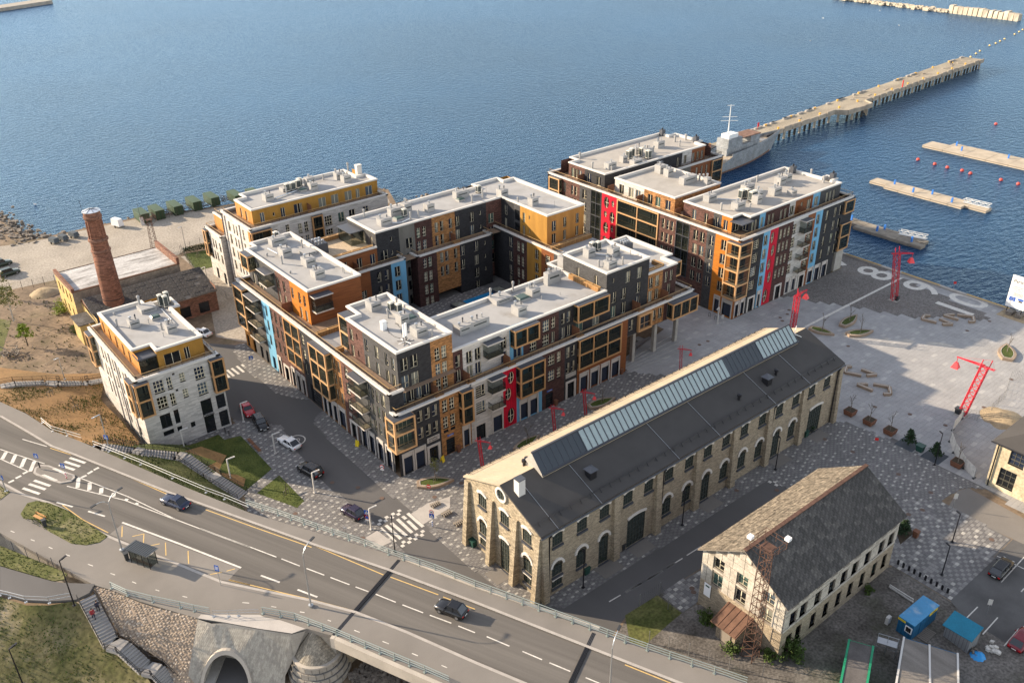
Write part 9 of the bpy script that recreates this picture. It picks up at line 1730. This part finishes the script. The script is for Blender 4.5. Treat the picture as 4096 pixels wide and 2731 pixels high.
for k in range(12): f=k/12;c=Vector(PNt[1]).lerp(Vector(PNt[2]),f);part('mooring_bollard',MB().lathe((c.x,c.y - .9),[(.35,2),(.3,2.4),(.45,2.5),(.45,2.65)],10),'bollard_yellow',pr_);c=Vector((256,173.4)).lerp(Vector((414,182.8)),f);part('mooring_bollard',MB().lathe((c.x,c.y + .5),[(.35,2),(.3,2.4),(.45,2.5),(.45,2.65)],10),'bollard_yellow',pr_)
c=(340.84,177.61,2);solo('red_post',MB().tube((c[0],c[1],2),(c[0],c[1],5),.22,8),'sign_red','red iron post standing on the middle of the pier','post')
# grey patrol ship
s_=thing('naval_ship','old rusty grey naval vessel moored along the pier','ship',(216,165.5,-2));ax0,ax1=182.0,249.0;yc=lambda x: 164.6 + (x - 182)*.058;st=MB();rings=[];K=15
for i in range(K + 1):
    f=i/K;x=ax0 + (ax1 - ax0)*f;hw=4.0*min(1,.75 + f*.9)*(1 - max(0,(f - .55)/.45) ** 2.2);hw=max(hw,.12);zd=1.4 + (1.3 if f > .5 else 0) + 2.4*max(0,f - .5) ** 1.5;bw=hw*(.86 - .35*max(0,f - .6));xl=x - 2.6*max(0,f - .75)*4*0;y=yc(x);xb=x - (4.5*max(0,f - .7)/.3 if f > .7 else 0)
    rings.append(st.V((xb,y - bw*.8,-3.2),(xb,y - bw,-1.3),(x,y - hw,zd),(x,y + hw,zd),(xb,y + bw,-1.3),(xb,y + bw*.8,-3.2)))
for a,b_ in zip(rings,rings[1:]):
    for k in range(6): st.F((a + k,a + (k + 1) % 6,b_ + (k + 1) % 6,b_ + k),1 if k == 2 else (2 if k in (0,4) else 0))
st.F([rings[0] + k for k in reversed(range(6))]);st.F([rings[-1] + k for k in range(6)])
part('hull',st,['ship_grey','ship_deck','ship_rust'],s_)
bw=MB();prev=None
for i in range(8,K + 1):
    f=i/K;x=ax0 + (ax1 - ax0)*f;hw=max(.12,4.0*min(1,.75 + f*.9)*(1 - max(0,(f - .55)/.45) ** 2.2));zd=2.7 + 2.4*max(0,f - .5) ** 1.5;cur=(x,yc(x),hw,zd)
    if prev:
        for sg_ in (-1,1): bw.hexa([(prev[0],prev[1] + sg_*prev[2],prev[3]),(cur[0],cur[1] + sg_*cur[2],cur[3]),(cur[0],cur[1] + sg_*(cur[2] - .1),cur[3]),(prev[0],prev[1] + sg_*(prev[2] - .1),prev[3])],[(prev[0],prev[1] + sg_*prev[2],prev[3] + .8),(cur[0],cur[1] + sg_*cur[2],cur[3] + .8),(cur[0],cur[1] + sg_*(cur[2] - .1),cur[3] + .8),(prev[0],prev[1] + sg_*(prev[2] - .1),prev[3] + .8)])
    prev=cur
part('bulwark',bw,'ship_grey',s_)
def sb(name,x0,x1,w_,z0,z1,m='ship_grey',tp=.0): y=yc((x0 + x1)/2);return part(name,MB().hexa([(x0,y - w_,z0),(x1,y - w_,z0),(x1,y + w_,z0),(x0,y + w_,z0)],[(x0 + tp,y - w_ + tp*.5,z1),(x1 - tp,y - w_ + tp*.5,z1),(x1 - tp,y + w_ - tp*.5,z1),(x0 + tp,y + w_ - tp*.5,z1)]),m,s_)
sb('deckhouse',217,233,2.6,2.5,4.8);sb('wheelhouse',217.5,224.5,2.3,4.8,7.4,tp=.2);sb('bridge_house',229,233.5,2.6,4.8,6.6);sb('bridge_roof',224.5,233.8,2.5,6.6,6.9,'ship_rust');sb('upper_platform',218.5,223,1.5,7.4,8.6,'truss_white')
fy=yc(211);part('funnel',MB().hexa([(208.5,fy - 1.4,1.6),(213,fy - 1.4,1.6),(213,fy + 1.4,1.6),(208.5,fy + 1.4,1.6)],[(208.2,fy - 1.2,5.4),(212.6,fy - 1.2,6.4),(212.6,fy + 1.2,6.4),(208.2,fy + 1.2,5.4)]),'ship_grey',s_);part('funnel_top',MB().hexa([(208.2,fy - 1.21,5.41),(212.6,fy - 1.21,6.41),(212.6,fy + 1.21,6.41),(208.2,fy + 1.21,5.41)],[(208.3,fy - 1.1,5.6),(212.5,fy - 1.1,6.6),(212.5,fy + 1.1,6.6),(208.3,fy + 1.1,5.6)]),'ship_dark',s_)
m_=MB();mx,my=219.8,yc(220);m_.tube((mx,my,8.4),(mx,my,17.5),.22,6,r2=.1);[m_.bar((mx - l_*.78,my + l_*.63,z),(mx + l_*.78,my - l_*.63,z),.16,.14) for l_,z in ((2.2,13.8),(2.6,12.6),(1.0,17.2),(1.4,8.9))];part('mast',m_,'truss_white',s_)
g_=MB();gy=yc(238);g_.lathe((238,gy),[(1.9,3.0),(1.9,3.25)],18);part('gun_ring',g_,'ship_grey',s_);part('winch',MB().box(241,243,yc(242) - .5,yc(242) + .5,3.2,4.0).tube((243,yc(243),3.6),(245.5,yc(245),3.6),.2,6),'ship_dark',s_);part('flag',MB().tube((235.6,yc(235),6.9),(235.6,yc(235),9.0),.05,4).box(235.5,236.3,yc(235) - .05,yc(235) + .05,7.6,9.0),'sign_red',s_)
rl=MB()
for i in range(14): x=184 + i*2.6;rl.tube((x,yc(x) - 3.6,1.5),(x,yc(x) - 3.6,2.6),.04,4);rl.tube((x,yc(x) - 3.6,2.6),(x + 2.6,yc(x + 2.6) - 3.6,2.6),.03,4)
part('deck_rail',rl,'truss_white',s_)
# floating pontoons
flat('power_blue',(.03,.17,.55),.5)
def pontoon(label,pts,m,secs,posts,gang=None):
    t=thing('pontoon',label,'pontoon',(*pts[0],-2));ys=[p[1] for p in pts];y1,y0=max(ys),min(ys);p4=pts
    for k in range(secs):
        a=y1 - (y1 - y0)*k/secs - .06;b_=y1 - (y1 - y0)*(k + 1)/secs + .06;
        for x0_,x1_,ya,yb in [(r[0],r[1],min(a,r[3]),max(b_,r[2])) for r in p4_rects(pts)]:
            if ya - yb > .3: part('float',MB().box(x0_,x1_,yb,ya,-3.0,-1.25 + rnd.uniform(-.04,.04)),m,t);part('fender',MB().box(x0_ - .06,x0_ - .002,yb,ya,-1.7,-1.4),'old_wood',t)
    for q in posts: part('power_post',MB().box(q[0] - .2,q[0] + .2,q[1] - .2,q[1] + .2,-1.25,.1),'power_blue',t)
    if gang:
        p,q=gang;g=MB()
        for s2 in (-.6,.6):
            for z in (-1.1,-.1): g.tube((p[0] + s2,p[1],z),(q[0] + s2,q[1],z),.06,5)
            n=8
            for i in range(n): f,f2=i/n,(i + 1)/n;A_=Vector(p).lerp(Vector(q),f);B_=Vector(p).lerp(Vector(q),f2);g.tube((A_.x + s2,A_.y,-1.1 if i % 2 else -.1),(B_.x + s2,B_.y,-.1 if i % 2 else -1.1),.04,4)
        tg=thing('gangway','light metal truss gangway lying on %s' % label.split(' with')[0],'gangway',(*p,-1.2));part('truss',g,'truss_white',tg);part('walkway',MB().bar((*p,-1.12),(*q,-1.12),1.1,.08),'steel',tg)
RECTS={}
def p4_rects(pts): return RECTS[tuple(pts[0])]
RECTS[(286.6,137.9)]=[(285.0,291.3,131.8,137.8),(285.0,294.6,96,131.8)];RECTS[(241.5,129.3)]=[(239.6,243.6,123.9,129.2),(238.3,244.2,101.0,123.9),(240.2,243.4,95.1,101.0)];RECTS[(208.3,117.3)]=[(205.6,209.0,112.0,119),(203.6,208.8,96.5,112.0),(203.8,206.0,93.5,96.5),(206.6,208.9,94.3,96.5)]
pontoon('the long pontoon farthest out at the right edge',[(286.6,137.9),(290,96)],'pontoon',6,[(292.38,130.11,-1.2)[:2],(288.19,126.3,-1.2)[:2],(291.1,112.76,-1.2)[:2]]);pontoon('the middle pontoon with four blue posts',[(241.5,129.3),(243,95.1)],'pontoon',7,[(242.05,122.78,-1.2)[:2],(239.5,115.66,-1.2)[:2],(241.92,111.26,-1.2)[:2],(239.68,104.43,-1.2)[:2]],((242.29,102.37,-1.2)[:2],(242.86,95.43,-1.2)[:2]));pontoon('the dark weathered pontoon with debris nearest the harbour block',[(208.3,117.3),(206,93.5)],'pontoon_old',7,[(207.35,114.83,-1.2)[:2],(205.18,106.22,-1.2)[:2],(207.67,105.59,-1.2)[:2],(205.18,96.82,-1.2)[:2]],((207.62,101.57,-1.2)[:2],(209.27,95.19,-1.2)[:2]))
flat('buoy_red',(.55,.07,.05),.5);flat('buoy_yellow',(.7,.5,.2),.5)
bm=mesh('buoy',MB().lathe((0,0),[(.2,-.5),(.5,-.2),(.55,.15),(.4,.5),(.12,.6)],12),'buoy_red',smooth=True)
for q in [(271.04,131.46),(270.47,125.63),(270.15,121.41),(270.52,116.97),(269.68,113.96),(270.41,105.2),(270.51,100.25),(330.08,134.91)]: link('mooring_buoy',bm,None,(*q,-1.9),label='red mooring buoy floating between the pontoons at the right',category='buoy',group='red mooring buoys')
bm=mesh('buoy',MB().lathe((0,0),[(.2,-.3),(.5,0),(.4,.4),(.1,.5)],10),'buoy_yellow',smooth=True)
for q in [(437.75,197.65),(446.94,199.64),(454.58,201.49),(471.42,204.87),(479.32,205.57),(486.76,206.89),(494.1,208.06),(510.97,210.68),(519.84,212.39),(527.59,214)]: link('marker_buoy',bm,None,(*q,-1.9),label='tiny yellow float in the line leading from the pier head',category='buoy',group='yellow floats in a line')
mat('block_pale',(.48,.42,.33),.9,.15,.2,fine=.15)
bk=thing('breakwater','row of big pale concrete blocks on a low stone breakwater at the top right','breakwater',(550,250,-2));p,q=Vector((556.33,269.66,-1)),Vector((554.95,227.92,-1))
for k in range(14):
    a=p.lerp(q,k/14 + .006);b_=p.lerp(q,(k + 1)/14 - .006);h=rnd.uniform(3.6,4.8);d=(b_ - a).normalized();n_=Vector((-d.y,d.x,0))*2.2;o_=rnd.uniform(-.6,.6);part('concrete_block',MB().hexa([(a.x - n_.x,a.y - n_.y,-3),(b_.x - n_.x,b_.y - n_.y,-3),(b_.x + n_.x,b_.y + n_.y,-3),(a.x + n_.x,a.y + n_.y,-3)],[(a.x - n_.x*.9 + o_,a.y - n_.y*.9,h - 2),(b_.x - n_.x*.9,b_.y - n_.y*.9,h - 2 + o_*.5),(b_.x + n_.x*.9,b_.y + n_.y*.9,h - 2 + o_),(a.x + n_.x*.9 + o_,a.y + n_.y*.9,h - 2)]),'block_pale',bk)
mb=MB();p0=Vector((558.54,348,-1));p1=Vector((556.1,269.89,-1))
for _ in range(520): c=p0.lerp(p1,rnd.random());rock(mb,c.x + rnd.gauss(0,1.3),c.y + rnd.gauss(0,1.5),-1.7 + rnd.uniform(-.2,.9),rnd.uniform(.8,1.9))
o=link('rubble_bank',mesh('rubble_bank',mb,'block_pale',BASE[bk.name]),bk);o['kind']='stuff'
jt=[(128.15,695.95),(164.59,710.5),(152.09,728.97),(127.31,730.07)];solo('far_jetty',MB().prism([jt[0],jt[1],(jt[1][0] - 5,jt[1][1] + 14),(jt[0][0] - 25,jt[0][1] + 4)],-3,.2),'retain','dark low jetty far off in the top left corner','jetty')
flat('gull_white',(.8,.8,.8),.8);gm=mesh('seagull',MB().hexa([(-.3,-.12,-.1),(.3,-.1,-.1),(.3,.1,-.1),(-.3,.12,-.1)],[(-.35,-.05,.2),(.2,-.12,.25),(.2,.12,.25),(-.35,.05,.2)]).hexa([(.2,-.07,.2),(.4,-.06,.2),(.4,.06,.2),(.2,.07,.2)],[(.22,-.05,.42),(.38,-.04,.42),(.38,.04,.42),(.22,.05,.42)]),'gull_white')
for q,lb in zip([(419.21,272.47),(485.44,309.12),(533.68,301.54),(493.7,266.08),(45.8,274.95)],('white gull resting on the water left of the pier','white gull on the water under the breakwater start','white gull on the water below the low stone bank','white gull on the water between breakwater and pier','white gull on the water left of the chimney')): link('seagull',gm,None,(*q,-1.9),rnd.uniform(0,6),label=lb,category='seagull')
